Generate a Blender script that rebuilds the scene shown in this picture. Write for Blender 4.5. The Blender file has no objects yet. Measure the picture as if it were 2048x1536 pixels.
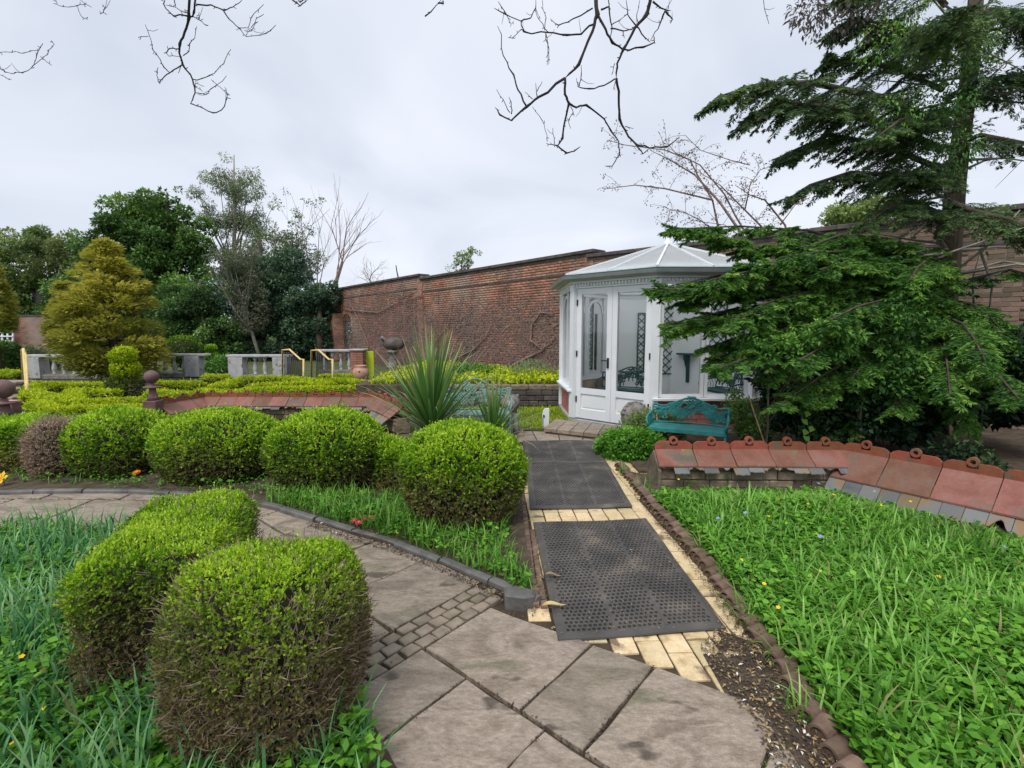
import bpy, bmesh, math, random
import numpy as np
from mathutils import Vector, Matrix
random.seed(7)
RG = np.random.default_rng(11)
C = bpy.context.scene.collection
SC = bpy.context.scene
R = math.radians
# ------------------------------------------------------------------ camera
FPX, HORIZON, EYE = 980.0, 660.0, 1.63
PITCH = math.atan((768 - HORIZON) / FPX)
cd = bpy.data.cameras.new('camera'); cam = bpy.data.objects.new('camera', cd); C.objects.link(cam)
cd.sensor_width = 36; cd.lens = 36 * FPX / 2048; cd.clip_start = .03; cd.clip_end = 600
cam.location = (0, 0, EYE); cam.rotation_euler = (R(90) - PITCH, 0, 0)
SC.camera = cam
# ------------------------------------------------------------------ overcast sky
W = bpy.data.worlds.new('World'); SC.world = W; W.use_nodes = True
nt = W.node_tree; nt.nodes.clear(); L = nt.links.new
def N(t, **k):
    n = nt.nodes.new(t)
    for a, b in k.items(): setattr(n, a, b)
    return n
out = N('ShaderNodeOutputWorld'); bg = N('ShaderNodeBackground'); bg.inputs[1].default_value = .1
sky = N('ShaderNodeTexSky', sky_type='NISHITA', sun_disc=False, sun_elevation=R(52), sun_rotation=R(200))
tc = N('ShaderNodeTexCoord'); sep = N('ShaderNodeSeparateXYZ'); L(tc.outputs['Generated'], sep.inputs[0])
ad = N('ShaderNodeMath', operation='ADD'); ad.inputs[1].default_value = .35; L(sep.outputs[2], ad.inputs[0])
mx = N('ShaderNodeMath', operation='MAXIMUM'); mx.inputs[1].default_value = .12; L(ad.outputs[0], mx.inputs[0])
dx = N('ShaderNodeMath', operation='DIVIDE'); dy = N('ShaderNodeMath', operation='DIVIDE')
L(sep.outputs[0], dx.inputs[0]); L(mx.outputs[0], dx.inputs[1]); L(sep.outputs[1], dy.inputs[0]); L(mx.outputs[0], dy.inputs[1])
cmb = N('ShaderNodeCombineXYZ'); L(dx.outputs[0], cmb.inputs[0]); L(dy.outputs[0], cmb.inputs[1])
nz = N('ShaderNodeTexNoise'); nz.inputs['Scale'].default_value = 1.5; nz.inputs['Detail'].default_value = 5; nz.inputs['Distortion'].default_value = .5
nz.inputs['Roughness'].default_value = .45
L(cmb.outputs[0], nz.inputs['Vector'])
rp = N('ShaderNodeValToRGB'); rp.color_ramp.elements[0].position = .28; rp.color_ramp.elements[1].position = .72
rp.color_ramp.elements[0].color = (.42, .46, .535, 1); rp.color_ramp.elements[1].color = (.63, .645, .70, 1)
L(nz.outputs[0], rp.inputs[0])
mul = N('ShaderNodeVectorMath', operation='SCALE'); mul.inputs['Scale'].default_value = 10.0; L(rp.outputs[0], mul.inputs[0])
mix = N('ShaderNodeMix', data_type='RGBA'); mix.inputs['Factor'].default_value = .93
L(sky.outputs[0], mix.inputs['A']); L(mul.outputs[0], mix.inputs['B'])
L(mix.outputs['Result'], bg.inputs[0]); L(bg.outputs[0], out.inputs[0])
sd = bpy.data.lights.new('sun', 'SUN'); sd.energy = 1.5; sd.angle = R(22); sd.color = (1, .96, .9)
sun = bpy.data.objects.new('sun', sd); C.objects.link(sun)
sun.rotation_euler = (R(30), R(-14), R(0)); sun.location = (0, 0, 20)
SC.view_settings.view_transform = 'Standard'; SC.view_settings.look = 'None'
SC.view_settings.exposure = .66; SC.view_settings.gamma = 1; SC.view_settings.use_curve_mapping = False
SC.render.engine = 'CYCLES'; SC.cycles.max_bounces = 7; SC.cycles.diffuse_bounces = 4; SC.cycles.transmission_bounces = 5
SC.cycles.transparent_max_bounces = 8; SC.cycles.use_denoising = True; SC.cycles.caustics_reflective = False; SC.cycles.caustics_refractive = False
# ------------------------------------------------------------------ where a sight line meets the place
def ray(px, py):
    x = (px - 1024) / FPX; y = (768 - py) / FPX; c, s = math.cos(PITCH), math.sin(PITCH)
    return Vector((x, c + y * s, -s + y * c))
def at(px, py, z=0.0):
    r = ray(px, py); t = (EYE - z) / -r.z
    return Vector((r.x * t, r.y * t, z))
def atd(px, py, d):
    r = ray(px, py); t = d / r.y
    return Vector((r.x * t, d, EYE + r.z * t))
# ------------------------------------------------------------------ objects
def tag(o, label=None, cat=None, group=None, kind=None):
    if label: o['label'] = label
    if cat: o['category'] = cat
    if group: o['group'] = group
    if kind: o['kind'] = kind
    return o
def empty(name, loc, label=None, cat=None, group=None, rz=0, kind=None):
    o = bpy.data.objects.new(name, None); o.empty_display_size = .1
    o.location = loc; o.rotation_euler = (0, 0, rz); C.objects.link(o)
    return tag(o, label, cat, group, kind)
def link(name, me, parent=None, loc=None, rot=None, scale=None, local=False):
    o = bpy.data.objects.new(name, me); C.objects.link(o)
    if parent is not None:
        o.parent = parent
        if not local: o.matrix_parent_inverse = base_inv(parent)
    if loc is not None: o.location = loc
    if rot is not None: o.rotation_euler = rot
    if scale is not None: o.scale = scale
    return o
def base_inv(p):
    m = Matrix.Identity(4); q = p
    chain = []
    while q is not None: chain.append(q); q = q.parent
    for q in reversed(chain): m = m @ (q.matrix_parent_inverse @ q.matrix_basis)
    return m.inverted()
def copy_tree(o, parent=None):
    c = o.copy(); C.objects.link(c); c.parent = parent
    if parent is not None: c.matrix_parent_inverse = o.matrix_parent_inverse.copy()
    for ch in list(o.children): copy_tree(ch, c)
    return c
class MB:
    def __init__(s): s.v = []; s.f = []; s.sm = []
    def add(s, vs, fs, smooth=False):
        b = len(s.v); s.v += [tuple(v) for v in vs]; s.f += [tuple(b + i for i in f) for f in fs]; s.sm += [smooth] * len(fs); return s
    def box(s, c, d, rz=0, bev=0, m=None):
        x, y, z = d[0] / 2, d[1] / 2, d[2] / 2
        if bev:
            b = bev; r = []
            for (X, Y, Z) in ((x - b, y - b, -z), (x, y, -z + b), (x, y, z - b), (x - b, y - b, z)):
                r.append([(-X, -Y, Z), (X, -Y, Z), (X, Y, Z), (-X, Y, Z)])
            vs = sum(r, []); fs = [(3, 2, 1, 0), (12, 13, 14, 15)]
            for k in range(3):
                for i in range(4): j = (i + 1) % 4; fs.append((k * 4 + i, k * 4 + j, k * 4 + 4 + j, k * 4 + 4 + i))
        else:
            vs = [(-x, -y, -z), (x, -y, -z), (x, y, -z), (-x, y, -z), (-x, -y, z), (x, -y, z), (x, y, z), (-x, y, z)]
            fs = [(3, 2, 1, 0), (4, 5, 6, 7), (0, 1, 5, 4), (1, 2, 6, 5), (2, 3, 7, 6), (3, 0, 4, 7)]
        M_ = Matrix.Translation(c) @ Matrix.Rotation(rz, 4, 'Z')
        if m is not None: M_ = m @ M_
        return s.add([M_ @ Vector(v) for v in vs], fs)
    def bar(s, a, b, w, h, up=(0, 0, 1)):
        a = Vector(a); b = Vector(b); d = (b - a); l = d.length; d.normalize(); u = Vector(up)
        if abs(d.dot(u)) > .99: u = Vector((0, 1, 0))
        x = d.cross(u).normalized(); z = x.cross(d).normalized()
        m = Matrix((( x.x, d.x, z.x, 0), (x.y, d.y, z.y, 0), (x.z, d.z, z.z, 0), (0, 0, 0, 1)))
        m.translation = (a + b) / 2
        return s.box((0, 0, 0), (w, l, h), m=m)
    def tube(s, pts, rad, n=6, caps=True):
        pts = [Vector(p) for p in pts]
        if not hasattr(rad, '__len__'): rad = [rad] * len(pts)
        vs = []; fs = []; pu = None
        for i, p in enumerate(pts):
            d = (pts[min(i + 1, len(pts) - 1)] - pts[max(i - 1, 0)]).normalized()
            u = pu if pu is not None else (Vector((0, 0, 1)) if abs(d.z) < .9 else Vector((1, 0, 0)))
            x = d.cross(u)
            if x.length < 1e-4: x = d.cross(Vector((.3, .9, .1)))
            x.normalize(); u = x.cross(d).normalized(); pu = u
            for k in range(n):
                a = 2 * math.pi * k / n; vs.append(p + (x * math.cos(a) + u * math.sin(a)) * rad[i])
        for i in range(len(pts) - 1):
            for k in range(n): j = (k + 1) % n; fs.append((i * n + k, i * n + j, i * n + n + j, i * n + n + k))
        if caps: fs += [tuple(range(n - 1, -1, -1)), tuple(range((len(pts) - 1) * n, len(pts) * n))]
        return s.add(vs, fs, True)
    def lathe(s, prof, c=(0, 0, 0), n=16, m=None):
        vs = []; fs = []
        for r, z in prof:
            for k in range(n): a = 2 * math.pi * k / n; vs.append(Vector((c[0] + r * math.cos(a), c[1] + r * math.sin(a), c[2] + z)))
        if m is not None: vs = [m @ v for v in vs]
        for i in range(len(prof) - 1):
            for k in range(n): j = (k + 1) % n; fs.append((i * n + k, i * n + j, i * n + n + j, i * n + n + k))
        fs += [tuple(range(n - 1, -1, -1)), tuple(range((len(prof) - 1) * n, len(prof) * n))]
        return s.add(vs, fs, True)
    def prism(s, poly, z0, z1, inset=0, m=None):
        n = len(poly); cx = sum(p[0] for p in poly) / n; cy = sum(p[1] for p in poly) / n
        def sc(p, d):
            l = math.hypot(p[0] - cx, p[1] - cy) or 1; k = max(0, 1 - d / l); return (cx + (p[0] - cx) * k, cy + (p[1] - cy) * k)
        rings = [[(p[0], p[1], z0) for p in poly], [(p[0], p[1], z1 - inset) for p in poly]]
        if inset: rings.append([(*sc(p, inset * 1.4), z1) for p in poly])
        vs = [Vector(v) for r in rings for v in r]
        if m is not None: vs = [m @ v for v in vs]
        fs = [tuple(range(n - 1, -1, -1)), tuple(range((len(rings) - 1) * n, len(rings) * n))]
        for r in range(len(rings) - 1):
            for i in range(n): j = (i + 1) % n; fs.append((r * n + i, r * n + j, (r + 1) * n + j, (r + 1) * n + i))
        return s.add(vs, fs)
    def mesh(s, name, m):
        me = bpy.data.meshes.new(name); me.from_pydata([tuple(v) for v in s.v], [], s.f)
        if m is not None: me.materials.append(m)
        me.polygons.foreach_set('use_smooth', s.sm); me.update(); return me
    def build(s, name, m, parent=None, **k): return link(name, s.mesh(name, m), parent, **k)
def setattrf(me, name, vals):
    a = me.attributes.new(name, 'FLOAT', 'POINT'); a.data.foreach_set('value', np.asarray(vals, dtype=np.float32))
# ------------------------------------------------------------------ numpy foliage
def unit(a): return a / (np.linalg.norm(a, axis=-1, keepdims=True) + 1e-9)
def rnd_dir(n): return unit(RG.normal(size=(n, 3)))
def np_mesh(name, V, F4, mat, rnd=None, dry=None):
    V = np.asarray(V, dtype=np.float32); F4 = np.asarray(F4, dtype=np.int32)
    me = bpy.data.meshes.new(name); me.vertices.add(len(V)); me.vertices.foreach_set('co', V.ravel())
    k = F4.shape[1]; me.loops.add(F4.size); me.loops.foreach_set('vertex_index', F4.ravel())
    me.polygons.add(len(F4)); me.polygons.foreach_set('loop_start', np.arange(0, F4.size, k, dtype=np.int32))
    me.polygons.foreach_set('loop_total', np.full(len(F4), k, dtype=np.int32))
    me.materials.append(mat); me.update(calc_edges=True)
    if rnd is not None: setattrf(me, 'rnd', rnd)
    if dry is not None: setattrf(me, 'dry', dry)
    return me
def leafs(P, D, Nn, Ln, Wd, fold=.12):
    """diamond leaves: base P, direction D, face normal Nn"""
    D = unit(D); S = unit(np.cross(D, Nn)); U = np.cross(S, D)
    Ln = np.broadcast_to(np.asarray(Ln, float).reshape(-1, 1), (len(P), 1)); Wd = np.broadcast_to(np.asarray(Wd, float).reshape(-1, 1), (len(P), 1))
    m = P + D * Ln * .45 + U * Wd * fold * 2
    V = np.stack([P, m + S * Wd / 2, P + D * Ln, m - S * Wd / 2], 1).reshape(-1, 3)
    F = np.arange(len(P) * 4).reshape(-1, 4)
    return V, F
def blades(P, D, Ln, Wd, arch=1.0, seg=3):
    """arching strap leaves leaving P in direction D (mostly up) and bending over"""
    n = len(P); D = unit(D); H = D.copy(); H[:, 2] = 0; H = unit(H + 1e-4); S = unit(np.cross(H, np.array([0, 0, 1.])))
    Ln = np.broadcast_to(np.asarray(Ln, float).reshape(-1, 1), (n, 1)); Wd = np.broadcast_to(np.asarray(Wd, float).reshape(-1, 1), (n, 1))
    arch = np.broadcast_to(np.asarray(arch, float).reshape(-1, 1), (n, 1))
    rows = []; p = P.copy(); d = D.copy()
    for i in range(seg + 1):
        t = i / seg; w = Wd * (1 - t ** 2.2) * .5 + .0004
        rows.append(p - S * w); rows.append(p + S * w)
        p = p + d * Ln / seg
        d = unit(d + (H * .35 - np.array([0, 0, 1.])) * arch * .62 * (t + .25))
    V = np.stack(rows, 1).reshape(-1, 3); b = (np.arange(n) * (2 * (seg + 1)))[:, None]
    F = np.concatenate([b + np.array([[2 * i, 2 * i + 1, 2 * i + 3, 2 * i + 2]]) for i in range(seg)], 1).reshape(-1, 4)
    return V, F, 2 * (seg + 1)
def nz3(P, s, seed=0):
    """cheap smooth noise in -1..1"""
    q = P * s + seed * 3.7
    return (np.sin(q[:, 0] + 1.7 * np.sin(q[:, 1] * 1.3 + seed)) + np.sin(q[:, 1] * 1.1 + 1.9 * np.sin(q[:, 2] * 1.2)) + np.sin(q[:, 2] * .9 + 1.5 * np.sin(q[:, 0] * 1.4 + 2))) / 3
def join_np(parts):
    Vs = []; Fs = []; rs = []; ds = []; b = 0
    for V, F, r, d in parts:
        Vs.append(V); Fs.append(F + b); rs.append(r); ds.append(d); b += len(V)
    return np.concatenate(Vs), np.concatenate(Fs), np.concatenate(rs), np.concatenate(ds)
# ------------------------------------------------------------------ materials
def newmat(name):
    m = bpy.data.materials.new(name); m.use_nodes = True; t = m.node_tree; t.nodes.clear()
    o = t.nodes.new('ShaderNodeOutputMaterial'); p = t.nodes.new('ShaderNodeBsdfPrincipled'); t.links.new(p.outputs[0], o.inputs[0])
    return m, t, p, o
def ramp(t, fac, stops):
    r = t.nodes.new('ShaderNodeValToRGB'); e = r.color_ramp.elements
    while len(e) < len(stops): e.new(.5)
    for i, (pos, c) in enumerate(stops): e[i].position = pos; e[i].color = (*c, 1)
    t.links.new(fac, r.inputs[0]); return r.outputs[0]
def solid(name, stops, rough=.8, scale=6, detail=6, bump=.2, bscale=40, bdist=.01, rand=0, metal=0, spots=None, attr=False, stretch=None, spec=.4, dist=0, coord='Object', grain=0):
    """noise-coloured solid; rand: brightness spread from object to object; spots=(colour, scale, threshold) for lichen and dirt"""
    m, t, p, o = newmat(name); tc = t.nodes.new('ShaderNodeTexCoord'); vec = tc.outputs[coord]
    oi = t.nodes.new('ShaderNodeObjectInfo')
    if stretch or rand:
        mp = t.nodes.new('ShaderNodeMapping'); t.links.new(vec, mp.inputs[0])
        if stretch: mp.inputs['Scale'].default_value = stretch
        if rand:
            mm = t.nodes.new('ShaderNodeVectorMath'); mm.operation = 'SCALE'; mm.inputs[0].default_value = (37, 61, 23)
            t.links.new(oi.outputs['Random'], mm.inputs['Scale']); t.links.new(mm.outputs[0], mp.inputs['Location'])
        vec = mp.outputs[0]
    n = t.nodes.new('ShaderNodeTexNoise'); n.inputs['Scale'].default_value = scale; n.inputs['Detail'].default_value = detail
    n.inputs['Distortion'].default_value = dist; t.links.new(vec, n.inputs['Vector'])
    col = ramp(t, n.outputs[0], stops)
    def hsv(c, fac, amt):
        h = t.nodes.new('ShaderNodeHueSaturation'); mr = t.nodes.new('ShaderNodeMapRange')
        mr.inputs['To Min'].default_value = 1 - amt; mr.inputs['To Max'].default_value = 1 + amt
        t.links.new(fac, mr.inputs[0]); t.links.new(mr.outputs[0], h.inputs['Value'])
        mr2 = t.nodes.new('ShaderNodeMapRange'); mr2.inputs['To Min'].default_value = .5 + amt * .05; mr2.inputs['To Max'].default_value = .5 - amt * .05
        t.links.new(fac, mr2.inputs[0]); t.links.new(mr2.outputs[0], h.inputs['Hue'])
        t.links.new(c, h.inputs['Color']); return h.outputs[0]
    if rand: col = hsv(col, oi.outputs['Random'], rand)
    if attr:
        a = t.nodes.new('ShaderNodeAttribute'); a.attribute_name = 'rnd'; col = hsv(col, a.outputs['Fac'], attr)
    if spots:
        for sp_t in (spots if isinstance(spots, list) else [spots]):
            sc, ssc, th = sp_t[:3]; soft = sp_t[3] if len(sp_t) > 3 else .05
            n2 = t.nodes.new('ShaderNodeTexNoise'); n2.inputs['Scale'].default_value = ssc; n2.inputs['Detail'].default_value = 3
            t.links.new(vec, n2.inputs['Vector'])
            mr = t.nodes.new('ShaderNodeMapRange'); mr.inputs['From Min'].default_value = th; mr.inputs['From Max'].default_value = th + soft
            t.links.new(n2.outputs[0], mr.inputs[0])
            x = t.nodes.new('ShaderNodeMix'); x.data_type = 'RGBA'; t.links.new(mr.outputs[0], x.inputs['Factor']); t.links.new(col, x.inputs['A'])
            x.inputs['B'].default_value = (*sc, 1); col = x.outputs['Result']
    if grain:
        for gs, ga_ in ((170, grain), (38, grain * .8)):
            ng = t.nodes.new('ShaderNodeTexNoise'); ng.inputs['Scale'].default_value = gs; ng.inputs['Detail'].default_value = 3; t.links.new(vec, ng.inputs['Vector'])
            mg = t.nodes.new('ShaderNodeMapRange'); mg.inputs['From Min'].default_value = .3; mg.inputs['From Max'].default_value = .7; mg.inputs['To Min'].default_value = 1 - ga_; mg.inputs['To Max'].default_value = 1 + ga_; t.links.new(ng.outputs[0], mg.inputs[0])
            vm = t.nodes.new('ShaderNodeVectorMath'); vm.operation = 'SCALE'; t.links.new(col, vm.inputs[0]); t.links.new(mg.outputs[0], vm.inputs['Scale']); col = vm.outputs[0]
    t.links.new(col, p.inputs['Base Color']); p.inputs['Roughness'].default_value = rough; p.inputs['Metallic'].default_value = metal
    p.inputs['Specular IOR Level'].default_value = spec
    if bump:
        n3 = t.nodes.new('ShaderNodeTexNoise'); n3.inputs['Scale'].default_value = bscale; n3.inputs['Detail'].default_value = 5; t.links.new(vec, n3.inputs['Vector'])
        b = t.nodes.new('ShaderNodeBump'); b.inputs['Strength'].default_value = bump; b.inputs['Distance'].default_value = bdist
        t.links.new(n3.outputs[0], b.inputs['Height']); t.links.new(b.outputs[0], p.inputs['Normal'])
    return m
def leafmat(name, stops, dry=(.16, .10, .05), trans=.35, rough=.5, dry2=None, spec=.3):
    m, t, p, o = newmat(name)
    a = t.nodes.new('ShaderNodeAttribute'); a.attribute_name = 'rnd'; col = ramp(t, a.outputs['Fac'], stops)
    d = t.nodes.new('ShaderNodeAttribute'); d.attribute_name = 'dry'
    x = t.nodes.new('ShaderNodeMix'); x.data_type = 'RGBA'; t.links.new(d.outputs['Fac'], x.inputs['Factor']); t.links.new(col, x.inputs['A']); x.inputs['B'].default_value = (*dry, 1)
    t.links.new(x.outputs['Result'], p.inputs['Base Color']); p.inputs['Roughness'].default_value = rough; p.inputs['Specular IOR Level'].default_value = spec
    tr = t.nodes.new('ShaderNodeBsdfTranslucent'); t.links.new(x.outputs['Result'], tr.inputs[0])
    ms = t.nodes.new('ShaderNodeMixShader'); ms.inputs[0].default_value = trans
    t.links.new(p.outputs[0], ms.inputs[1]); t.links.new(tr.outputs[0], ms.inputs[2]); t.links.new(ms.outputs[0], o.inputs[0])
    return m
def glass(name):
    m, t, p, o = newmat(name)
    g = t.nodes.new('ShaderNodeBsdfGlossy'); g.inputs['Roughness'].default_value = .02; tr = t.nodes.new('ShaderNodeBsdfTransparent'); tr.inputs[0].default_value = (.985, .995, .99, 1)
    f = t.nodes.new('ShaderNodeFresnel'); f.inputs[0].default_value = 1.45; ms = t.nodes.new('ShaderNodeMixShader')
    t.links.new(f.outputs[0], ms.inputs[0]); t.links.new(tr.outputs[0], ms.inputs[1]); t.links.new(g.outputs[0], ms.inputs[2]); t.links.new(ms.outputs[0], o.inputs[0])
    return m
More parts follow.
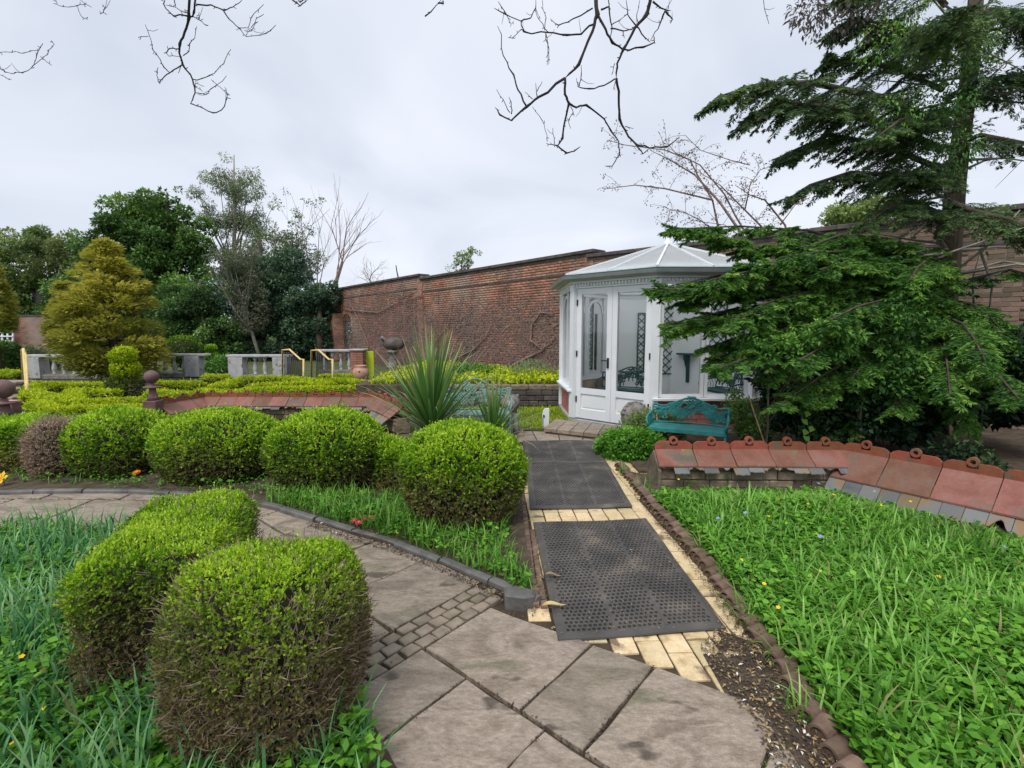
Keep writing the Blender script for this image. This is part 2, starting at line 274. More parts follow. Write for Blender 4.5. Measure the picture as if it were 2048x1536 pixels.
MAT = dict(
 hedgecore=solid('hedge_inside_shade', [(.3, (.018, .02, .008)), (.7, (.05, .045, .02))], .95, 12, 5, .8, 30, .02),  # solid core of the hedges; shade between the leaves is put into its colour
 soil=solid('soil', [(.3, (.045, .032, .022)), (.7, (.12, .09, .06))], .95, 9, 8, .8, 30, .02),
 joint=solid('joint_soil', [(.3, (.03, .022, .014)), (.55, (.07, .05, .03)), (.75, (.06, .075, .025))], .95, 5, 8, .8, 60, .01),
 ground=solid('ground_mat', [(.35, (.05, .075, .02)), (.65, (.10, .12, .04))], .95, 1.5, 8, .6, 20, .03),
 slab=solid('sandstone', [(.25, (.15, .12, .09)), (.42, (.23, .185, .14)), (.55, (.31, .255, .20)), (.75, (.21, .17, .13))], .7, 2.6, 12, .7, 9, .03, rand=.16, stretch=(1, 1.8, 1), dist=1.6,
            spots=[((.10, .08, .06), 3.2, .66), ((.27, .235, .18), 13, .68), ((.11, .12, .06), 1.7, .60, .2)], spec=.45, grain=.22),
 cobble=solid('cobble_stone', [(.3, (.17, .14, .10)), (.7, (.28, .235, .175))], .8, 14, 6, .5, 40, .01, rand=.2),
 cream=solid('cream_brick', [(.28, (.32, .22, .11)), (.42, (.62, .48, .27)), (.7, (.72, .58, .36))], .8, 9, 8, .3, 50, .005, rand=.16, grain=.14, spots=((.22, .15, .09), 7, .60, .1)),
 kerb=solid('kerb_stone', [(.3, (.07, .07, .068)), (.7, (.17, .165, .155))], .6, 7, 6, .4, 30, .01, rand=.15),
 edge=solid('edging_clay', [(.3, (.10, .065, .045)), (.7, (.22, .15, .11))], .8, 10, 6, .4, 50, .006, rand=.2, spots=((.12, .13, .06), 9, .62)),
 rubber=solid('black_rubber', [(.35, (.055, .052, .05)), (.7, (.12, .108, .098))], .62, 4, 8, .15, 90, .003, spots=((.18, .15, .12), 4, .60, .12), spec=.45),
 tile=solid('red_ridge_tile', [(.3, (.18, .075, .05)), (.55, (.25, .11, .08)), (.75, (.21, .135, .11))], .62, 6, 6, .2, 60, .004, rand=.3, grain=.12, spots=[((.34, .27, .22), 11, .70, .1), ((.13, .11, .085), 3.0, .56, .14), ((.16, .17, .08), 7, .66, .1)]),
 tilecrest=solid('orange_tile_crest', [(.3, (.20, .06, .03)), (.7, (.29, .095, .05))], .7, 8, 6, .25, 60, .004, rand=.22, grain=.12, spots=((.13, .11, .07), 5, .58, .12)),
 slate=solid('old_slate', [(.25, (.09, .095, .10)), (.42, (.15, .16, .165)), (.52, (.17, .165, .15)), (.62, (.22, .15, .075)), (.8, (.11, .115, .12))], .75, 4, 8, .4, 25, .008, rand=.3, spots=((.36, .35, .25), 13, .70)),
 stone=solid('rubble_stone', [(.3, (.13, .10, .07)), (.7, (.30, .24, .17))], .9, 7, 8, .7, 20, .02, rand=.25, spots=((.10, .11, .04), 5, .6)),
 palestone=solid('pale_stone', [(.3, (.33, .33, .34)), (.7, (.50, .50, .50))], .85, 5, 8, .4, 25, .01, spots=((.17, .17, .13), 6, .63)),
 greystone=solid('grey_stone', [(.3, (.13, .12, .11)), (.7, (.30, .28, .26))], .9, 9, 8, .7, 25, .02),
 brick=solid('garden_brick', [(.3, (.22, .11, .08)), (.5, (.38, .18, .12)), (.72, (.45, .27, .19))], .88, 1.3, 8, .4, 40, .006, attr=.42,
             spots=[((.15, .115, .10), .9, .56, .16), ((.36, .31, .26), .5, .50, .25), ((.42, .34, .27), 3.5, .70)]),
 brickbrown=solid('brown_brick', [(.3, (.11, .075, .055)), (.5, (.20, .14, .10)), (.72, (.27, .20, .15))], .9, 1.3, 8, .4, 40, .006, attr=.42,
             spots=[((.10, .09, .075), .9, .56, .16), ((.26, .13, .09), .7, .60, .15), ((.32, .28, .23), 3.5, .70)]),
 mortar=solid('mortar', [(.3, (.22, .17, .13)), (.7, (.42, .36, .29))], .95, 3, 8, .5, 40, .01),
 coping=solid('dark_coping', [(.3, (.055, .05, .05)), (.7, (.14, .115, .10))], .85, 4, 6, .4, 30, .01, rand=.15),
 white=solid('white_paint', [(.3, (.74, .77, .80)), (.7, (.82, .84, .86))], .45, 3, 4, .05, 30, .002, spec=.4),
 whitewall=solid('white_interior', [(.3, (.88, .91, .91)), (.7, (.92, .94, .93))], .7, 2, 4, 0),
 roofsheet=solid('pale_roof_sheet', [(.3, (.66, .70, .73)), (.7, (.78, .81, .84))], .3, 2, 4, 0, spec=.6),
 roofglow=None,
 gutter=solid('grey_gutter', [(.3, (.34, .37, .37)), (.7, (.46, .48, .48))], .5, 5, 4, 0),
 greenpaint=solid('dark_green_paint', [(.3, (.015, .06, .065)), (.7, (.03, .09, .09))], .45, 8, 4, 0),
 teal=solid('teal_iron', [(.3, (.025, .22, .19)), (.7, (.06, .38, .37))], .5, 9, 6, .3, 60, .004, spots=((.02, .10, .09), 8, .66)),
 paleteal=solid('faded_teal_iron', [(.3, (.12, .24, .22)), (.7, (.22, .36, .34))], .6, 9, 6, .3, 60, .004),
 black=solid('black_iron', [(.3, (.012, .012, .014)), (.7, (.03, .03, .03))], .5, 8, 4, 0),
 yellow=solid('cream_yellow_rail', [(.3, (.62, .44, .14)), (.7, (.72, .56, .25))], .5, 8, 4, 0),
 terracotta=solid('terracotta', [(.3, (.42, .23, .16)), (.7, (.58, .36, .27))], .85, 8, 6, .2, 40, .006),
 darkclay=solid('dark_clay', [(.3, (.10, .055, .055)), (.7, (.19, .11, .10))], .6, 6, 6, .2, 40, .006, spots=((.3, .27, .26), 7, .7)),
 lime=solid('lime_board', [(.3, (.38, .50, .015)), (.7, (.46, .58, .03))], .8, 8, 4, .2, 60, .004),
 bark=solid('bark', [(.3, (.045, .035, .028)), (.7, (.13, .10, .075))], .95, 6, 8, .8, 22, .03, stretch=(1, 1, .25)),
 darkbark=solid('dark_twig_bark', [(.3, (.018, .015, .02)), (.7, (.05, .04, .045))], .9, 20, 6, .5, 60, .004),
 palebark=solid('pale_bark', [(.3, (.22, .20, .17)), (.7, (.38, .35, .31))], .9, 8, 8, .4, 30, .01),
 twig=solid('dry_twig', [(.3, (.16, .11, .07)), (.7, (.42, .33, .24))], .9, 20, 4, 0),
 vine=solid('vine_stem', [(.3, (.14, .09, .08)), (.7, (.34, .25, .22))], .95, 12, 6, 0),
 petal=solid('white_petal', [(.3, (.62, .58, .50)), (.7, (.8, .77, .72))], .8, 30, 3, 0),
 deadleaf=solid('dead_leaf', [(.3, (.26, .15, .07)), (.7, (.50, .36, .18))], .7, 12, 4, 0, rand=.2),
 redleaf=solid('fallen_leaf', [(.35, (.45, .20, .10)), (.65, (.60, .50, .20))], .5, 18, 4, 0),
 yellowpetal=solid('yellow_petal', [(.3, (.75, .45, .01)), (.7, (.85, .62, .02))], .6, 20, 3, 0),
 orangepetal=solid('orange_petal', [(.3, (.75, .14, .02)), (.7, (.85, .26, .03))], .6, 20, 3, 0),
 crimson=solid('crimson_petal', [(.3, (.35, .01, .04)), (.7, (.60, .05, .12))], .6, 30, 3, 0),
 bluepetal=solid('blue_petal', [(.3, (.22, .28, .50)), (.7, (.36, .42, .66))], .6, 30, 3, 0),
 glass=glass('clear_glass'),
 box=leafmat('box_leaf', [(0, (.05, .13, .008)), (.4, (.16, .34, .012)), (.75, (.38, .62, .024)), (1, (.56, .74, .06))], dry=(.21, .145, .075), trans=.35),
 boxdark=leafmat('box_leaf_dark', [(0, (.03, .08, .012)), (.5, (.09, .20, .015)), (1, (.26, .42, .03))], dry=(.12, .085, .05), trans=.3),
 knot=leafmat('golden_box_leaf', [(0, (.12, .22, .006)), (.4, (.38, .52, .012)), (1, (.64, .72, .03))], dry=(.08, .10, .01), trans=.35),
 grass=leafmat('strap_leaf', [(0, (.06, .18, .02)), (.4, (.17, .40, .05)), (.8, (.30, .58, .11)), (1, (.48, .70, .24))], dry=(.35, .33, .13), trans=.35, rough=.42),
 cover=leafmat('low_cover_leaf', [(0, (.04, .14, .016)), (.5, (.14, .38, .035)), (1, (.31, .60, .08))], dry=(.20, .16, .06), trans=.35),
 coolgrass=leafmat('cool_strap_leaf', [(0, (.04, .16, .05)), (.4, (.12, .33, .11)), (1, (.36, .58, .27))], dry=(.25, .26, .12), trans=.3, rough=.45),
 conifer=leafmat('yew_needles', [(0, (.02, .075, .02)), (.4, (.075, .20, .035)), (.8, (.19, .38, .06)), (1, (.34, .52, .10))], dry=(.09, .045, .025), trans=.25),
 coniferdk=leafmat('dark_needles', [(0, (.025, .065, .04)), (.5, (.085, .17, .075)), (1, (.22, .35, .11))], dry=(.10, .05, .05), trans=.25),
 elder=leafmat('elder_leaf', [(0, (.04, .13, .03)), (.5, (.12, .30, .05)), (1, (.30, .52, .10))], dry=(.2, .16, .05), trans=.3),
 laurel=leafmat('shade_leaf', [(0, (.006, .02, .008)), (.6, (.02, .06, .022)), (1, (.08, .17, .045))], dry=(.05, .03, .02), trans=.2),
 oak=leafmat('dark_green_leaf', [(0, (.03, .07, .02)), (.5, (.12, .25, .055)), (1, (.29, .45, .11))], dry=(.10, .07, .03), trans=.25),
 holly=leafmat('bluish_leaf', [(0, (.03, .075, .045)), (.5, (.10, .18, .10)), (1, (.23, .34, .18))], dry=(.08, .05, .03), trans=.2),
 deadbox=leafmat('dead_box_leaf', [(0, (.22, .15, .10)), (.5, (.36, .26, .18)), (1, (.50, .39, .29))], dry=(.42, .31, .22), trans=.2),
 spring=leafmat('spring_leaf', [(0, (.10, .17, .05)), (.5, (.22, .33, .09)), (1, (.38, .48, .16))], dry=(.14, .11, .07), trans=.35),
 birch=leafmat('birch_leaf', [(0, (.14, .20, .10)), (.5, (.27, .35, .17)), (1, (.42, .50, .26))], dry=(.16, .14, .11), trans=.35),
 gold=leafmat('golden_conifer', [(0, (.09, .14, .02)), (.45, (.30, .36, .05)), (1, (.68, .64, .13))], dry=(.27, .19, .16), trans=.25),
 maple=leafmat('bronze_leaf', [(0, (.03, .025, .02)), (.5, (.07, .06, .035)), (1, (.16, .15, .06))], dry=(.10, .05, .04), trans=.25),
 pinkleaf=leafmat('bronze_pink_leaf', [(0, (.08, .07, .06)), (.5, (.20, .16, .15)), (1, (.36, .31, .29))], dry=(.10, .05, .04), trans=.3),
 cordy=leafmat('cordyline_leaf', [(0, (.05, .14, .035)), (.5, (.16, .32, .07)), (.85, (.30, .48, .15)), (1, (.46, .58, .25))], dry=(.42, .33, .2), trans=.25, rough=.4),
)

def translucent_sheet():
    m, t, p, o = newmat('roof_polycarbonate'); p.inputs['Base Color'].default_value = (.90, .93, .95, 1); p.inputs['Roughness'].default_value = .3
    tr = t.nodes.new('ShaderNodeBsdfTranslucent'); tr.inputs[0].default_value = (.97, .99, 1, 1); ms = t.nodes.new('ShaderNodeMixShader'); ms.inputs[0].default_value = .62
    t.links.new(p.outputs[0], ms.inputs[1]); t.links.new(tr.outputs[0], ms.inputs[2]); t.links.new(ms.outputs[0], o.inputs[0]); return m
MAT['roofsheet'] = translucent_sheet()
# ================================================================== GROUND, PATHS, BEDS
def inside(poly, x, y):
    c = False; n = len(poly)
    for i in range(n):
        x1, y1 = poly[i][0], poly[i][1]; x2, y2 = poly[i - 1][0], poly[i - 1][1]
        if (y1 > y) != (y2 > y) and x < (x2 - x1) * (y - y1) / (y2 - y1) + x1: c = not c
    return c
def inside_np(poly, P):
    c = np.zeros(len(P), bool); n = len(poly); x = P[:, 0]; y = P[:, 1]
    for i in range(n):
        x1, y1 = poly[i][0], poly[i][1]; x2, y2 = poly[i - 1][0], poly[i - 1][1]
        if y1 == y2: continue
        k = ((y1 > y) != (y2 > y)) & (x < (x2 - x1) * (y - y1) / (y2 - y1) + x1); c ^= k
    return c
def sheet(name, poly, z, m, parent=None, kind='structure', grid=None, amp=.0, label=None, cat=None):
    """a bed of soil: a grid of little quads clipped to the outline, gently uneven, with a skirt"""
    xs = [p[0] for p in poly]; ys = [p[1] for p in poly]; g = grid or .12
    nx = int((max(xs) - min(xs)) / g) + 2; ny = int((max(ys) - min(ys)) / g) + 2
    bm = bmesh.new(); vs = [bm.verts.new((p[0], p[1], 0)) for p in poly]; bm.faces.new(vs)
    for i in range(1, nx): bmesh.ops.bisect_plane(bm, geom=bm.verts[:] + bm.edges[:] + bm.faces[:], plane_co=(min(xs) + i * g, 0, 0), plane_no=(1, 0, 0))
    for i in range(1, ny): bmesh.ops.bisect_plane(bm, geom=bm.verts[:] + bm.edges[:] + bm.faces[:], plane_co=(0, min(ys) + i * g, 0), plane_no=(0, 1, 0))
    for v in bm.verts:
        v.co.z = z + amp * (math.sin(v.co.x * 5.1 + 1.3 * math.sin(v.co.y * 4)) + math.sin(v.co.y * 6.3 + v.co.x * 2)) * .5
    be = [e for e in bm.edges if e.is_boundary]
    r = bmesh.ops.extrude_edge_only(bm, edges=be)
    for v in r['geom']:
        if isinstance(v, bmesh.types.BMVert): v.co.z = -.03
    bmesh.ops.recalc_face_normals(bm, faces=bm.faces)
    me = bpy.data.meshes.new(name); bm.to_mesh(me); bm.free(); me.materials.append(m)
    o = link(name, me, parent); tag(o, label, cat, kind=kind); return o
# --- the ground to the horizon
g = MB(); n = 40; vs = []
for j in range(n + 1):
    for i in range(n + 1):
        u = (i / n - .5) * 2; v = (j / n - .5) * 2
        vs.append((math.copysign(abs(u) ** 2.2, u) * 260, 20 + math.copysign(abs(v) ** 2.2, v) * 260, -.035))
g.add(vs, [(j * (n + 1) + i, j * (n + 1) + i + 1, (j + 1) * (n + 1) + i + 1, (j + 1) * (n + 1) + i) for j in range(n) for i in range(n)])
tag(g.build('ground', MAT['ground']), kind='structure')
# --- stone path: joint bed, then every slab
kerb_px = [(-260, 1005), (0, 992), (220, 988), (400, 997), (520, 1015), (620, 1045), (710, 1075), (800, 1100), (870, 1128), (940, 1160), (1005, 1188), (1072, 1218)]
kerb_pts = [at(*p) for p in kerb_px]
edge_px = [(1238, 935), (1262, 962), (1292, 1000), (1340, 1055), (1392, 1112), (1450, 1188), (1520, 1290), (1570, 1345), (1605, 1420), (1656, 1492), (1712, 1570), (1840, 1760)]
edge_pts = [at(*p) for p in edge_px]
inner_px = [(-300, 1092), (0, 1078), (110, 1068), (300, 1075), (470, 1110), (600, 1200), (690, 1330), (740, 1440), (790, 1540), (900, 1700)]
inner_pts = [at(*p) for p in inner_px]
bound_px = [(1055, 1212), (1108, 1258), (1200, 1292), (1310, 1334), (1400, 1368), (1478, 1396), (1550, 1445), (1602, 1536), (1675, 1640)]   # where slabs give way to cream brick
path = empty('stone_path', (0, 2.5, 0), kind='structure')
bx = MB(); bx.box((-1.5, 3, -.02), (11, 8, .02)); bx.build('joint_bed', MAT['joint'], path)
A_ = Vector((.651, .759)); B_ = Vector((-.759, .651))
def uv(p): return (p.x * A_.x + p.y * A_.y, p.x * B_.x + p.y * B_.y)
def xy(u, v): return (u * A_.x + v * B_.x, u * A_.y + v * B_.y)
def clip_half(poly, a, b):
    """keep the side left of a->b"""
    o = []; n = len(poly); sd_ = lambda p: (b[0] - a[0]) * (p[1] - a[1]) - (b[1] - a[1]) * (p[0] - a[0])
    for i in range(n):
        p, q = poly[i], poly[(i + 1) % n]; s1, s2 = sd_(p), sd_(q)
        if s1 >= 0: o.append(p)
        if (s1 >= 0) != (s2 >= 0):
            t = s1 / (s1 - s2); o.append((p[0] + (q[0] - p[0]) * t, p[1] + (q[1] - p[1]) * t))
    return o
b_pts = [at(*p) for p in bound_px]
SLAB_EDGES = []
def rough(poly, step=.13, amp=.0065):
    o = []
    for i in range(len(poly)):
        p, q = poly[i], poly[(i + 1) % len(poly)]; d = math.dist(p, q); k = max(1, int(d / step))
        for j in range(k):
            t = j / k; jx = random.uniform(-amp, amp) if j else 0; jy = random.uniform(-amp, amp) if j else 0
            o.append((p[0] + (q[0] - p[0]) * t + jx, p[1] + (q[1] - p[1]) * t + jy))
    return o
def area(p): return abs(sum(p[i][0] * p[(i + 1) % len(p)][1] - p[(i + 1) % len(p)][0] * p[i][1] for i in range(len(p)))) / 2
def slab(poly, name='slab', m='slab', gap=.009, lift=0, step=.13):
    SLAB_EDGES.extend((poly[i], poly[(i + 1) % len(poly)]) for i in range(len(poly)))
    cx = sum(p[0] for p in poly) / len(poly); cy = sum(p[1] for p in poly) / len(poly)
    poly = [(p[0] + (cx - p[0]) / max(.01, math.dist(p, (cx, cy))) * gap * 1.4, p[1] + (cy - p[1]) / max(.01, math.dist(p, (cx, cy))) * gap * 1.4) for p in poly]
    if len(poly) < 3 or area(poly) < .0015: return
    mb = MB(); mb.prism(rough(poly, step), -.012, .014 + lift + random.uniform(-.002, .003), .005)
    o = mb.build(name, MAT[m], path); return o
# the circle-ish path edge of the slabs, as half planes against the cream brick
cut = [(b_pts[i].xy, b_pts[i + 1].xy) for i in range(1, len(b_pts) - 1)]
slab_zone = [p.xy for p in kerb_pts] + [p.xy for p in b_pts[1:]] + [p.xy for p in reversed(inner_pts)]
far_in = [tuple(p.xy) for p in inner_pts]
def zone_clip(poly):
    """trim a slab to the slab zone with a boolean in 2D (bmesh-free, convex slab against each boundary edge it crosses)"""
    c0 = (sum(p[0] for p in poly) / len(poly), sum(p[1] for p in poly) / len(poly))
    for (a, b) in cut:
        if c0[1] > 2.75 and c0[0] < -.3: break
        poly = clip_half(poly, b, a)
        if len(poly) < 3: return None
    return poly
# joint lines measured along the two slab directions
U0 = uv(at(1041, 1419))[0]
rows = []
vB = uv(at(1041, 1419))
jA = sorted([uv(at(850, 1423))[1], uv(at(1113, 1360))[1], uv(at(1240, 1419))[1], uv(at(848, 1300))[1], uv(at(805, 1192))[1], uv(at(715, 1116))[1]])
uB = uv(at(940, 1362))[0]            # long joint across (842,1308)-(1233,1530)
uB2 = uv(at(770, 1265))[0]
cob0, cob1 = jA[3], jA[3]
vc = uv(at(848, 1300))[1]            # cobble strip joint near side
strip = .24
def quad(u0, u1, v0, v1): return [xy(u0, v0), xy(u1, v0), xy(u1, v1), xy(u0, v1)]
vA = [uv(at(850, 1423))[1], uv(at(1113, 1360))[1], uv(at(1240, 1419))[1]]
v1, v2, v3 = vA                      # slab joints right of the long joint
slabs = []
# near row (left of the long joint, towards the camera)
un = uB - .62
for (va, vb) in ((v1, vc), (v2 + .0, v1), (v3 - .03, v2), (v3 - .62, v3 - .03), (v3 - 1.2, v3 - .62)):
    pass
# columns: beyond the long joint
far = [(vc, v1 + .05), ]
slabs += [quad(uB, uB + .95, v2, vc), quad(uB, uB + .9, v3, v2), quad(uB, uB + .8, v3 - .55, v3), quad(uB, uB + .8, v3 - 1.1, v3 - .55)]
slabs += [quad(uB + .95, uB + 1.7, v2, vc)]
slabs += [quad(uB - .62, uB, v1, vc), quad(uB - .9, uB, v2 - .14, v1), quad(uB - .9, uB, v3 - .1, v2 - .14), quad(uB - .9, uB, v3 - .75, v3 - .1), quad(uB - 1.6, uB - .9, v2 - .5, v1 - .2),
          quad(uB - 1.3, uB - .62, v1, vc), quad(uB - 1.6, uB - .9, v3 - .6, v2 - .5)]
# beyond the cobble strip
vs_ = vc + strip
w = [vs_, jA[4] if jA[4] > vs_ + .3 else vs_ + .55]
w = [vs_, vs_ + .52, vs_ + 1.05, vs_ + 1.7, vs_ + 2.25, vs_ + 2.9]
for k in range(5):
    o_ = (.0, .12, -.1, .2, .05)[k]
    for u0, u1 in ((uB2 - 1.3 + o_, uB2 - .55 + o_), (uB2 - .55 + o_, uB2 + .02 + o_), (uB2 + .02 + o_, uB2 + .98 + o_), (uB2 + .98 + o_, uB2 + 1.75 + o_), (uB2 + 1.75 + o_, uB2 + 2.7 + o_)):
        slabs.append(quad(u0, u1, w[k], w[k + 1]))
for q in slabs:
    c = (sum(p[0] for p in q) / 4, sum(p[1] for p in q) / 4)
    if c[0] < -2.35: continue
    q2 = zone_clip(q)
    if not q2: continue
    if c[1] < 6 and (any(inside(slab_zone, *p) for p in q2 + [c]) or (c[0] < .0 and c[1] > 2.6)): slab(q2)
# cobbles in the strip, three rows of uneven setts
for i in range(26):
    for j in range(3):
        u0 = uB - .62 + i * .104 + (j % 2) * .05; v0 = vc + .004 + j * .079
        q = quad(u0, u0 + .098, v0, v0 + .074)
        q = [(p[0] + random.uniform(-.006, .006), p[1] + random.uniform(-.006, .006)) for p in q]
        c = (sum(p[0] for p in q) / 4, sum(p[1] for p in q) / 4)
        if inside(slab_zone, *c): slab(q, 'cobble', 'cobble', .004, random.uniform(-.004, .003), 1)
# the far left sweep of the path, slabs laid across it
for i in range(8):
    x0 = -2.12 - i * .78
    for j in range(3):
        y0 = 3.35 + j * .58 + .02 * i; o_ = (0, .33, .1)[j]
        q = [(x0 - o_, y0), (x0 - o_, y0 + .57), (x0 - .77 - o_, y0 + .6), (x0 - .77 - o_, y0 + .02)]
        c = (x0 - o_ - .39, y0 + .3)
        if any(inside(slab_zone, *p) for p in q + [c]): slab(q)
# --- beds of soil that rise over the slab edges
bedL = [tuple(p.xy) for p in inner_pts] + [(-.3, .3), (-9, .3), (-9, 3.6)]
bed_left = sheet('left_bed_soil', bedL, .03, MAT['soil'], amp=.012)
bedM = [tuple(p.xy) for p in kerb_pts] + [tuple(at(1066, 1160).xy), tuple(at(1058, 1090).xy), tuple(at(1050, 1022).xy), tuple(at(1042, 950).xy), tuple(at(1034, 890).xy), (-.8, 7.0), (-4, 7.6), (-9, 7.6), (-9, 4.8)]
sheet('middle_bed_soil', bedM, .03, MAT['soil'], amp=.012)
bedR = [tuple(p.xy) for p in edge_pts] + [(6, .4), (6.5, 4.2), (3.6, 5.3), (1.45, 5.35), (1.2, 5.55)]
sheet('right_bed_soil', bedR, .03, MAT['soil'], amp=.012)
# soil behind the right low wall, under the conifer, and beside the bench
sheet('shrubbery_soil', [(1.45, 5.45), (3.7, 5.45), (6.5, 4.3), (12, 3), (13, 7), (4.2, 12), (3.2, 8), (1.4, 7.1), (1.05, 6.6), (1.0, 6.25), (1.45, 6.1)], .028, MAT['soil'], amp=.015, grid=.3)
# --- cream brick path running away from the camera
cream = empty('cream_brick_path', (.6, 4, 0), kind='structure')
mb = MB(); mb.prism([tuple(p.xy) for p in (at(1060, 1380), at(1700, 1540), at(1392, 1112), at(1250, 945), at(1200, 880))] + [(1.2, 6.3), (2.1, 6.3), (2.1, 5.3), (2.1, 8.0), (.1, 8.0)][3:] + [tuple(at(1034, 880).xy)], -.03, -.006); mb.build('bedding', MAT['joint'], cream)
ax = Vector((-.05, 1.0)).normalized(); px_ = Vector((ax.y, -ax.x))
o0 = at(1062, 1290)
L0 = [tuple(p.xy) for p in (at(1070, 1218), at(1062, 1130), at(1050, 1022), at(1042, 950), at(1036, 888))]
cream_zone = L0[::-1] + [tuple(p.xy) for p in b_pts[1:]] + [tuple(p.xy) for p in reversed(edge_pts[:-1])] + [tuple(at(1225, 915).xy), tuple(at(1190, 880).xy)]
mats_q = [[(1116, 1288), (1453, 1263), (1292, 1041), (1066, 1049)], [(1060, 1022), (1265, 1018), (1215, 930), (1052, 932)], [(1052, 930), (1214, 928), (1187, 884), (1045, 884)]]
mats_w = [[tuple(at(*p).xy) for p in q] for q in mats_q]
def shrink(q, d):
    c = (sum(p[0] for p in q) / 4, sum(p[1] for p in q) / 4); return [(p[0] + (c[0] - p[0]) * d, p[1] + (c[1] - p[1]) * d) for p in q]
bwid, blen = .137, .205
for i in range(-1, 12):
    for j in range(-2, 32):
        c = o0.xy + px_ * (i + .5) * bwid + ax * ((j + .5 + (.5 if i % 2 else 0)) * blen)
        if not inside(cream_zone, *c): continue
        if any(inside(shrink(q, .12), *c) for q in mats_w): continue
        hw, hl = bwid / 2 - .005, blen / 2 - .005
        q = [tuple(c + px_ * a * hw + ax * b * hl) for a, b in ((-1, -1), (1, -1), (1, 1), (-1, 1))]
        q = [(p[0] + random.uniform(-.003, .003), p[1] + random.uniform(-.003, .003)) for p in q]
        mb = MB(); mb.prism(q, -.02, .004 + random.uniform(-.003, .003), .003); mb.build('brick', MAT['cream'], cream)
# side branch in front of the low wall end, bricks laid on the diagonal
side = [tuple(at(1222, 912).xy), tuple(at(1250, 948).xy), tuple(at(1305, 962).xy), tuple(at(1318, 918).xy)]
side = [(1.13, 6.15), (1.22, 5.62), (1.43, 5.2), (1.6, 5.2), (1.9, 6.15)]
for i in range(-2, 12):
    for j in range(-2, 12):
        c = Vector((1.0, 5.1)) + Vector((.985, .17)) * (i + .5) * .11 + Vector((-.17, .985)) * ((j + .5 + (.5 if i % 2 else 0)) * .2)
        if not inside(side, *c): continue
        q = [tuple(c + Vector((.985, .17)) * a * .05 + Vector((-.17, .985)) * b * .095) for a, b in ((-1, -1), (1, -1), (1, 1), (-1, 1))]
        mb = MB(); mb.prism(q, -.02, .003 + random.uniform(-.003, .003), .003); mb.build('brick', MAT['cream'], cream)
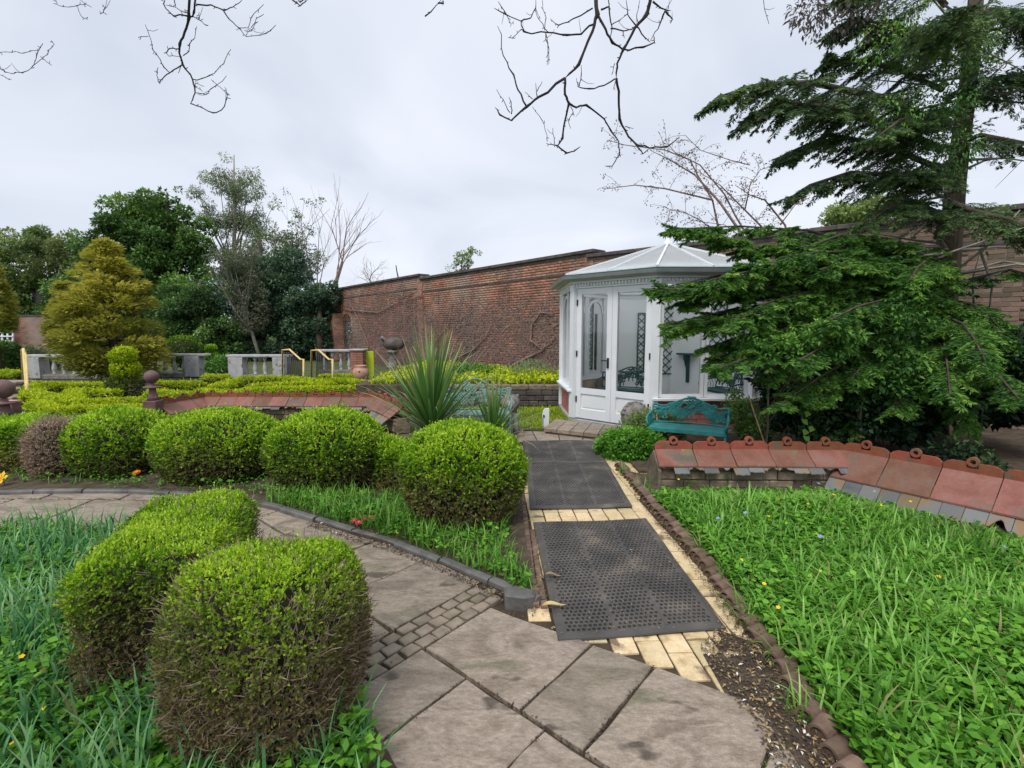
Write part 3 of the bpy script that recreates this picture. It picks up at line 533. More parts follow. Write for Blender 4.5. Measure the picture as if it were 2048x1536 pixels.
# --- rubber mats with real holes
def rubber_mat(q, nu, nv, label, rows_extra=True):
    """q: four ground corners, near left, near right, far right, far left"""
    q = [Vector((*p, 0)) for p in q]; c = sum(q, Vector()) / 4
    root = empty('rubber_mat', (c.x, c.y, 0), label, 'mat', 'black rubber hole mats along the brick path')
    wid = ((q[1] - q[0]).length + (q[2] - q[3]).length) / 2; ln = ((q[3] - q[0]).length + (q[2] - q[1]).length) / 2
    def P(s, t, z):
        a = q[0].lerp(q[1], s); b = q[3].lerp(q[2], s); p = a.lerp(b, t)
        wz = .004 * math.sin(p.x * 7 + p.y * 3) + .003 * math.sin(p.y * 9) + .021
        return (p.x, p.y, z + wz)
    T = .012; mw, ml = .05 / wid, .045 / ln
    V = []; F = []
    cols = []   # s ranges of three hole panels
    gapw = .012 / wid; pw = (1 - 2 * mw - 2 * gapw) / 3
    for k in range(3): cols.append(mw + k * (pw + gapw))
    nc = nu // 3; ang = [math.pi / 4 + i * math.pi / 4 for i in range(8)]
    tcell = (1 - 2 * ml) / nv
    for k in range(3):
        for j in range(nv):
            off = .5 if j % 2 else 0
            cw = pw / (nc + .5)
            s_start = cols[k] + off * cw
            # filler strips at the row ends
            if off: ends = [(cols[k], s_start)]
            else: ends = [(s_start + nc * cw, cols[k] + pw)]
            t0 = ml + j * tcell; t1 = t0 + tcell
            for a, b in ends:
                i0 = len(V); V += [P(a, t0, T), P(b, t0, T), P(b, t1, T), P(a, t1, T)]; F.append((i0, i0 + 1, i0 + 2, i0 + 3))
            for i in range(nc):
                s0 = s_start + i * cw; sc = s0 + cw / 2; tcn = t0 + tcell / 2; i0 = len(V); r = .36
                sq = [(1, 1), (0, 1), (-1, 1), (-1, 0), (-1, -1), (0, -1), (1, -1), (1, 0)]
                for (a, b) in sq: V.append(P(sc + a * cw / 2, tcn + b * tcell / 2, T))
                for a in ang: V.append(P(sc + math.cos(a) * cw * r, tcn + math.sin(a) * tcell * r, T))
                for a in ang: V.append(P(sc + math.cos(a) * cw * r * .94, tcn + math.sin(a) * tcell * r * .94, 0))
                for e in range(8):
                    f = (e + 1) % 8; F.append((i0 + e, i0 + f, i0 + 8 + f, i0 + 8 + e)); F.append((i0 + 8 + e, i0 + 8 + f, i0 + 16 + f, i0 + 16 + e))
    holes = MB(); holes.add(V, F)
    def strip(a, b, t0, t1):
        n_ = 24; vv = []; ff = []
        for i in range(n_ + 1):
            t = t0 + (t1 - t0) * i / n_; vv += [P(a, t, T + .0012), P(b, t, T + .0012)]
        for i in range(n_): ff.append((2 * i, 2 * i + 1, 2 * i + 3, 2 * i + 2))
        holes.add(vv, ff)
    for k in (1, 2): strip(cols[k] - gapw, cols[k], ml, 1 - ml)
    holes.build('hole_field', MAT['rubber'], root)
    # sloping border all round
    br = MB(); n_ = 20
    def ring(s_in, t_in, z): return [P(s_in + (1 - 2 * s_in) * i / n_, t_in, z) for i in range(n_)] + [P(1 - s_in, t_in + (1 - 2 * t_in) * i / n_, z) for i in range(n_)] + [P(1 - s_in - (1 - 2 * s_in) * i / n_, 1 - t_in, z) for i in range(n_)] + [P(s_in, 1 - t_in - (1 - 2 * t_in) * i / n_, z) for i in range(n_)]
    rs = [ring(0, 0, -.008), ring(.002, .002, .001), ring(mw * .8, ml * .8, T), ring(mw, ml, T)]
    vv = sum(rs, []); m_ = 4 * n_; ff = []
    for k in range(3):
        for i in range(m_): j = (i + 1) % m_; ff.append((k * m_ + i, k * m_ + j, (k + 1) * m_ + j, (k + 1) * m_ + i))
    br.add(vv, ff); br.build('border', MAT['rubber'], root)
    return root
rubber_mat(mats_w[0], 27, 42, 'large black rubber mat with round holes, nearest the stone slabs')
rubber_mat(mats_w[1], 27, 40, 'black rubber mat just past the strip of cream bricks')
rubber_mat(mats_w[2], 27, 32, 'farthest black rubber mat, ending at the step before the summerhouse')
# soil and grit lying on and between
def scatter_poly(poly, n):
    xs = [p[0] for p in poly]; ys = [p[1] for p in poly]; P = np.empty((0, 3)); 
    for _ in range(30):
        Q = np.stack([RG.uniform(min(xs), max(xs), n), RG.uniform(min(ys), max(ys), n), np.zeros(n)], 1); P = np.concatenate([P, Q[inside_np(poly, Q)]])
        if len(P) >= n: break
    return P[:n]
# --- kerb stones along the curve
kerb = empty('kerb', (-1.5, 3.9, 0), kind='structure')
def resample(pts, step):
    out_ = [pts[0].copy()]; acc = 0
    for i in range(len(pts) - 1):
        a, b = pts[i], pts[i + 1]; d = (b - a).length; t = step - acc
        while t < d: out_.append(a.lerp(b, t / d)); t += step
        acc = d - (t - step)
    out_.append(pts[-1].copy()); return out_
kp = resample(kerb_pts, .46)
for i in range(len(kp) - 1):
    a, b = kp[i], kp[i + 1]
    if (b - a).length < .12: continue
    d = (b - a).normalized(); nrm = Vector((-d.y, d.x, 0)); a = a + d * .006; b = b - d * .006
    last = i >= len(kp) - 3
    h = .052 + random.uniform(-.006, .008); w_ = .055; jig = nrm * random.uniform(-.008, .012)
    prof = [(-.01, -.03), (-.004, h - .012), (.008, h), (w_ - .01, h), (w_, h - .012), (w_ + .004, -.03)]
    mb = MB(); vv = []
    for e in (a, b):
        tilt = random.uniform(-.004, .004)
        for (o_, z) in prof: vv.append(e + nrm * o_ + jig + Vector((0, 0, z + (tilt if z > 0 else 0))))
    n_ = len(prof); ff = [tuple(range(n_)), tuple(range(2 * n_ - 1, n_ - 1, -1))] + [(k, n_ + k, n_ + (k + 1) % n_, (k + 1) % n_) for k in range(n_)]
    mb.add(vv, ff); mb.build('kerb_stone', MAT['kerb'], kerb)
e = at(1040, 1205); mb = MB(); mb.prism([(e.x - .10, e.y + .035), (e.x - .09, e.y - .055), (e.x + .03, e.y - .085), (e.x + .085, e.y - .06), (e.x + .095, e.y - .01), (e.x + .05, e.y + .03)], -.02, .085, .014); mb.build('kerb_stone', MAT['kerb'], kerb)
# --- curled clay edging on the right of the path
edging = empty('curled_edging', (1.2, 3, 0), kind='structure')
def curl_mesh(k):
    mb = MB(); r0, r1, ln = .047, .034, .085; ns = 9
    outer = []; inner = []
    pts2 = [(-r0, -.06)] + [(-r0 * math.cos(math.pi * i / ns), r0 * math.sin(math.pi * i / ns) + .012) for i in range(ns + 1)] + [(r0, -.06)]
    pin = [(-r1, -.06)] + [(-r1 * math.cos(math.pi * i / ns), r1 * math.sin(math.pi * i / ns) + .012) for i in range(ns + 1)] + [(r1, -.06)]
    n_ = len(pts2); vv = []
    for y in (-ln / 2, ln / 2):
        tp = 1 if y < 0 else .9
        for (x, z) in pts2: vv.append((x * tp, y, z * tp))
        for (x, z) in pin: vv.append((x * tp, y, z * tp))
    ff = []
    for i in range(n_ - 1):
        ff += [(i, i + 1, 2 * n_ + i + 1, 2 * n_ + i), (n_ + i + 1, n_ + i, 3 * n_ + i, 3 * n_ + i + 1), (i + 1, i, n_ + i, n_ + i + 1), (2 * n_ + i, 2 * n_ + i + 1, 3 * n_ + i + 1, 3 * n_ + i)]
    mb.add(vv, ff, False)
    mb.box((0, ln * .3, -.01), (r0 * 1.8, .012, .07))
    return mb.mesh('edging_tile', MAT['edge'])
cm = curl_mesh(0)
ep = resample(edge_pts, .093)
for i in range(len(ep) - 1):
    p = ep[i]; d = (ep[i + 1] - ep[i]).normalized(); a = math.atan2(d.y, d.x)
    if p.y < .9: break
    link('edging_tile', cm, edging, loc=(p.x + random.uniform(-.006, .006), p.y, random.uniform(-.012, .012) + .015), rot=(random.uniform(-.12, .12), random.uniform(-.12, .12), a + math.pi + random.uniform(-.12, .12) + .5), local=True)
    edging.children[-1].matrix_parent_inverse = base_inv(edging)
# --- small red brick edging on the left of the path, two uneven rows
bedge = empty('brick_edging', (0, 4, 0), kind='structure')
lp = resample([at(1074, 1212), at(1066, 1160), at(1058, 1090), at(1049, 1022), at(1042, 950), at(1034, 890)], .075)
for i, p in enumerate(lp[:-1]):
    for k in (0, 1):
        if k == 1 and i > 14: continue
        mb = MB(); mb.box((p.x + k * .045 - .005, p.y + random.uniform(-.004, .004), .012 - k * .014), (.038, .064, .05), rz=random.uniform(-.08, .08), bev=.005); mb.build('brick', MAT['edge'], bedge)
# --- paved landing and step before the summerhouse
landing = empty('landing_step', (.9, 7.2, 0), kind='structure')
for k in range(5):
    a = at(1088, 868).lerp(at(1225, 884), k / 5); b = at(1088, 868).lerp(at(1225, 884), (k + 1) / 5 - .008)
    c_, d_ = Vector((b.x + .25, b.y + .75, 0)), Vector((a.x + .25, a.y + .75, 0))
    mb = MB(); mb.prism([tuple(a.xy), tuple(b.xy), tuple(c_.xy), tuple(d_.xy)], .04, .10, .006); mb.build('slab', MAT['slab'], landing)
    mb = MB(); mb.prism([(a.x + .02, a.y + .02), (b.x + .015, b.y + .02), tuple(c_.xy), tuple(d_.xy)], -.02, .04, 0); mb.build('riser_stone', MAT['stone'], landing)
# flat paving between the mats and the step
for k in range(4):
    a = at(1032, 884).lerp(at(1210, 884), k / 4); b = at(1032, 884).lerp(at(1210, 884), (k + 1) / 4 - .01); c_ = at(1222, 868).lerp(at(1015, 862), 1 - (k + 1) / 4 + .01); d_ = at(1222, 868).lerp(at(1015, 862), 1 - k / 4)
    mb = MB(); mb.prism([tuple(a.xy), tuple(b.xy), tuple(c_.xy), tuple(d_.xy)], -.03, .008, .004); mb.build('slab', MAT['slab'], landing)
# lawn strip between the low dark wall and the landing
lawn_poly = [tuple(at(1022, 862).xy), tuple(at(1088, 860).xy), (1.0, 8.1), (1.15, 8.9), (1.0, 10.2), (-1.2, 10.2), (-1.0, 8.0)]
sheet('lawn', lawn_poly, .01, MAT['ground'], amp=.01)
# ================================================================== LOW WALLS WITH RED RIDGE TILES
def ridge_mesh(L_, run, drop, fin=.075, ring=.043):
    """one ridge tile along x, its apex line at z=0, with crest and pierced ring; returns two meshes (slopes, crest)"""
    g_ = .004; x0, x1 = g_, L_ - g_; t = .016
    mb = MB()
    for s in (-1, 1):
        vs = [(x0, 0, 0), (x1, 0, 0), (x1, s * run, -drop), (x0, s * run, -drop), (x0, 0, -t * 1.3), (x1, 0, -t * 1.3), (x1, s * run, -drop - t), (x0, s * run, -drop - t)]
        fs = [(0, 1, 2, 3), (7, 6, 5, 4), (2, 6, 7, 3), (0, 3, 7, 4), (1, 5, 6, 2)]
        if s < 0: pass
        mb.add(vs, fs)
    a = mb.mesh('ridge_tile', MAT['tile'])
    cr = MB(); th = .014; n_ = 14; cxm = L_ / 2; cz = fin + .008
    # stepped fin outline as a band each side of the ring
    prof = [(x0, -.022), (x0, fin * .55), (x0 + .012, fin * .62), (x0 + .018, fin * .8), (x0 + .034, fin * .88), (x0 + .05, fin)]
    left = prof + [(cxm - ring * .95, fin), (cxm - ring * .95, -.022)]
    def ext(poly):
        n = len(poly); vv = [(p[0], -th, p[1]) for p in poly] + [(p[0], th, p[1]) for p in poly]
        cr.add(vv, [tuple(range(n)), tuple(range(2 * n - 1, n - 1, -1))] + [(i, n + i, n + (i + 1) % n, (i + 1) % n) for i in range(n)])
    ext(left); ext([(L_ - p[0], p[1]) for p in reversed(left)])
    ext([(cxm - ring * .95, -.022), (cxm - ring * .95, fin * .35), (cxm + ring * .95, fin * .35), (cxm + ring * .95, -.022)])
    vv = []; th2 = th * 1.35
    for k in range(n_):
        a2 = 2 * math.pi * k / n_; c_, s_ = math.cos(a2), math.sin(a2)
        for (rr, yy) in ((ring, -th2), (ring, th2), (ring * .5, th2), (ring * .5, -th2)): vv.append((cxm + c_ * rr, yy, cz + s_ * rr))
    ff = []
    for k in range(n_):
        j = (k + 1) % n_
        for e_ in range(4): f_ = (e_ + 1) % 4; ff.append((k * 4 + e_, j * 4 + e_, j * 4 + f_, k * 4 + f_))
    cr.add(vv, ff)
    return a, cr.mesh('crest', MAT['tilecrest'])
def slate_mesh(w_, ln, run, drop, kind, seed):
    """a slate hanging down the slope from under the tiles; edge rounded, broken or square"""
    rr = random.Random(seed); n_ = 8; pts = [(0, 0), (w_, 0)]
    for i in range(n_ + 1):
        u = 1 - i / n_
        if kind == 0: e_ = ln - .09 * (abs(u - .5) * 2) ** 2.6
        elif kind == 1: e_ = ln * (.62 + .12 * math.sin(u * 7 + seed)) + rr.uniform(-.01, .01)
        else: e_ = ln + rr.uniform(-.005, .005)
        pts.append((u * w_, e_))
    k = math.hypot(run, drop); dx, dz = run / k, drop / k; t = .009
    vv = [(p[0], -p[1] * dx, -p[1] * dz) for p in pts]; vv += [(v[0], v[1], v[2] - t) for v in vv]; n = len(pts)
    ff = [tuple(range(n - 1, -1, -1)), tuple(range(n, 2 * n))] + [(i, (i + 1) % n, n + (i + 1) % n, n + i) for i in range(n)]
    return MB().add(vv, ff).mesh('slate', MAT['slate'])
def wall_run(root, a, b, z, run, drop, tl, slate_len, sides=(-1,), stone_h=.09, back=True, seed=0, body_w=.13):
    """tiles, slates and coursed stones of one straight run from a to b (right-hand side of a->b is y<0)"""
    a = Vector((*a, 0)); b = Vector((*b, 0)); d = b - a; Ln = d.length; ang = math.atan2(d.y, d.x); n_ = max(1, round(Ln / tl)); tl = Ln / n_
    inv = base_inv(root); M0 = Matrix.Translation((a.x, a.y, z)) @ Matrix.Rotation(ang, 4, 'Z')
    ta, tb = ridge_mesh(tl, run, drop)
    for i in range(n_):
        M_ = M0 @ Matrix.Translation((i * tl, random.uniform(-.004, .004), random.uniform(-.003, .003))) @ Matrix.Rotation(random.uniform(-.012, .012), 4, 'X')
        o = bpy.data.objects.new('ridge_tile', ta); C.objects.link(o); o.parent = root; o.matrix_parent_inverse = inv; o.matrix_basis = M_
        c_ = bpy.data.objects.new('crest', tb); C.objects.link(c_); c_.parent = o
    sw = .15; ns = int(Ln / sw)
    for s in sides:
        for i in range(ns):
            k = random.Random(seed * 100 + i).choice((0, 0, 1, 2) if slate_len > .2 else (1, 2, 2)); me = slate_mesh(sw - .004, slate_len * random.uniform(.85, 1.1), run, drop, k, seed * 50 + i)
            sh = run * .55
            M_ = M0 @ (Matrix.Identity(4) if s < 0 else Matrix.Translation((Ln, 0, 0)) @ Matrix.Rotation(math.pi, 4, 'Z')) @ Matrix.Translation((i * sw, -sh, -drop * .55 - .022 - .003 * (i % 2)))
            o = bpy.data.objects.new('slate', me); C.objects.link(o); o.parent = root; o.matrix_parent_inverse = inv; o.matrix_basis = M_
    # core and stones
    top = z - drop - .03; core = MB(); core.box((Ln / 2, 0, top / 2 - .01), (Ln, body_w * 2 - .03, top + .02), m=Matrix.Translation((a.x, a.y, 0)) @ Matrix.Rotation(ang, 4, 'Z')); core.build('wall_core', MAT['stone'], root)
    zc = 0; r_ = 0
    while zc < top - .03:
        h = min(stone_h * random.uniform(.7, 1.2), top - zc); x = 0
        while x < Ln - .05:
            w_ = min(random.uniform(.14, .34), Ln - x)
            mb = MB(); M1 = Matrix.Translation((a.x, a.y, 0)) @ Matrix.Rotation(ang, 4, 'Z')
            for s in (sides if not back else sides):
                mb.box((x + w_ / 2, s * (body_w - .03 + random.uniform(0, .02)), zc + h / 2), (w_ - .008, .06, h - .008), bev=.01, m=M1)
            mb.build('stone', MAT['stone'], root); x += w_
        zc += h
RW = [(1.50, 5.06), (3.47, 5.02), (5.05, 2.68)]
rw = empty('low_garden_wall', (3, 5, 0), 'low stone wall with bright red ridge tiles and hanging slates beside the lush green bed', 'garden wall', 'low tiled garden walls')
wall_run(rw, RW[0], RW[1], .395, .20, .135, .385, .17, seed=1)
wall_run(rw, RW[1], RW[2], .40, .28, .24, .38, .40, seed=2)
mb = MB(); mb.prism([(-.2, 0), (.2, 0), (.2, .2), (.0, .37), (-.2, .2)], 0, .03, m=Matrix.Translation((1.49, 5.06, 0)) @ Matrix.Rotation(R(90), 4, 'Z') @ Matrix.Rotation(R(90), 4, 'X')); mb.build('gable_stone', MAT['stone'], rw)
LW = [(-5.85, 8.0), (-5.70, 9.0), (-2.5, 8.95), (-1.75, 7.75)]
lw = empty('low_garden_wall', (-4, 9, 0), 'low stone wall with pinkish red ridge tiles in front of the golden knot hedges', 'garden wall', 'low tiled garden walls')
wall_run(lw, LW[0], LW[1], .41, .22, .16, .34, .16, seed=3)
wall_run(lw, LW[1], LW[2], .41, .20, .145, .335, .16, seed=4)
wall_run(lw, LW[2], LW[3], .41, .22, .16, .34, .26, seed=5)
def finial_post(x, y, hgt, r, label, m='darkclay'):
    root = empty('ball_finial_post', (x, y, 0), label, 'finial', 'clay ball finials on posts')
    mb = MB(); mb.box((x, y, hgt * .25), (.2, .2, hgt * .5), bev=.01); mb.build('post', MAT['darkclay'], root)
    mb = MB(); z0 = hgt * .5; mb.lathe([(.09, z0), (.07, z0 + .06), (.05, hgt - r * 2 - .12), (.05, hgt - r * 2 - .09), (.13, hgt - r * 2 - .075), (.13, hgt - r * 2 - .055), (.045, hgt - r * 2 - .045), (.035, hgt - r * 2)], (x, y, 0)); mb.build('neck', MAT['darkclay'], root)
    mb = MB(); mb.lathe([(max(.004, r * math.sin(math.pi * k / 10)), hgt - r - r * math.cos(math.pi * k / 10)) for k in range(11)], (x, y, 0), 20); mb.build('ball', MAT['darkclay'], root)
finial_post(-5.86, 7.93, .98, .105, 'dark clay ball finial at the left end of the pinkish tiled wall')
finial_post(-6.75, 6.45, .98, .125, 'dark clay ball finial on a post beside the stone steps, cut by the picture edge')
# ================================================================== TALL BRICK WALL
wall = empty('brick_garden_wall', (2.06, 13.1, 0), 'tall weathered red brick garden wall with dark coping running behind the summerhouse', 'brick wall')
WN = Vector((.652, .758)); wd = Vector((.758, -.652, 0))       # right-hand stretch, facing (-.652,-.758)
C0 = Vector((2.06, 13.1, 0)); CL = Vector((-5.69, 6.8, 0)).normalized()
def frame(o, d):
    n = Vector((-d.y, d.x, 0)); return Matrix(((d.x, n.x, 0, o.x), (d.y, n.y, 0, o.y), (0, 0, 1, o.z), (0, 0, 0, 1)))
# in each local frame x runs along the wall, the visible face looks to -y
MR = frame(C0, wd); ML = frame(C0, CL)
def face_sign(M_):
    f = (M_.to_3x3() @ Vector((0, -1, 0))); return 1 if f.dot(Vector((0, 0, 0)) - M_.translation) > 0 else -1
fsR, fsL = face_sign(MR), face_sign(ML)
GATE = (16.05, 17.35)
def wall_body(M_, s0, s1, h, fs, name='mortar_body', z0=-.05):
    mb = MB(); mb.box(((s0 + s1) / 2, fs * .168, (h + z0) / 2), (s1 - s0, .33, h - z0), m=M_); mb.build(name, MAT['mortar'], wall)
HR, HL1, HL2 = 3.60, 3.72, 3.87
wall_body(MR, .0, 13.0, HR - .1, fsR)
wall_body(ML, .0, 8.87, HL1 - .1, fsL); wall_body(ML, 8.872, GATE[0], HL2 - .1, fsL); wall_body(ML, GATE[1], 20.5, HL2 - .1, fsL)
mb = MB(); mb.box(((GATE[0] + GATE[1]) / 2, fsL * .175, (2.6 + HL2 - .1) / 2), (GATE[1] - GATE[0] - .004, .33, HL2 - .1 - 2.6), m=ML); mb.build('mortar_body', MAT['mortar'], wall)
CH, BW = .077, .224
brs = []
def courses(M_, s0, s1, h, fs, holes=()):
    for c in range(int((h - .1) / CH)):
        z = c * CH + CH / 2; x = s0 - (BW / 2 if c % 2 else 0); k = 0
        while x < s1:
            w_ = BW if (c % 6) else BW / 2
            a, b = max(x, s0), min(x + w_, s1); x += w_
            if b - a < .05: continue
            mid = (a + b) / 2
            if any(q[0] < mid < q[1] and z < q[2] for q in holes): continue
            p = M_ @ Vector((mid, 0, z)); brs.append((M_, fs, mid, z, b - a, p))
courses(MR, .02, 12.5, HR, fsR)
courses(ML, .0, 8.87, HL1, fsL); courses(ML, 8.87, 20.5, HL2, fsL, [(GATE[0], GATE[1], 2.5)])
vis = []
for i, (M_, fs, mid, z, w_, p) in enumerate(brs):
    px = 1024 + p.x / p.y * FPX; py = 660 + (EYE - p.z) / p.y * FPX
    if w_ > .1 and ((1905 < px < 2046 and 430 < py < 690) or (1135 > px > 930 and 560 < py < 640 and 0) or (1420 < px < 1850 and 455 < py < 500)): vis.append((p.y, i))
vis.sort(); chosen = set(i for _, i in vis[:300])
bm_cache = {}
def brick_mesh(w_, v, m='brick'):
    k = (round(w_, 2), v, m)
    if k not in bm_cache:
        mb = MB(); mb.box((0, 0, 0), (w_ - .011, .06, CH - .011), bev=.003); me = mb.mesh('brick', MAT[m]); setattrf(me, 'rnd', [v / 8] * len(mb.v)); bm_cache[k] = me
    return bm_cache[k]
BK = {0: ([], [], []), 1: ([], [], [])}; winv = base_inv(wall)
for i, (M_, fs, mid, z, w_, p) in enumerate(brs):
    yo = random.uniform(-.004, .004)
    if i in chosen:
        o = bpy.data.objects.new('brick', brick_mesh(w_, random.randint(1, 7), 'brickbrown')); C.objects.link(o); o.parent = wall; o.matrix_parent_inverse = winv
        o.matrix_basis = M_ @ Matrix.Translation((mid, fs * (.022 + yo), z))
    else:
        x0, x1, z0, z1 = mid - w_ / 2 + .006, mid + w_ / 2 - .006, z - CH / 2 + .006, z + CH / 2 - .006; y0, y1 = fs * (-.008 + yo), fs * .02
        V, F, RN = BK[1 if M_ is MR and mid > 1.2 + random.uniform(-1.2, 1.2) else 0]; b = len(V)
        for q in ((x0, y0, z0), (x1, y0, z0), (x1, y0, z1), (x0, y0, z1), (x0, y1, z0), (x1, y1, z0), (x1, y1, z1), (x0, y1, z1)): V.append(M_ @ Vector(q))
        F += [(b, b + 1, b + 2, b + 3), (b, b + 4, b + 5, b + 1), (b + 1, b + 5, b + 6, b + 2), (b + 2, b + 6, b + 7, b + 3), (b + 3, b + 7, b + 4, b)]
        RN += [random.random() * .7 + .3 * random.random()] * 8
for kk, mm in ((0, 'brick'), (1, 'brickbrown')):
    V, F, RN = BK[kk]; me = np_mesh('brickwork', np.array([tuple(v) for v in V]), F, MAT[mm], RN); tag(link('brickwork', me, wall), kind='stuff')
def coping(M_, s0, s1, h, fs, step=.46):
    n_ = int((s1 - s0) / step); st = (s1 - s0) / n_
    for i in range(n_):
        mb = MB(); x = s0 + (i + .5) * st
        mb.box((x, fs * .165, h - .045), (st - .008, .50, .09), bev=.012, m=M_); mb.build('coping_stone', MAT['coping'], wall)
    for k, (zz, o_) in enumerate(((h - .13, .03), (h - .56, .025))):
        mb = MB(); mb.box(((s0 + s1) / 2, fs * (.1 - o_), zz), (s1 - s0, .20, .065), m=M_); mb.build('string_course', MAT['coping'], wall)
coping(MR, -.1, 12.8, HR, fsR); coping(ML, -.15, 8.9, HL1, fsL); coping(ML, 8.9, 20.5, HL2, fsL)
def brick_block(name, parent, M_, c, s):
    """a pier laid in bricks, all four sides"""
    V = []; F = []; RN = []; n_ = int(s[2] / CH)
    core = MB(); core.box((c[0], c[1], s[2] / 2), (s[0] - .02, s[1] - .02, s[2]), m=M_); core.build(name, MAT['mortar'], parent)
    for k in range(n_):
        z0, z1 = k * CH + .005, (k + 1) * CH - .006
        for (ax_, half, ln_) in ((0, s[1] / 2, s[0]), (0, -s[1] / 2, s[0]), (1, s[0] / 2, s[1]), (1, -s[0] / 2, s[1])):
            x = -ln_ / 2 - (.11 if (k + ax_) % 2 else 0)
            while x < ln_ / 2 - .02:
                x0, x1 = max(x, -ln_ / 2) + .005, min(x + .224, ln_ / 2) - .005; x += .224
                if x1 - x0 < .03: continue
                b = len(V); r_ = random.random()
                for q in ((x0, z0), (x1, z0), (x1, z1), (x0, z1)): V.append(tuple(M_ @ Vector((c[0] + q[0], c[1] + half, q[1]) if ax_ == 0 else (c[0] + half, c[1] + q[0], q[1]))))
                F.append((b, b + 1, b + 2, b + 3)); RN += [r_] * 4
    o = link('brickwork', np_mesh('brickwork', np.array(V), F, MAT['brick'], RN), parent); o['kind'] = 'stuff'
brick_block('pier', wall, ML, (.05, fsL * .165), (.30, .36, HL1 - .1)); brick_block('pier', wall, ML, (8.95, fsL * .15), (.4, .36, HL2 - .12))
for xx, hh in (): mb = MB(); mb.box((xx, fsL * .14, hh + .05), (.52, .52, .08), m=ML, bev=.01); mb.build('pier_cap', MAT['coping'], wall)
# brick jamb and arch of the gateway, iron gate in it
brick_block('pier', wall, ML, (GATE[1] + .35, fsL * -.25), (.68, .5, 2.5))
ga = MB(); nA = 10
for i in range(nA):
    a0, a1 = math.pi * i / nA, math.pi * (i + 1) / nA; cx = (GATE[0] + GATE[1]) / 2; r0 = (GATE[1] - GATE[0]) / 2 
    q = [(cx + r * math.cos(a), fs_, 1.95 + r * math.sin(a) * .85) for r in (r0, r0 + .22) for a in (a0 + .02, a1 - .02) for fs_ in (fsL * -.03, fsL * .30)]
    ga.add([ML @ Vector(v) for v in q], [(0, 2, 6, 4), (1, 5, 7, 3), (0, 1, 3, 2), (4, 6, 7, 5), (0, 4, 5, 1), (2, 3, 7, 6)])
ga_o = ga.build('arch', MAT['brick'], wall); setattrf(ga_o.data, 'rnd', [.55] * len(ga.v))
gate = empty('iron_gate', ML @ Vector((16.7, 0, 0)), 'black wrought iron gate with upright bars in the arched opening of the brick wall', 'gate')
for i in range(8):
    x = GATE[0] + .08 + i * (GATE[1] - GATE[0] - .16) / 7; mb = MB(); mb.tube([ML @ Vector((x, fsL * .15, .05)), ML @ Vector((x, fsL * .15, 2.2 - .12 * abs(i - 3.5) / 3.5))], .013, 5); mb.build('bar', MAT['black'], gate)
for z in (.15, 1.1, 2.05): mb = MB(); mb.bar(ML @ Vector((GATE[0] + .03, fsL * .15, z)), ML @ Vector((GATE[1] - .03, fsL * .15, z)), .03, .04); mb.build('rail', MAT['black'], gate)
for x in (GATE[0] + .04, GATE[1] - .06): mb = MB(); mb.bar(ML @ Vector((x, fsL * .12, 0)), ML @ Vector((x, fsL * .12, 2.15)), .09, .09); mb.build('gate_post', MAT['black'], gate)
# --- low dark retaining wall of the raised bed, left of the summerhouse
rb = empty('retaining_wall', (.2, 10.2, 0), 'low dark stone retaining wall of the raised bed beside the summerhouse', 'retaining wall')
ra, rb_ = Vector((1.05, 10.55, 0)), Vector((-1.6, 10.6, 0)); d = (rb_ - ra).normalized()
for c in range(4):
    x = 0
    while x < 2.6:
        w_ = random.uniform(.18, .4); p = ra + d * (x + w_ / 2); mb = MB(); mb.box((p.x, p.y + random.uniform(-.01, .01), .055 + c * .115), (w_ - .01, .22, .108), bev=.015); mb.build('stone', MAT['coping'] if c < 3 else MAT['stone'], rb); x += w_
sheet('raised_bed_soil', [(1.1, 10.62), (-3.4, 10.6), (-4.0, 19.5), (1.9, 13.0)], .44, MAT['soil'], amp=.02, grid=.4)
# ================================================================== OCTAGONAL SUMMERHOUSE
SX, SY, SR = 2.95, 9.5, 2.05; ROT = 24.0; FL = .07
sh = empty('summerhouse', (SX, SY, 0), 'white octagonal summerhouse with glazed doors, arched windows and a pale pointed roof', 'summerhouse')
def vtx(k, r=SR): a = R(ROT + 45 * k); return Vector((SX + r * math.cos(a), SY + r * math.sin(a), 0))
def fm(k):
    """frame of the face between corner k and k+1: x along the face from k to k+1, y outward, origin at face middle"""
    a, b = vtx(k), vtx(k + 1); d = (b - a).normalized(); o = (a + b) / 2; n = Vector((d.y, -d.x, 0)); return Matrix(((d.x, n.x, 0, o.x), (d.y, n.y, 0, o.y), (0, 0, 1, 0), (0, 0, 0, 1)))
FWD = (vtx(1) - vtx(0)).length
fl = MB(); fl.prism([tuple(vtx(k, SR + .05).xy) for k in range(8)], 0, FL - .01); fl.build('floor', MAT['palestone'], sh)
Z_S, Z_T = .575, 2.35        # sill, top of glazing
for k in range(8):
    v = vtx(k, SR - .03); mb = MB(); mb.box((v.x, v.y, (FL + Z_T + .06) / 2), (.13, .13, Z_T + .06 - FL), rz=R(ROT + 45 * k), bev=.012); mb.build('post', MAT['white'], sh)
DOOR = 4; BACK = (0, 1, 7)
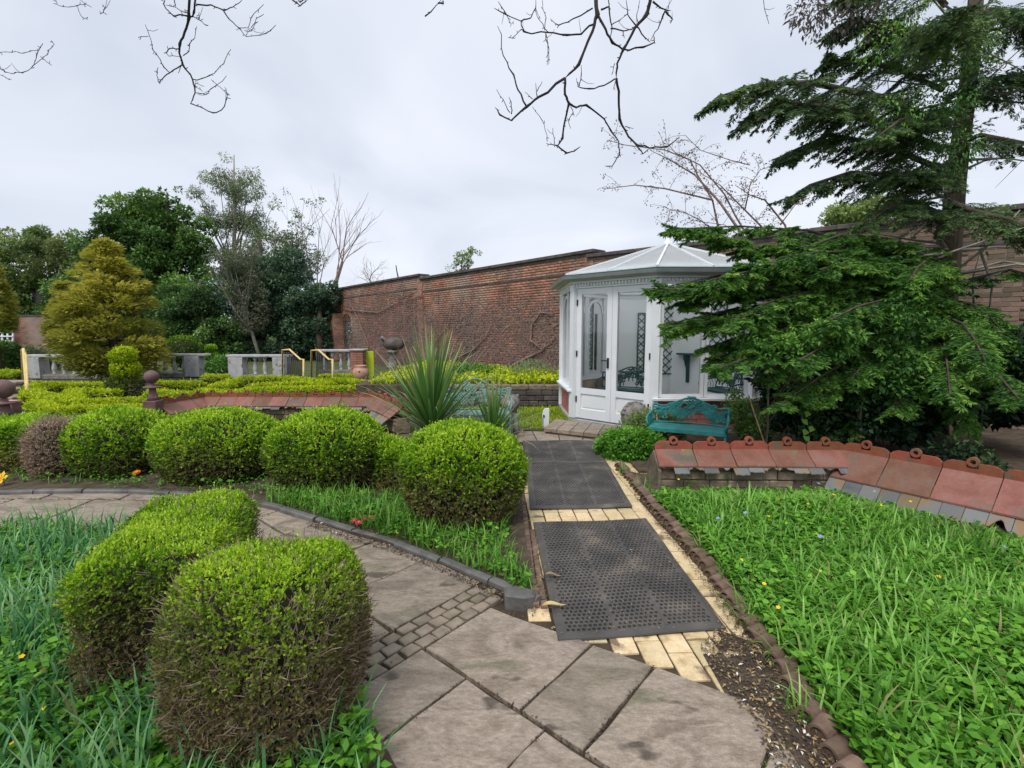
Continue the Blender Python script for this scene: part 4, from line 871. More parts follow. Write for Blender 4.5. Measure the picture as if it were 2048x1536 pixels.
for k in range(8):
    M_ = fm(k)
    mb = MB(); mb.box((0, -.04, Z_T + .03), (FWD - .02, .12, .08), m=M_); mb.build('head_beam', MAT['white'], sh)
    if k == DOOR: continue
    # dwarf wall of bricks, sill
    if k in BACK:
        mb = MB(); mb.box((0, -.05, (FL + Z_T) / 2), (FWD - .13, .06, Z_T - FL - .02), m=M_); mb.build('back_panel', MAT['whitewall'], sh)
        continue
    core = MB(); core.box((0, -.07, (Z_S - .05) / 2), (FWD - .1, .10, Z_S - .06), m=M_); core.build('dwarf_wall', MAT['mortar'], sh)
    if k in (3, 5, 6):
        for c in range(7):
            x = -FWD / 2 + .02 + (.055 if c % 2 else 0) * 1.0
            while x < FWD / 2 - .06:
                w_ = min(.224, FWD / 2 - .02 - x); o = bpy.data.objects.new('brick', brick_mesh(w_, random.randint(4, 8))); C.objects.link(o); o.parent = sh; o.matrix_parent_inverse = base_inv(sh)
                o.matrix_basis = M_ @ Matrix.Translation((x + w_ / 2, -.03, .04 + c * CH)); x += w_
    mb = MB(); mb.box((0, .01, Z_S - .02), (FWD + .06, .17, .045), m=M_, bev=.008); mb.build('sill', MAT['white'], sh)
    # two arched lights per face
    iw = FWD - .13; hw = iw / 2
    for s in (-1, 1):
        cx = s * hw / 2; fr = MB(); wl = hw - .012; t_ = .05; zb = Z_S + .005
        fr.box((cx - wl / 2 + t_ / 2, -.04, (zb + Z_T) / 2), (t_, .07, Z_T - zb - .012), m=M_); fr.box((cx + wl / 2 - t_ / 2, -.04, (zb + Z_T) / 2), (t_, .07, Z_T - zb - .012), m=M_)
        fr.box((cx, -.04, zb + t_ / 2), (wl - 2 * t_ - .002, .06, t_), m=M_); fr.build('window_frame', MAT['white'], sh)
        ar = MB(); r_ = (wl - 2 * t_) / 2; zc = Z_T - r_ - .055; n_ = 12
        for i in range(n_):
            a0, a1 = math.pi * i / n_, math.pi * (i + 1) / n_
            # spandrel wedge between the arch and the head
            q = []
            for y in (-.065, -.025):
                q += [(cx + r_ * math.cos(a0), y, zc + r_ * math.sin(a0)), (cx + (r_ - .045) * math.cos(a0), y, zc + (r_ - .045) * math.sin(a0)), (cx + (r_ - .045) * math.cos(a1), y, zc + (r_ - .045) * math.sin(a1)), (cx + r_ * math.cos(a1), y, zc + r_ * math.sin(a1))]
            ar.add([M_ @ Vector(p) for p in q], [(0, 1, 2, 3), (7, 6, 5, 4), (1, 5, 6, 2), (3, 7, 4, 0)])
        for sgn in (-1, 1):
            pts = [(cx + sgn * r_ * math.cos(math.pi / 2 * i / 6), zc + r_ * math.sin(math.pi / 2 * i / 6)) for i in range(7)]
            for i in range(6):
                (xa, za), (xb, zb2) = pts[i], pts[i + 1]; q = [(xa, -.055, za), (xb, -.055, zb2), (xb, -.055, Z_T - .012), (xa, -.055, Z_T - .012), (xa, -.04, za), (xb, -.04, zb2), (xb, -.04, Z_T - .012), (xa, -.04, Z_T - .012)]
                if i > 4: continue
                xe = cx + sgn * (r_ - .0); q = [(xa, -.055, za), (xb, -.055, zb2), (xe, -.055, zb2), (xe, -.055, za), (xa, -.035, za), (xb, -.035, zb2), (xe, -.035, zb2), (xe, -.035, za)]
                ar.add([M_ @ Vector(p) for p in q], [(0, 1, 2, 3), (7, 6, 5, 4), (0, 4, 5, 1)]) if (xa - cx) * sgn < r_ * .8 and False else None
        ar.build('arch', MAT['white'], sh)
        gp = MB(); gp.box((cx, -.045, (zb + Z_T) / 2), (wl - .03, .006, Z_T - zb - .03), m=M_); gp.build('pane', MAT['glass'], sh)
# double doors
M_ = fm(DOOR); dw = (FWD - .15) / 2
for s in (-1, 1):
    cx = s * dw / 2; root = MB()
    z0, z1 = FL + .02, Z_T - .015; st = .095
    root.box((cx - dw / 2 + st / 2 + .003, -.03, (z0 + z1) / 2), (st, .055, z1 - z0), m=M_); root.box((cx + dw / 2 - st / 2 - .003, -.03, (z0 + z1) / 2), (st, .055, z1 - z0), m=M_)
    for za, zb in ((z0, z0 + .16), (z0 + .43, z0 + .53), (z1 - .1, z1)): root.box((cx, -.03, (za + zb) / 2), (dw - 2 * st - .008, .05, zb - za), m=M_)
    dr = root.build('door', MAT['white'], sh)
    iw = dw - 2 * st
    p_ = MB(); p_.box((cx, -.04, z0 + .295), (iw, .02, .275), m=M_); p_.box((cx, -.026, z0 + .295), (iw - .07, .012, .20), m=M_); p_.build('panel', MAT['white'], dr)
    gp = MB(); gp.box((cx, -.035, (z0 + .53 + z1 - .1) / 2), (iw + .01, .006, z1 - .1 - z0 - .53 + .01), m=M_); gp.build('pane', MAT['glass'], dr)
    for z in (.42, 1.22, 2.1): h_ = MB(); h_.box((s * dw + s * -.012, .005, z), (.022, .02, .10), m=M_); h_.build('hinge', MAT['black'], dr)
    if s > 0 or True:
        if s < 0:
            pass
    HS = -1
    if s == HS:
        h_ = MB(); xh = s * .06; h_.box((xh, .008, 1.08), (.035, .022, .17), m=M_); h_.bar(M_ @ Vector((xh, .035, 1.12)), M_ @ Vector((xh - .11, .035, 1.12)), .018, .018); h_.bar(M_ @ Vector((xh, .01, 1.12)), M_ @ Vector((xh, .045, 1.12)), .02, .02); h_.build('handle', MAT['black'], dr)
# cornice, dentils, gutter, roof
ZE = 2.50
def ring_prism(r0, r1, z0, z1, name, m, n=8, rr0=None, rr1=None):
    mb = MB()
    for k in range(8):
        a0, a1 = vtx(k, r0), vtx(k + 1, r0); b0, b1 = vtx(k, r1), vtx(k + 1, r1); c0, c1 = (vtx(k, rr0 or r0), vtx(k + 1, rr0 or r0)); d0, d1 = (vtx(k, rr1 or r1), vtx(k + 1, rr1 or r1))
        vs = [(a0.x, a0.y, z0), (a1.x, a1.y, z0), (b1.x, b1.y, z0), (b0.x, b0.y, z0), (c0.x, c0.y, z1), (c1.x, c1.y, z1), (d1.x, d1.y, z1), (d0.x, d0.y, z1)]
        mb.add(vs, [(0, 1, 2, 3), (7, 6, 5, 4), (3, 2, 6, 7), (1, 0, 4, 5)])
    return mb.build(name, m, sh)
ring_prism(SR - .16, SR + .07, Z_T + .072, Z_T + .11, 'cornice', MAT['white'])
for k in (3, 4, 5, 6):
    M2 = fm(k); n_ = 26
    for i in range(n_): x = (i + .5) / n_ * (FWD - .02) - (FWD - .02) / 2; dn = MB(); dn.box((x, .035, Z_T + .045), (.028, .03, .045), m=M2); dn.build('dentil', MAT['white'], sh)
ring_prism(SR + .05, SR + .14, Z_T + .112, Z_T + .135, 'gutter', MAT['gutter'], rr1=SR + .2)
ring_prism(SR + .08, SR + .22, Z_T + .137, Z_T + .19, 'gutter', MAT['gutter'], rr1=SR + .25)
ZA = 3.24; RE = SR + .17; ZR = Z_T + .18
apex = Vector((SX, SY, ZA))
ring_prism(SR + .10, SR + .205, Z_T + .191, Z_T + .212, 'roof_edge', MAT['greenpaint'])
for k in range(8):
    a, b = vtx(k, RE), vtx(k + 1, RE); a.z = b.z = ZR + .035; mid = (a + b) / 2
    for (p, q) in ((a, mid), (mid, b)):
        mb = MB(); ap = apex + ((p + q) / 2 - apex).normalized() * .02; n_ = (q - p).cross(ap - p).normalized()
        if n_.z < 0: n_ = -n_
        vs = [p, q, ap, p - n_ * .018, q - n_ * .018, ap - n_ * .018]; mb.add(vs, [(0, 1, 2), (0, 3, 4, 1), (1, 4, 5, 2), (2, 5, 3, 0)]); mb.build('roof_panel', MAT['roofsheet'], sh)
    for p in (a, mid):
        mb = MB(); mb.bar(p + Vector((0, 0, .015)), apex + (p - apex).normalized() * .06 + Vector((0, 0, .02)), .035 if p is a else .028, .03); mb.build('roof_bar', MAT['white'], sh)
fz = MB(); fz.lathe([(.10, ZA - .03), (.095, ZA + .02), (.075, ZA + .05), (.06, ZA + .06), (.05, ZA + .16), (.03, ZA + .26), (.035, ZA + .28), (.012, ZA + .36)], (SX, SY, 0), 8); fz.build('finial', MAT['white'], sh)
# downpipe-thin brackets at the outer left corner
# interior: trellises, shelf, benches
def trellis(M2, cx, z0, w_, h, label):
    root = empty('trellis', M2 @ Vector((cx, -.12, z0)), label, 'trellis', 'dark green trellises on the white inner walls')
    fr = MB(); y = -.10
    for a, b in (((cx - w_ / 2, z0), (cx - w_ / 2, z0 + h)), ((cx + w_ / 2, z0), (cx + w_ / 2, z0 + h)), ((cx - w_ / 2, z0), (cx + w_ / 2, z0)), ((cx - w_ / 2, z0 + h), (cx + w_ / 2, z0 + h))):
        fr.bar(M2 @ Vector((a[0], y, a[1])), M2 @ Vector((b[0], y, b[1])), .026, .026, up=(0, 0, 1))
    fr.build('frame', MAT['greenpaint'], root)
    st = .13
    for sgn, y2 in ((1, y + .012), (-1, y - .012)):
        c0 = -h
        while c0 < h + w_:
            # line z = sgn*x + c in local coordinates 0..w, 0..h
            pts = []
            for x in (0, w_):
                zz = (x if sgn > 0 else w_ - x) + c0 - 0
                pts.append((x, zz))
            (xa, za), (xb, zb) = pts
            def clipz(x1, z1_, x2, z2_):
                lo, hi = 0, h; t0, t1 = 0, 1; dz = z2_ - z1_
                for bd, s_ in ((lo, 1), (hi, -1)):
                    f0 = s_ * (z1_ - bd); f1 = s_ * (z2_ - bd)
                    if f0 < 0 and f1 < 0: return None
                    if f0 < 0: t0 = max(t0, f0 / (f0 - f1))
                    if f1 < 0: t1 = min(t1, f0 / (f0 - f1))
                if t1 - t0 < .05: return None
                return (x1 + (x2 - x1) * t0, z1_ + dz * t0, x1 + (x2 - x1) * t1, z1_ + dz * t1)
            r_ = clipz(xa, za, xb, zb)
            if r_:
                mb = MB(); mb.bar(M2 @ Vector((cx - w_ / 2 + r_[0], y2, z0 + r_[1])), M2 @ Vector((cx - w_ / 2 + r_[2], y2, z0 + r_[3])), .02, .01, up=tuple(M2.to_3x3() @ Vector((0, 1, 0)))); mb.build('slat', MAT['greenpaint'], root)
            c0 += st * 1.35
    return root
def on_face(k, px):
    """x position on inner wall k that lies on the sight line through column px"""
    M2 = fm(k); inv = M2.inverted(); a = inv @ Vector((0, 0, 1)); r = ray(px, 700); b = inv.to_3x3() @ Vector((r.x, r.y, 0)); t = (-.08 - a.y) / b.y; return a.x + b.x * t
# white inner wall straight behind the right-hand windows
for k in BACK:
    M2 = fm(k)
x = on_face(7, 1340) if False else None
def hit(px):
    """the inner white wall and the place on it that a sight line through column px meets"""
    r = ray(px, 700); best = None
    for k in range(8):
        M2 = fm(k); inv = M2.inverted(); a = inv @ Vector((0, 0, 1)); b = inv.to_3x3() @ Vector((r.x, r.y, 0))
        if b.y <= 0: continue
        t = (-.08 - a.y) / b.y; x = a.x + b.x * t
        if abs(x) < FWD / 2: best = (k, x)
    return best
k, x = hit(1331); trellis(fm(k), x, .62, .36, 1.9, 'dark green diamond trellis on the white inner wall left of the wall shelf')
k, x = hit(1433); trellis(fm(k), x, .62, .38, 1.75, 'dark green diamond trellis on the white inner wall right of the wall shelf')
k, x = hit(1281); trellis(fm(k), x, .66, .15, 1.35, 'narrow dark green trellis seen through the right door pane')
k, x = hit(1480); trellis(fm(k), x, .62, .34, 1.4, 'dark green trellis behind the last window before the conifer')
k, x = hit(1378); M2 = fm(k)
shf = empty('wall_shelf', M2 @ Vector((x, -.1, 1.0)), 'dark green half-round wall shelf on a scrolled bracket inside the summerhouse', 'shelf')
mb = MB(); xs = x; mb.prism([(xs - .26, -.085), (xs + .26, -.085), (xs + .22, -.26), (xs + .1, -.33), (xs - .1, -.33), (xs - .22, -.26)], 1.08, 1.115, m=M2); mb.build('shelf_top', MAT['greenpaint'], shf)
mb = MB(); pr = [(-.09, 1.078), (-.30, 1.078), (-.28, 1.0), (-.22, .92), (-.19, .84), (-.14, .78), (-.13, .66), (-.12, .45), (-.09, .45)]
vv = [Vector((xs - .035, y, z)) for y, z in pr] + [Vector((xs + .035, y, z)) for y, z in pr]; n_ = len(pr)
mb.add([M2 @ v for v in vv], [tuple(range(n_)), tuple(range(2 * n_ - 1, n_ - 1, -1))] + [(i, n_ + i, n_ + (i + 1) % n_, (i + 1) % n_) for i in range(n_)]); mb.build('bracket', MAT['greenpaint'], shf)
def iron_bench(loc, rz, w_, m, label, seat_m=None, seed=0, group='cast iron garden benches', sh_=.40, bh=.46, dens=1.6):
    """cast iron bench; local x along the seat, +y towards the sitter's front is -y"""
    rr = random.Random(seed); root = empty('garden_bench', loc, label, 'bench', group, rz); mm = MAT[m]
    def lk(mb, name): return mb.build(name, mm, root, local=True)
    mb = MB(); n_ = 12; d_ = .40
    for i in range(7): y = -d_ / 2 + (i + .5) * d_ / 7; mb2 = MB(); mb2.box((0, y - .02, sh_), (w_, d_ / 7 - .008, .018), bev=.003); lk(mb2, 'seat_slat')
    mb = MB(); mb.bar((-w_ / 2, -d_ / 2 - .03, sh_ - .015), (w_ / 2, -d_ / 2 - .03, sh_ - .015), .02, .045); lk(mb, 'seat_edge')
    # serpentine top outline of the back
    def top(u): return bh * (.66 + .34 * math.exp(-((u) / .42) ** 2) - .05 * math.cos(u * 9) * (abs(u) > .5)) if True else 0
    def back(u, v):  # u -1..1, v 0..1
        x = u * w_ / 2 * (1 + .04 * v); z = sh_ + .02 + v * top(u); y = d_ / 2 + .03 + .10 * v - .10 * abs(u) ** 3; return Vector((x, y, z))
    fr = MB(); fr.tube([back(-1, 0)] + [back(-1, v) for v in (.3, .6, .9)] + [back(-1 + 2 * i / 24, 1) for i in range(25)] + [back(1, v) for v in (.9, .6, .3, 0)], .014, 6); fr.tube([back(-1 + i / 8, 0) for i in range(17)], .012, 6); lk(fr, 'back_frame')
    fe = MB()
    for i in range(int(w_ * 22 * dens)):
        u = rr.uniform(-.92, .92); v0 = rr.uniform(0, .55); ln = rr.uniform(.25, .5); sg = rr.choice((-1, 1)); pts = []
        for k in range(6):
            t = k / 5; uu = max(-.97, min(.97, u + sg * .16 * t * t * (1.2 / w_))); vv_ = min(.97, v0 + ln * math.sin(t * 2.1)); pts.append(back(uu, vv_))
        fe.tube(pts, [.010, .009, .008, .007, .006, .004], 4)
        for k in range(1, 5):
            for s_ in (-1, 1):
                p = pts[k]; fe.add([p, p + Vector((s_ * .03, -.012, .008)), p + Vector((s_ * .05, 0, .035)), p + Vector((s_ * .012, .006, .03))], [(0, 1, 2, 3)]); 
    lk(fe, 'fern_panel')
    for s in (-1, 1):
        am = MB(); x = s * w_ / 2
        am.tube([(x, d_ / 2 + .05, sh_ + bh * .5), (x + s * .02, d_ / 4, sh_ + bh * .48), (x + s * .03, -d_ / 4, sh_ + bh * .42), (x + s * .02, -d_ / 2 - .02, sh_ + bh * .32), (x, -d_ / 2 - .04, sh_ + bh * .18), (x, -d_ / 2 - .01, sh_ + .01)], [.012, .014, .015, .014, .013, .012], 6)
        for k in range(6):
            y = -d_ / 2 + .03 + k * .06; am.tube([(x, y, sh_ + .01), (x + s * .015, y + .03, sh_ + bh * .2), (x + s * .02, y - .01, sh_ + bh * .4)], .007, 4)
        lk(am, 'armrest')
        for y in (-d_ / 2, d_ / 2):
            lg = MB(); f_ = -1 if y < 0 else 1; lg.tube([(x, y, sh_ - .01), (x, y + f_ * .03, sh_ * .7), (x, y - f_ * .01, sh_ * .35), (x, y + f_ * .05, .015)], [.018, .015, .013, .016], 6); lk(lg, 'leg')
    return root
iron_bench((2.25, 9.55, FL), R(-30), 1.1, 'greenpaint', 'dark green iron bench inside the summerhouse, seen through the left door', seed=3, group='dark benches inside the summerhouse', bh=.4)
iron_bench((4.1, 9.4, FL), R(-80), 1.0, 'greenpaint', 'dark green iron bench inside the summerhouse behind the right-hand windows', seed=4, group='dark benches inside the summerhouse', bh=.4)
iron_bench((2.31, 6.35, .02), R(-26), .94, 'teal', 'bright turquoise cast iron bench with fern back beside the flowering shrub', seed=5, sh_=.335, bh=.33, dens=1.9)
iron_bench((-.56, 7.25, 0), R(3), 1.05, 'paleteal', 'faded grey-green cast iron bench between the two spiky palms', seed=6)
# --- stone ornaments
def blob(profile, c, m, name, parent, n=18, sq=(1, 1), bump=.06, seed=0, scale=1):
    """a carved lump: a lathe pushed in and out by ridges"""
    mb = MB(); vs = []; fs = []
    for i, (r, z) in enumerate(profile):
        for k in range(n):
            a = 2 * math.pi * k / n; rr = r * (1 + bump * math.sin(k * 3.1 + i * 1.7 + seed) + bump * .6 * math.sin(k * 5.3 - i * 2.3))
            vs.append((c[0] + rr * math.cos(a) * sq[0], c[1] + rr * math.sin(a) * sq[1], c[2] + z))
    for i in range(len(profile) - 1):
        for k in range(n): j = (k + 1) % n; fs.append((i * n + k, i * n + j, i * n + n + j, i * n + n + k))
    fs += [tuple(range(n - 1, -1, -1)), tuple(range((len(profile) - 1) * n, len(profile) * n))]
    mb.add(vs, fs, True); return mb.build(name, m, parent)
p = at(1268, 882); hx, hy = at(1268, 868, 0).x, at(1268, 868, 0).y
s1 = empty('stone_ornament', (hx, hy, 0), 'lumpy grey carved stone ornament rising from the leafy shrub before the doors', 'stone ornament')
blob([(.02, 0), (.15, .02), (.17, .12), (.20, .24), (.21, .33), (.17, .43), (.10, .50), (.02, .52)], (hx, hy, 0), MAT['greystone'], 'carved_body', s1, 22, (1, .8), .09, 1)
for k in range(9):
    a = math.pi * (k + .5) / 9; mb = MB(); mb.lathe([(.004, -.03), (.03, -.012), (.034, .01), (.02, .03), (.004, .036)], (hx + .19 * math.cos(a), hy - .05, .30 + .2 * math.sin(a)), 8); mb.build('scroll', MAT['greystone'], s1)
lx, ly = at(1022, 868).x, at(1022, 868).y
s2 = empty('stone_lion', (lx, ly, 0), 'seated grey stone lion with open jaws beside the smaller spiky palm', 'statue')
blob([(.02, 0), (.16, .01), (.165, .06), (.14, .07), (.13, .16), (.115, .28), (.10, .38), (.07, .44)], (lx, ly, 0), MAT['greystone'], 'body', s2, 16, (1, 1.2), .04, 2)
blob([(.02, .36), (.09, .38), (.135, .44), (.15, .51), (.13, .58), (.08, .63), (.02, .645)], (lx - .01, ly - .05, 0), MAT['greystone'], 'mane', s2, 18, (1, .9), .08, 3)
blob([(.01, .44), (.05, .45), (.065, .50), (.055, .55), (.02, .57)], (lx + .0, ly - .15, 0), MAT['palestone'], 'muzzle', s2, 12, (1, .8), .04, 4)
for s in (-1, 1):
    mb = MB(); mb.tube([(lx + s * .07, ly - .10, .34), (lx + s * .08, ly - .16, .15), (lx + s * .08, ly - .19, .03)], [.045, .035, .045], 8); mb.build('leg', MAT['greystone'], s2)
    mb = MB(); mb.lathe([(.004, 0), (.012, .006), (.004, .014)], (lx + s * .03, ly - .155, .555), 8); mb.build('eye', MAT['black'], s2)
    mb = MB(); mb.lathe([(.004, -.02), (.028, 0), (.02, .03), (.004, .035)], (lx + s * .1, ly - .04, .60), 8); mb.build('ear', MAT['greystone'], s2)
mb = MB(); mb.box((lx, ly, .02), (.4, .46, .06), bev=.01); mb.build('plinth', MAT['stone'], s2)
wp = at(1091, 857); wp_ = empty('white_post', (wp.x, wp.y, 0), 'short white timber post with a curved top and black bolt on the lawn edge', 'post')
mb = MB(); pr = [(-.05, 0), (.055, 0), (.055, .34), (-.005, .34), (-.04, .30), (-.055, .24)]
vv = [Vector((wp.x + x, wp.y - .03, z)) for x, z in pr] + [Vector((wp.x + x, wp.y + .03, z)) for x, z in pr]; n_ = len(pr)
mb.add(vv, [tuple(range(n_)), tuple(range(2 * n_ - 1, n_ - 1, -1))] + [(i, (i + 1) % n_, n_ + (i + 1) % n_, n_ + i) for i in range(n_)]); mb.build('timber', MAT['white'], wp_)
mb = MB(); mb.lathe([(.016, -.01), (.016, .012), (.004, .016)], (0, 0, 0), 10, m=Matrix.Translation((wp.x - .03, wp.y - .035, .22)) @ Matrix.Rotation(R(90), 4, 'X')); mb.box((wp.x - .045, wp.y - .034, .11), (.008, .01, .18)); mb.build('bolt', MAT['black'], wp_)
# ================================================================== CLIPPED HEDGES
def superball(n, c, r, e=2.6, zmin=-.2):
    """points and normals on a clipped, slightly squared ball; r=(rx,ry,rz), c at half height"""
    D = rnd_dir(int(n * 1.6)); D = D[D[:, 2] > zmin][:n]; a = np.abs(D) ** e; s = (a.sum(1)) ** (-1 / e); P = D * s[:, None]
    Nn = np.sign(P) * np.abs(P) ** (e - 1) / np.array(r); Nn = unit(Nn); return P * np.array(r) + np.array(c), Nn
def run_box(n, a, b, w_, h, e=.07, z0=0):
    """points and normals on a clipped straight hedge from a to b"""
    a = np.array(a, float); b = np.array(b, float); L_ = np.linalg.norm(b - a); d = (b - a) / L_; s = np.array([-d[1], d[0]])
    At, As, Ae = L_ * w_, L_ * h, w_ * h; tot = At + 2 * As + 2 * Ae; u = RG.random(n) * tot; t = RG.random(n); q = RG.random(n)
    x = np.where(u < At + 2 * As, t * L_, np.where(u < At + 2 * As + Ae, 0, L_))
    top = u < At; s1 = (u >= At) & (u < At + As); s2 = (u >= At + As) & (u < At + 2 * As)
    y = np.where(top, (q - .5) * w_, np.where(s1, -w_ / 2, np.where(s2, w_ / 2, (t - .5) * w_))); z = np.where(top, h, q * h)
    Nl = np.zeros((n, 3)); Nl[top, 2] = 1; Nl[s1, 1] = -1; Nl[s2, 1] = 1; en = u >= At + 2 * As; Nl[en, 0] = np.where(x[en] > 0, 1, -1)
    # soften the long top edges
    k = np.clip((np.abs(y) - (w_ / 2 - e)) / e, 0, 1) * np.clip((z - (h - e)) / e, 0, 1); z = z - k * e * .4; y = y * (1 - k * .12)
    P = np.stack([a[0] + d[0] * x + s[0] * y, a[1] + d[1] * x + s[1] * y, z + z0], 1); Nn = np.stack([d[0] * Nl[:, 0] + s[0] * Nl[:, 1], d[1] * Nl[:, 0] + s[1] * Nl[:, 1], Nl[:, 2]], 1)
    return P, Nn
def sprigs(P, Nn, leaf, per=5, up=.5, stem=.03):
    """small leafy shoots standing on the surface: 'per' leaves round each shoot"""
    n = len(P); D = unit(Nn + rnd_dir(n) * .45 + np.array([0, 0, up])); V = []; 
    q = np.repeat(np.arange(n), per); t = np.tile(np.linspace(.2, 1, per), n); base = P[q] + D[q] * (stem * t * (RG.uniform(.6, 1.3, n) * np.where(RG.random(n) < .035, RG.uniform(1.6, 2.6, n), 1))[q])[:, None]
    o = rnd_dir(n * per); dd = unit(D[q] * (.35 + t[:, None] * .9) + o * .8); nn = unit(D[q] + o * .35)
    V, F = leafs(base, dd, nn, leaf * RG.uniform(.7, 1.25, n * per), leaf * .55 * RG.uniform(.8, 1.2, n * per)); return V, F, q
def hedge(name, label, cat, group, P, Nn, leaf, per, mat, dryfun, core, loc, stem=.03, twigs=0, up=.5, noise=.035, nsc=7, seed=1, dens=None, twig_len=.10):
    """P,Nn: surface samples. dryfun(P,Nn)->0..1 share of dead growth (leaves there thin out and brown)"""
    root = empty(name, loc, label, cat, group)
    b = nz3(P, nsc, seed)[:, None]; P = P + Nn * (b * noise - .01) + rnd_dir(len(P)) * .008
    dry = np.clip(dryfun(P, Nn), 0, 1); keep = RG.random(len(P)) > dry * .6; Pk, Nk, dk = P[keep], Nn[keep], dry[keep]
    V, F, q = sprigs(Pk, Nk, leaf, per, up, stem)
    leaf_tone = np.clip(.42 + .28 * nz3(Pk, 11, seed + 3) + .22 * Nk[:, 2] + .30 * (Pk[:, 2] / max(.2, P[:, 2].max()) - .62) + RG.normal(size=len(Pk)) * .2, 0, 1)[q] + RG.normal(size=len(q)) * .14  # leaf tone rises with height and on upward-facing leaves
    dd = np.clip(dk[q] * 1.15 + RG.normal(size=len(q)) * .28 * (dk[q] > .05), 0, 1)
    me = np_mesh('foliage', V, F, MAT[mat], np.repeat(np.clip(leaf_tone, 0, 1), 4), np.repeat(dd, 4)); link('foliage', me, root)
    if twigs:
        i = RG.choice(len(P), min(len(P), twigs * 3), replace=False); i = i[(dry[i] + .1) > RG.random(len(i)) * 1.1][:twigs]; n = len(i)
        Pt = P[i] - Nn[i] * RG.uniform(.0, .05, (n, 1)); D = unit(Nn[i] * .35 + rnd_dir(n) * .7 + np.array([0, 0, .75])); V2 = []; 
        cur = Pt; vv = []; w0 = .0026; S = unit(np.cross(D, rnd_dir(n)))
        rows = []; 
        for k in range(4):
            rows += [cur - S * w0 * (1 - k * .22), cur + S * w0 * (1 - k * .22)]; cur = cur + D * (twig_len / 3) * RG.uniform(.6, 1.3, (n, 1)); D = unit(D + rnd_dir(n) * .5 + np.array([0, 0, .1]))
        V2 = np.stack(rows, 1).reshape(-1, 3); bb = (np.arange(n) * 8)[:, None]; F2 = np.concatenate([bb + np.array([[2 * k, 2 * k + 1, 2 * k + 3, 2 * k + 2]]) for k in range(3)], 1).reshape(-1, 4)
        link('twigs', np_mesh('twigs', V2, F2, MAT['twig']), root)['kind'] = 'stuff'
    core(root); return root
def core_ball(c, r, e=2.6, k=.9):
    def f(root):
        mb = MB(); vs = []; fs = []; n, m_ = 18, 12
        for i in range(m_ + 1):
            th = math.pi * i / m_
            for j in range(n):
                ph = 2 * math.pi * j / n; d = np.array([math.sin(th) * math.cos(ph), math.sin(th) * math.sin(ph), math.cos(th)]); s_ = (np.abs(d) ** e).sum() ** (-1 / e); p = d * s_ * np.array(r) * (k - .03) * (1 + .04 * math.sin(5 * ph + 3 * th)) + np.array(c)
                vs.append((p[0], p[1], max(p[2], .0)))
        for i in range(m_):
            for j in range(n): j2 = (j + 1) % n; fs.append((i * n + j, (i + 1) * n + j, (i + 1) * n + j2, i * n + j2))
        mb.add(vs, fs, True); mb.build('stems', MAT['hedgecore'], root)  # no single stems: one dark body with the inner shade in its colour
    return f
def core_run(a, b, w_, h, z0=0, cut=.05):
    def f(root):
        d = Vector((b[0] - a[0], b[1] - a[1], 0)); ang = math.atan2(d.y, d.x); mb = MB(); mb.box(((a[0] + b[0]) / 2, (a[1] + b[1]) / 2, z0 + (h - cut) / 2), (d.length - cut * 1.4, w_ - cut * 2, h - cut), rz=ang, bev=min(.04, w_ * .15)); mb.build('stems', MAT['hedgecore'], root)  # one dark box fills the hedge, the inner shade put into its colour
    return f
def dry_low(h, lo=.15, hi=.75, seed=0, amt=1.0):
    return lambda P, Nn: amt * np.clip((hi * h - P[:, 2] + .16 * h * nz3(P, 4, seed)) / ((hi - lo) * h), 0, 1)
HG = 'clipped box balls and hedges along the stone path'
# nearest hedge: a tall ball with a dying lower half, joined to a flat topped block behind
nb = (-.975, 1.87, .355); nr = (.335, .335, .375)
P, Nn = superball(13000, nb, nr, 3.0, -.95)
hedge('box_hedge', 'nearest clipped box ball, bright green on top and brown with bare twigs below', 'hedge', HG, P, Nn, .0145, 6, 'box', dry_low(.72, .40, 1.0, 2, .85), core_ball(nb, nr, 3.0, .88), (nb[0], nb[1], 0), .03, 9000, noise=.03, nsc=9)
fb_a, fb_b = (-2.02, 2.42), (-1.22, 2.38)
P, Nn = run_box(13000, (-1.83, 2.78), (-1.56, 1.98), .54, .64)
hedge('box_hedge', 'flat topped block of clipped box joined behind the nearest ball', 'hedge', HG, P, Nn, .0155, 6, 'box', dry_low(.66, .3, .92, 5, .9), core_run((-1.83, 2.78), (-1.56, 1.98), .54, .64), (-1.65, 2.34, 0), .03, 2500, noise=.03, nsc=8)
balls = [((-.42, 4.12, .385), (.50, .47, .415), 2.3, 'clipped box ball beside the rubber mats, brown around its foot', 8500, .9),
         ((-1.92, 5.0, .38), (.56, .50, .40), 2.25, 'second clipped box ball from the mats, its foot in deep shade', 8000, .75),
         ((-3.25, 5.33, .35), (.64, .50, .38), 2.3, 'broad clipped box ball in the middle of the curved hedge', 8000, .55),
         ((-4.50, 5.55, .34), (.46, .46, .35), 2.6, 'small clipped box ball right of the bare brown patch', 5000, .5)]
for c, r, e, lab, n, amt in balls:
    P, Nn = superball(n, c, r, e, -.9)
    hedge('box_hedge', lab, 'hedge', HG, P, Nn, .026, 6, 'box', dry_low(c[2] + r[2], .1, .62, c[0], amt), core_ball(c, r, e), (c[0], c[1], 0), .04, 900, noise=.03, nsc=6, seed=int(abs(c[0]) * 3), twig_len=.12)
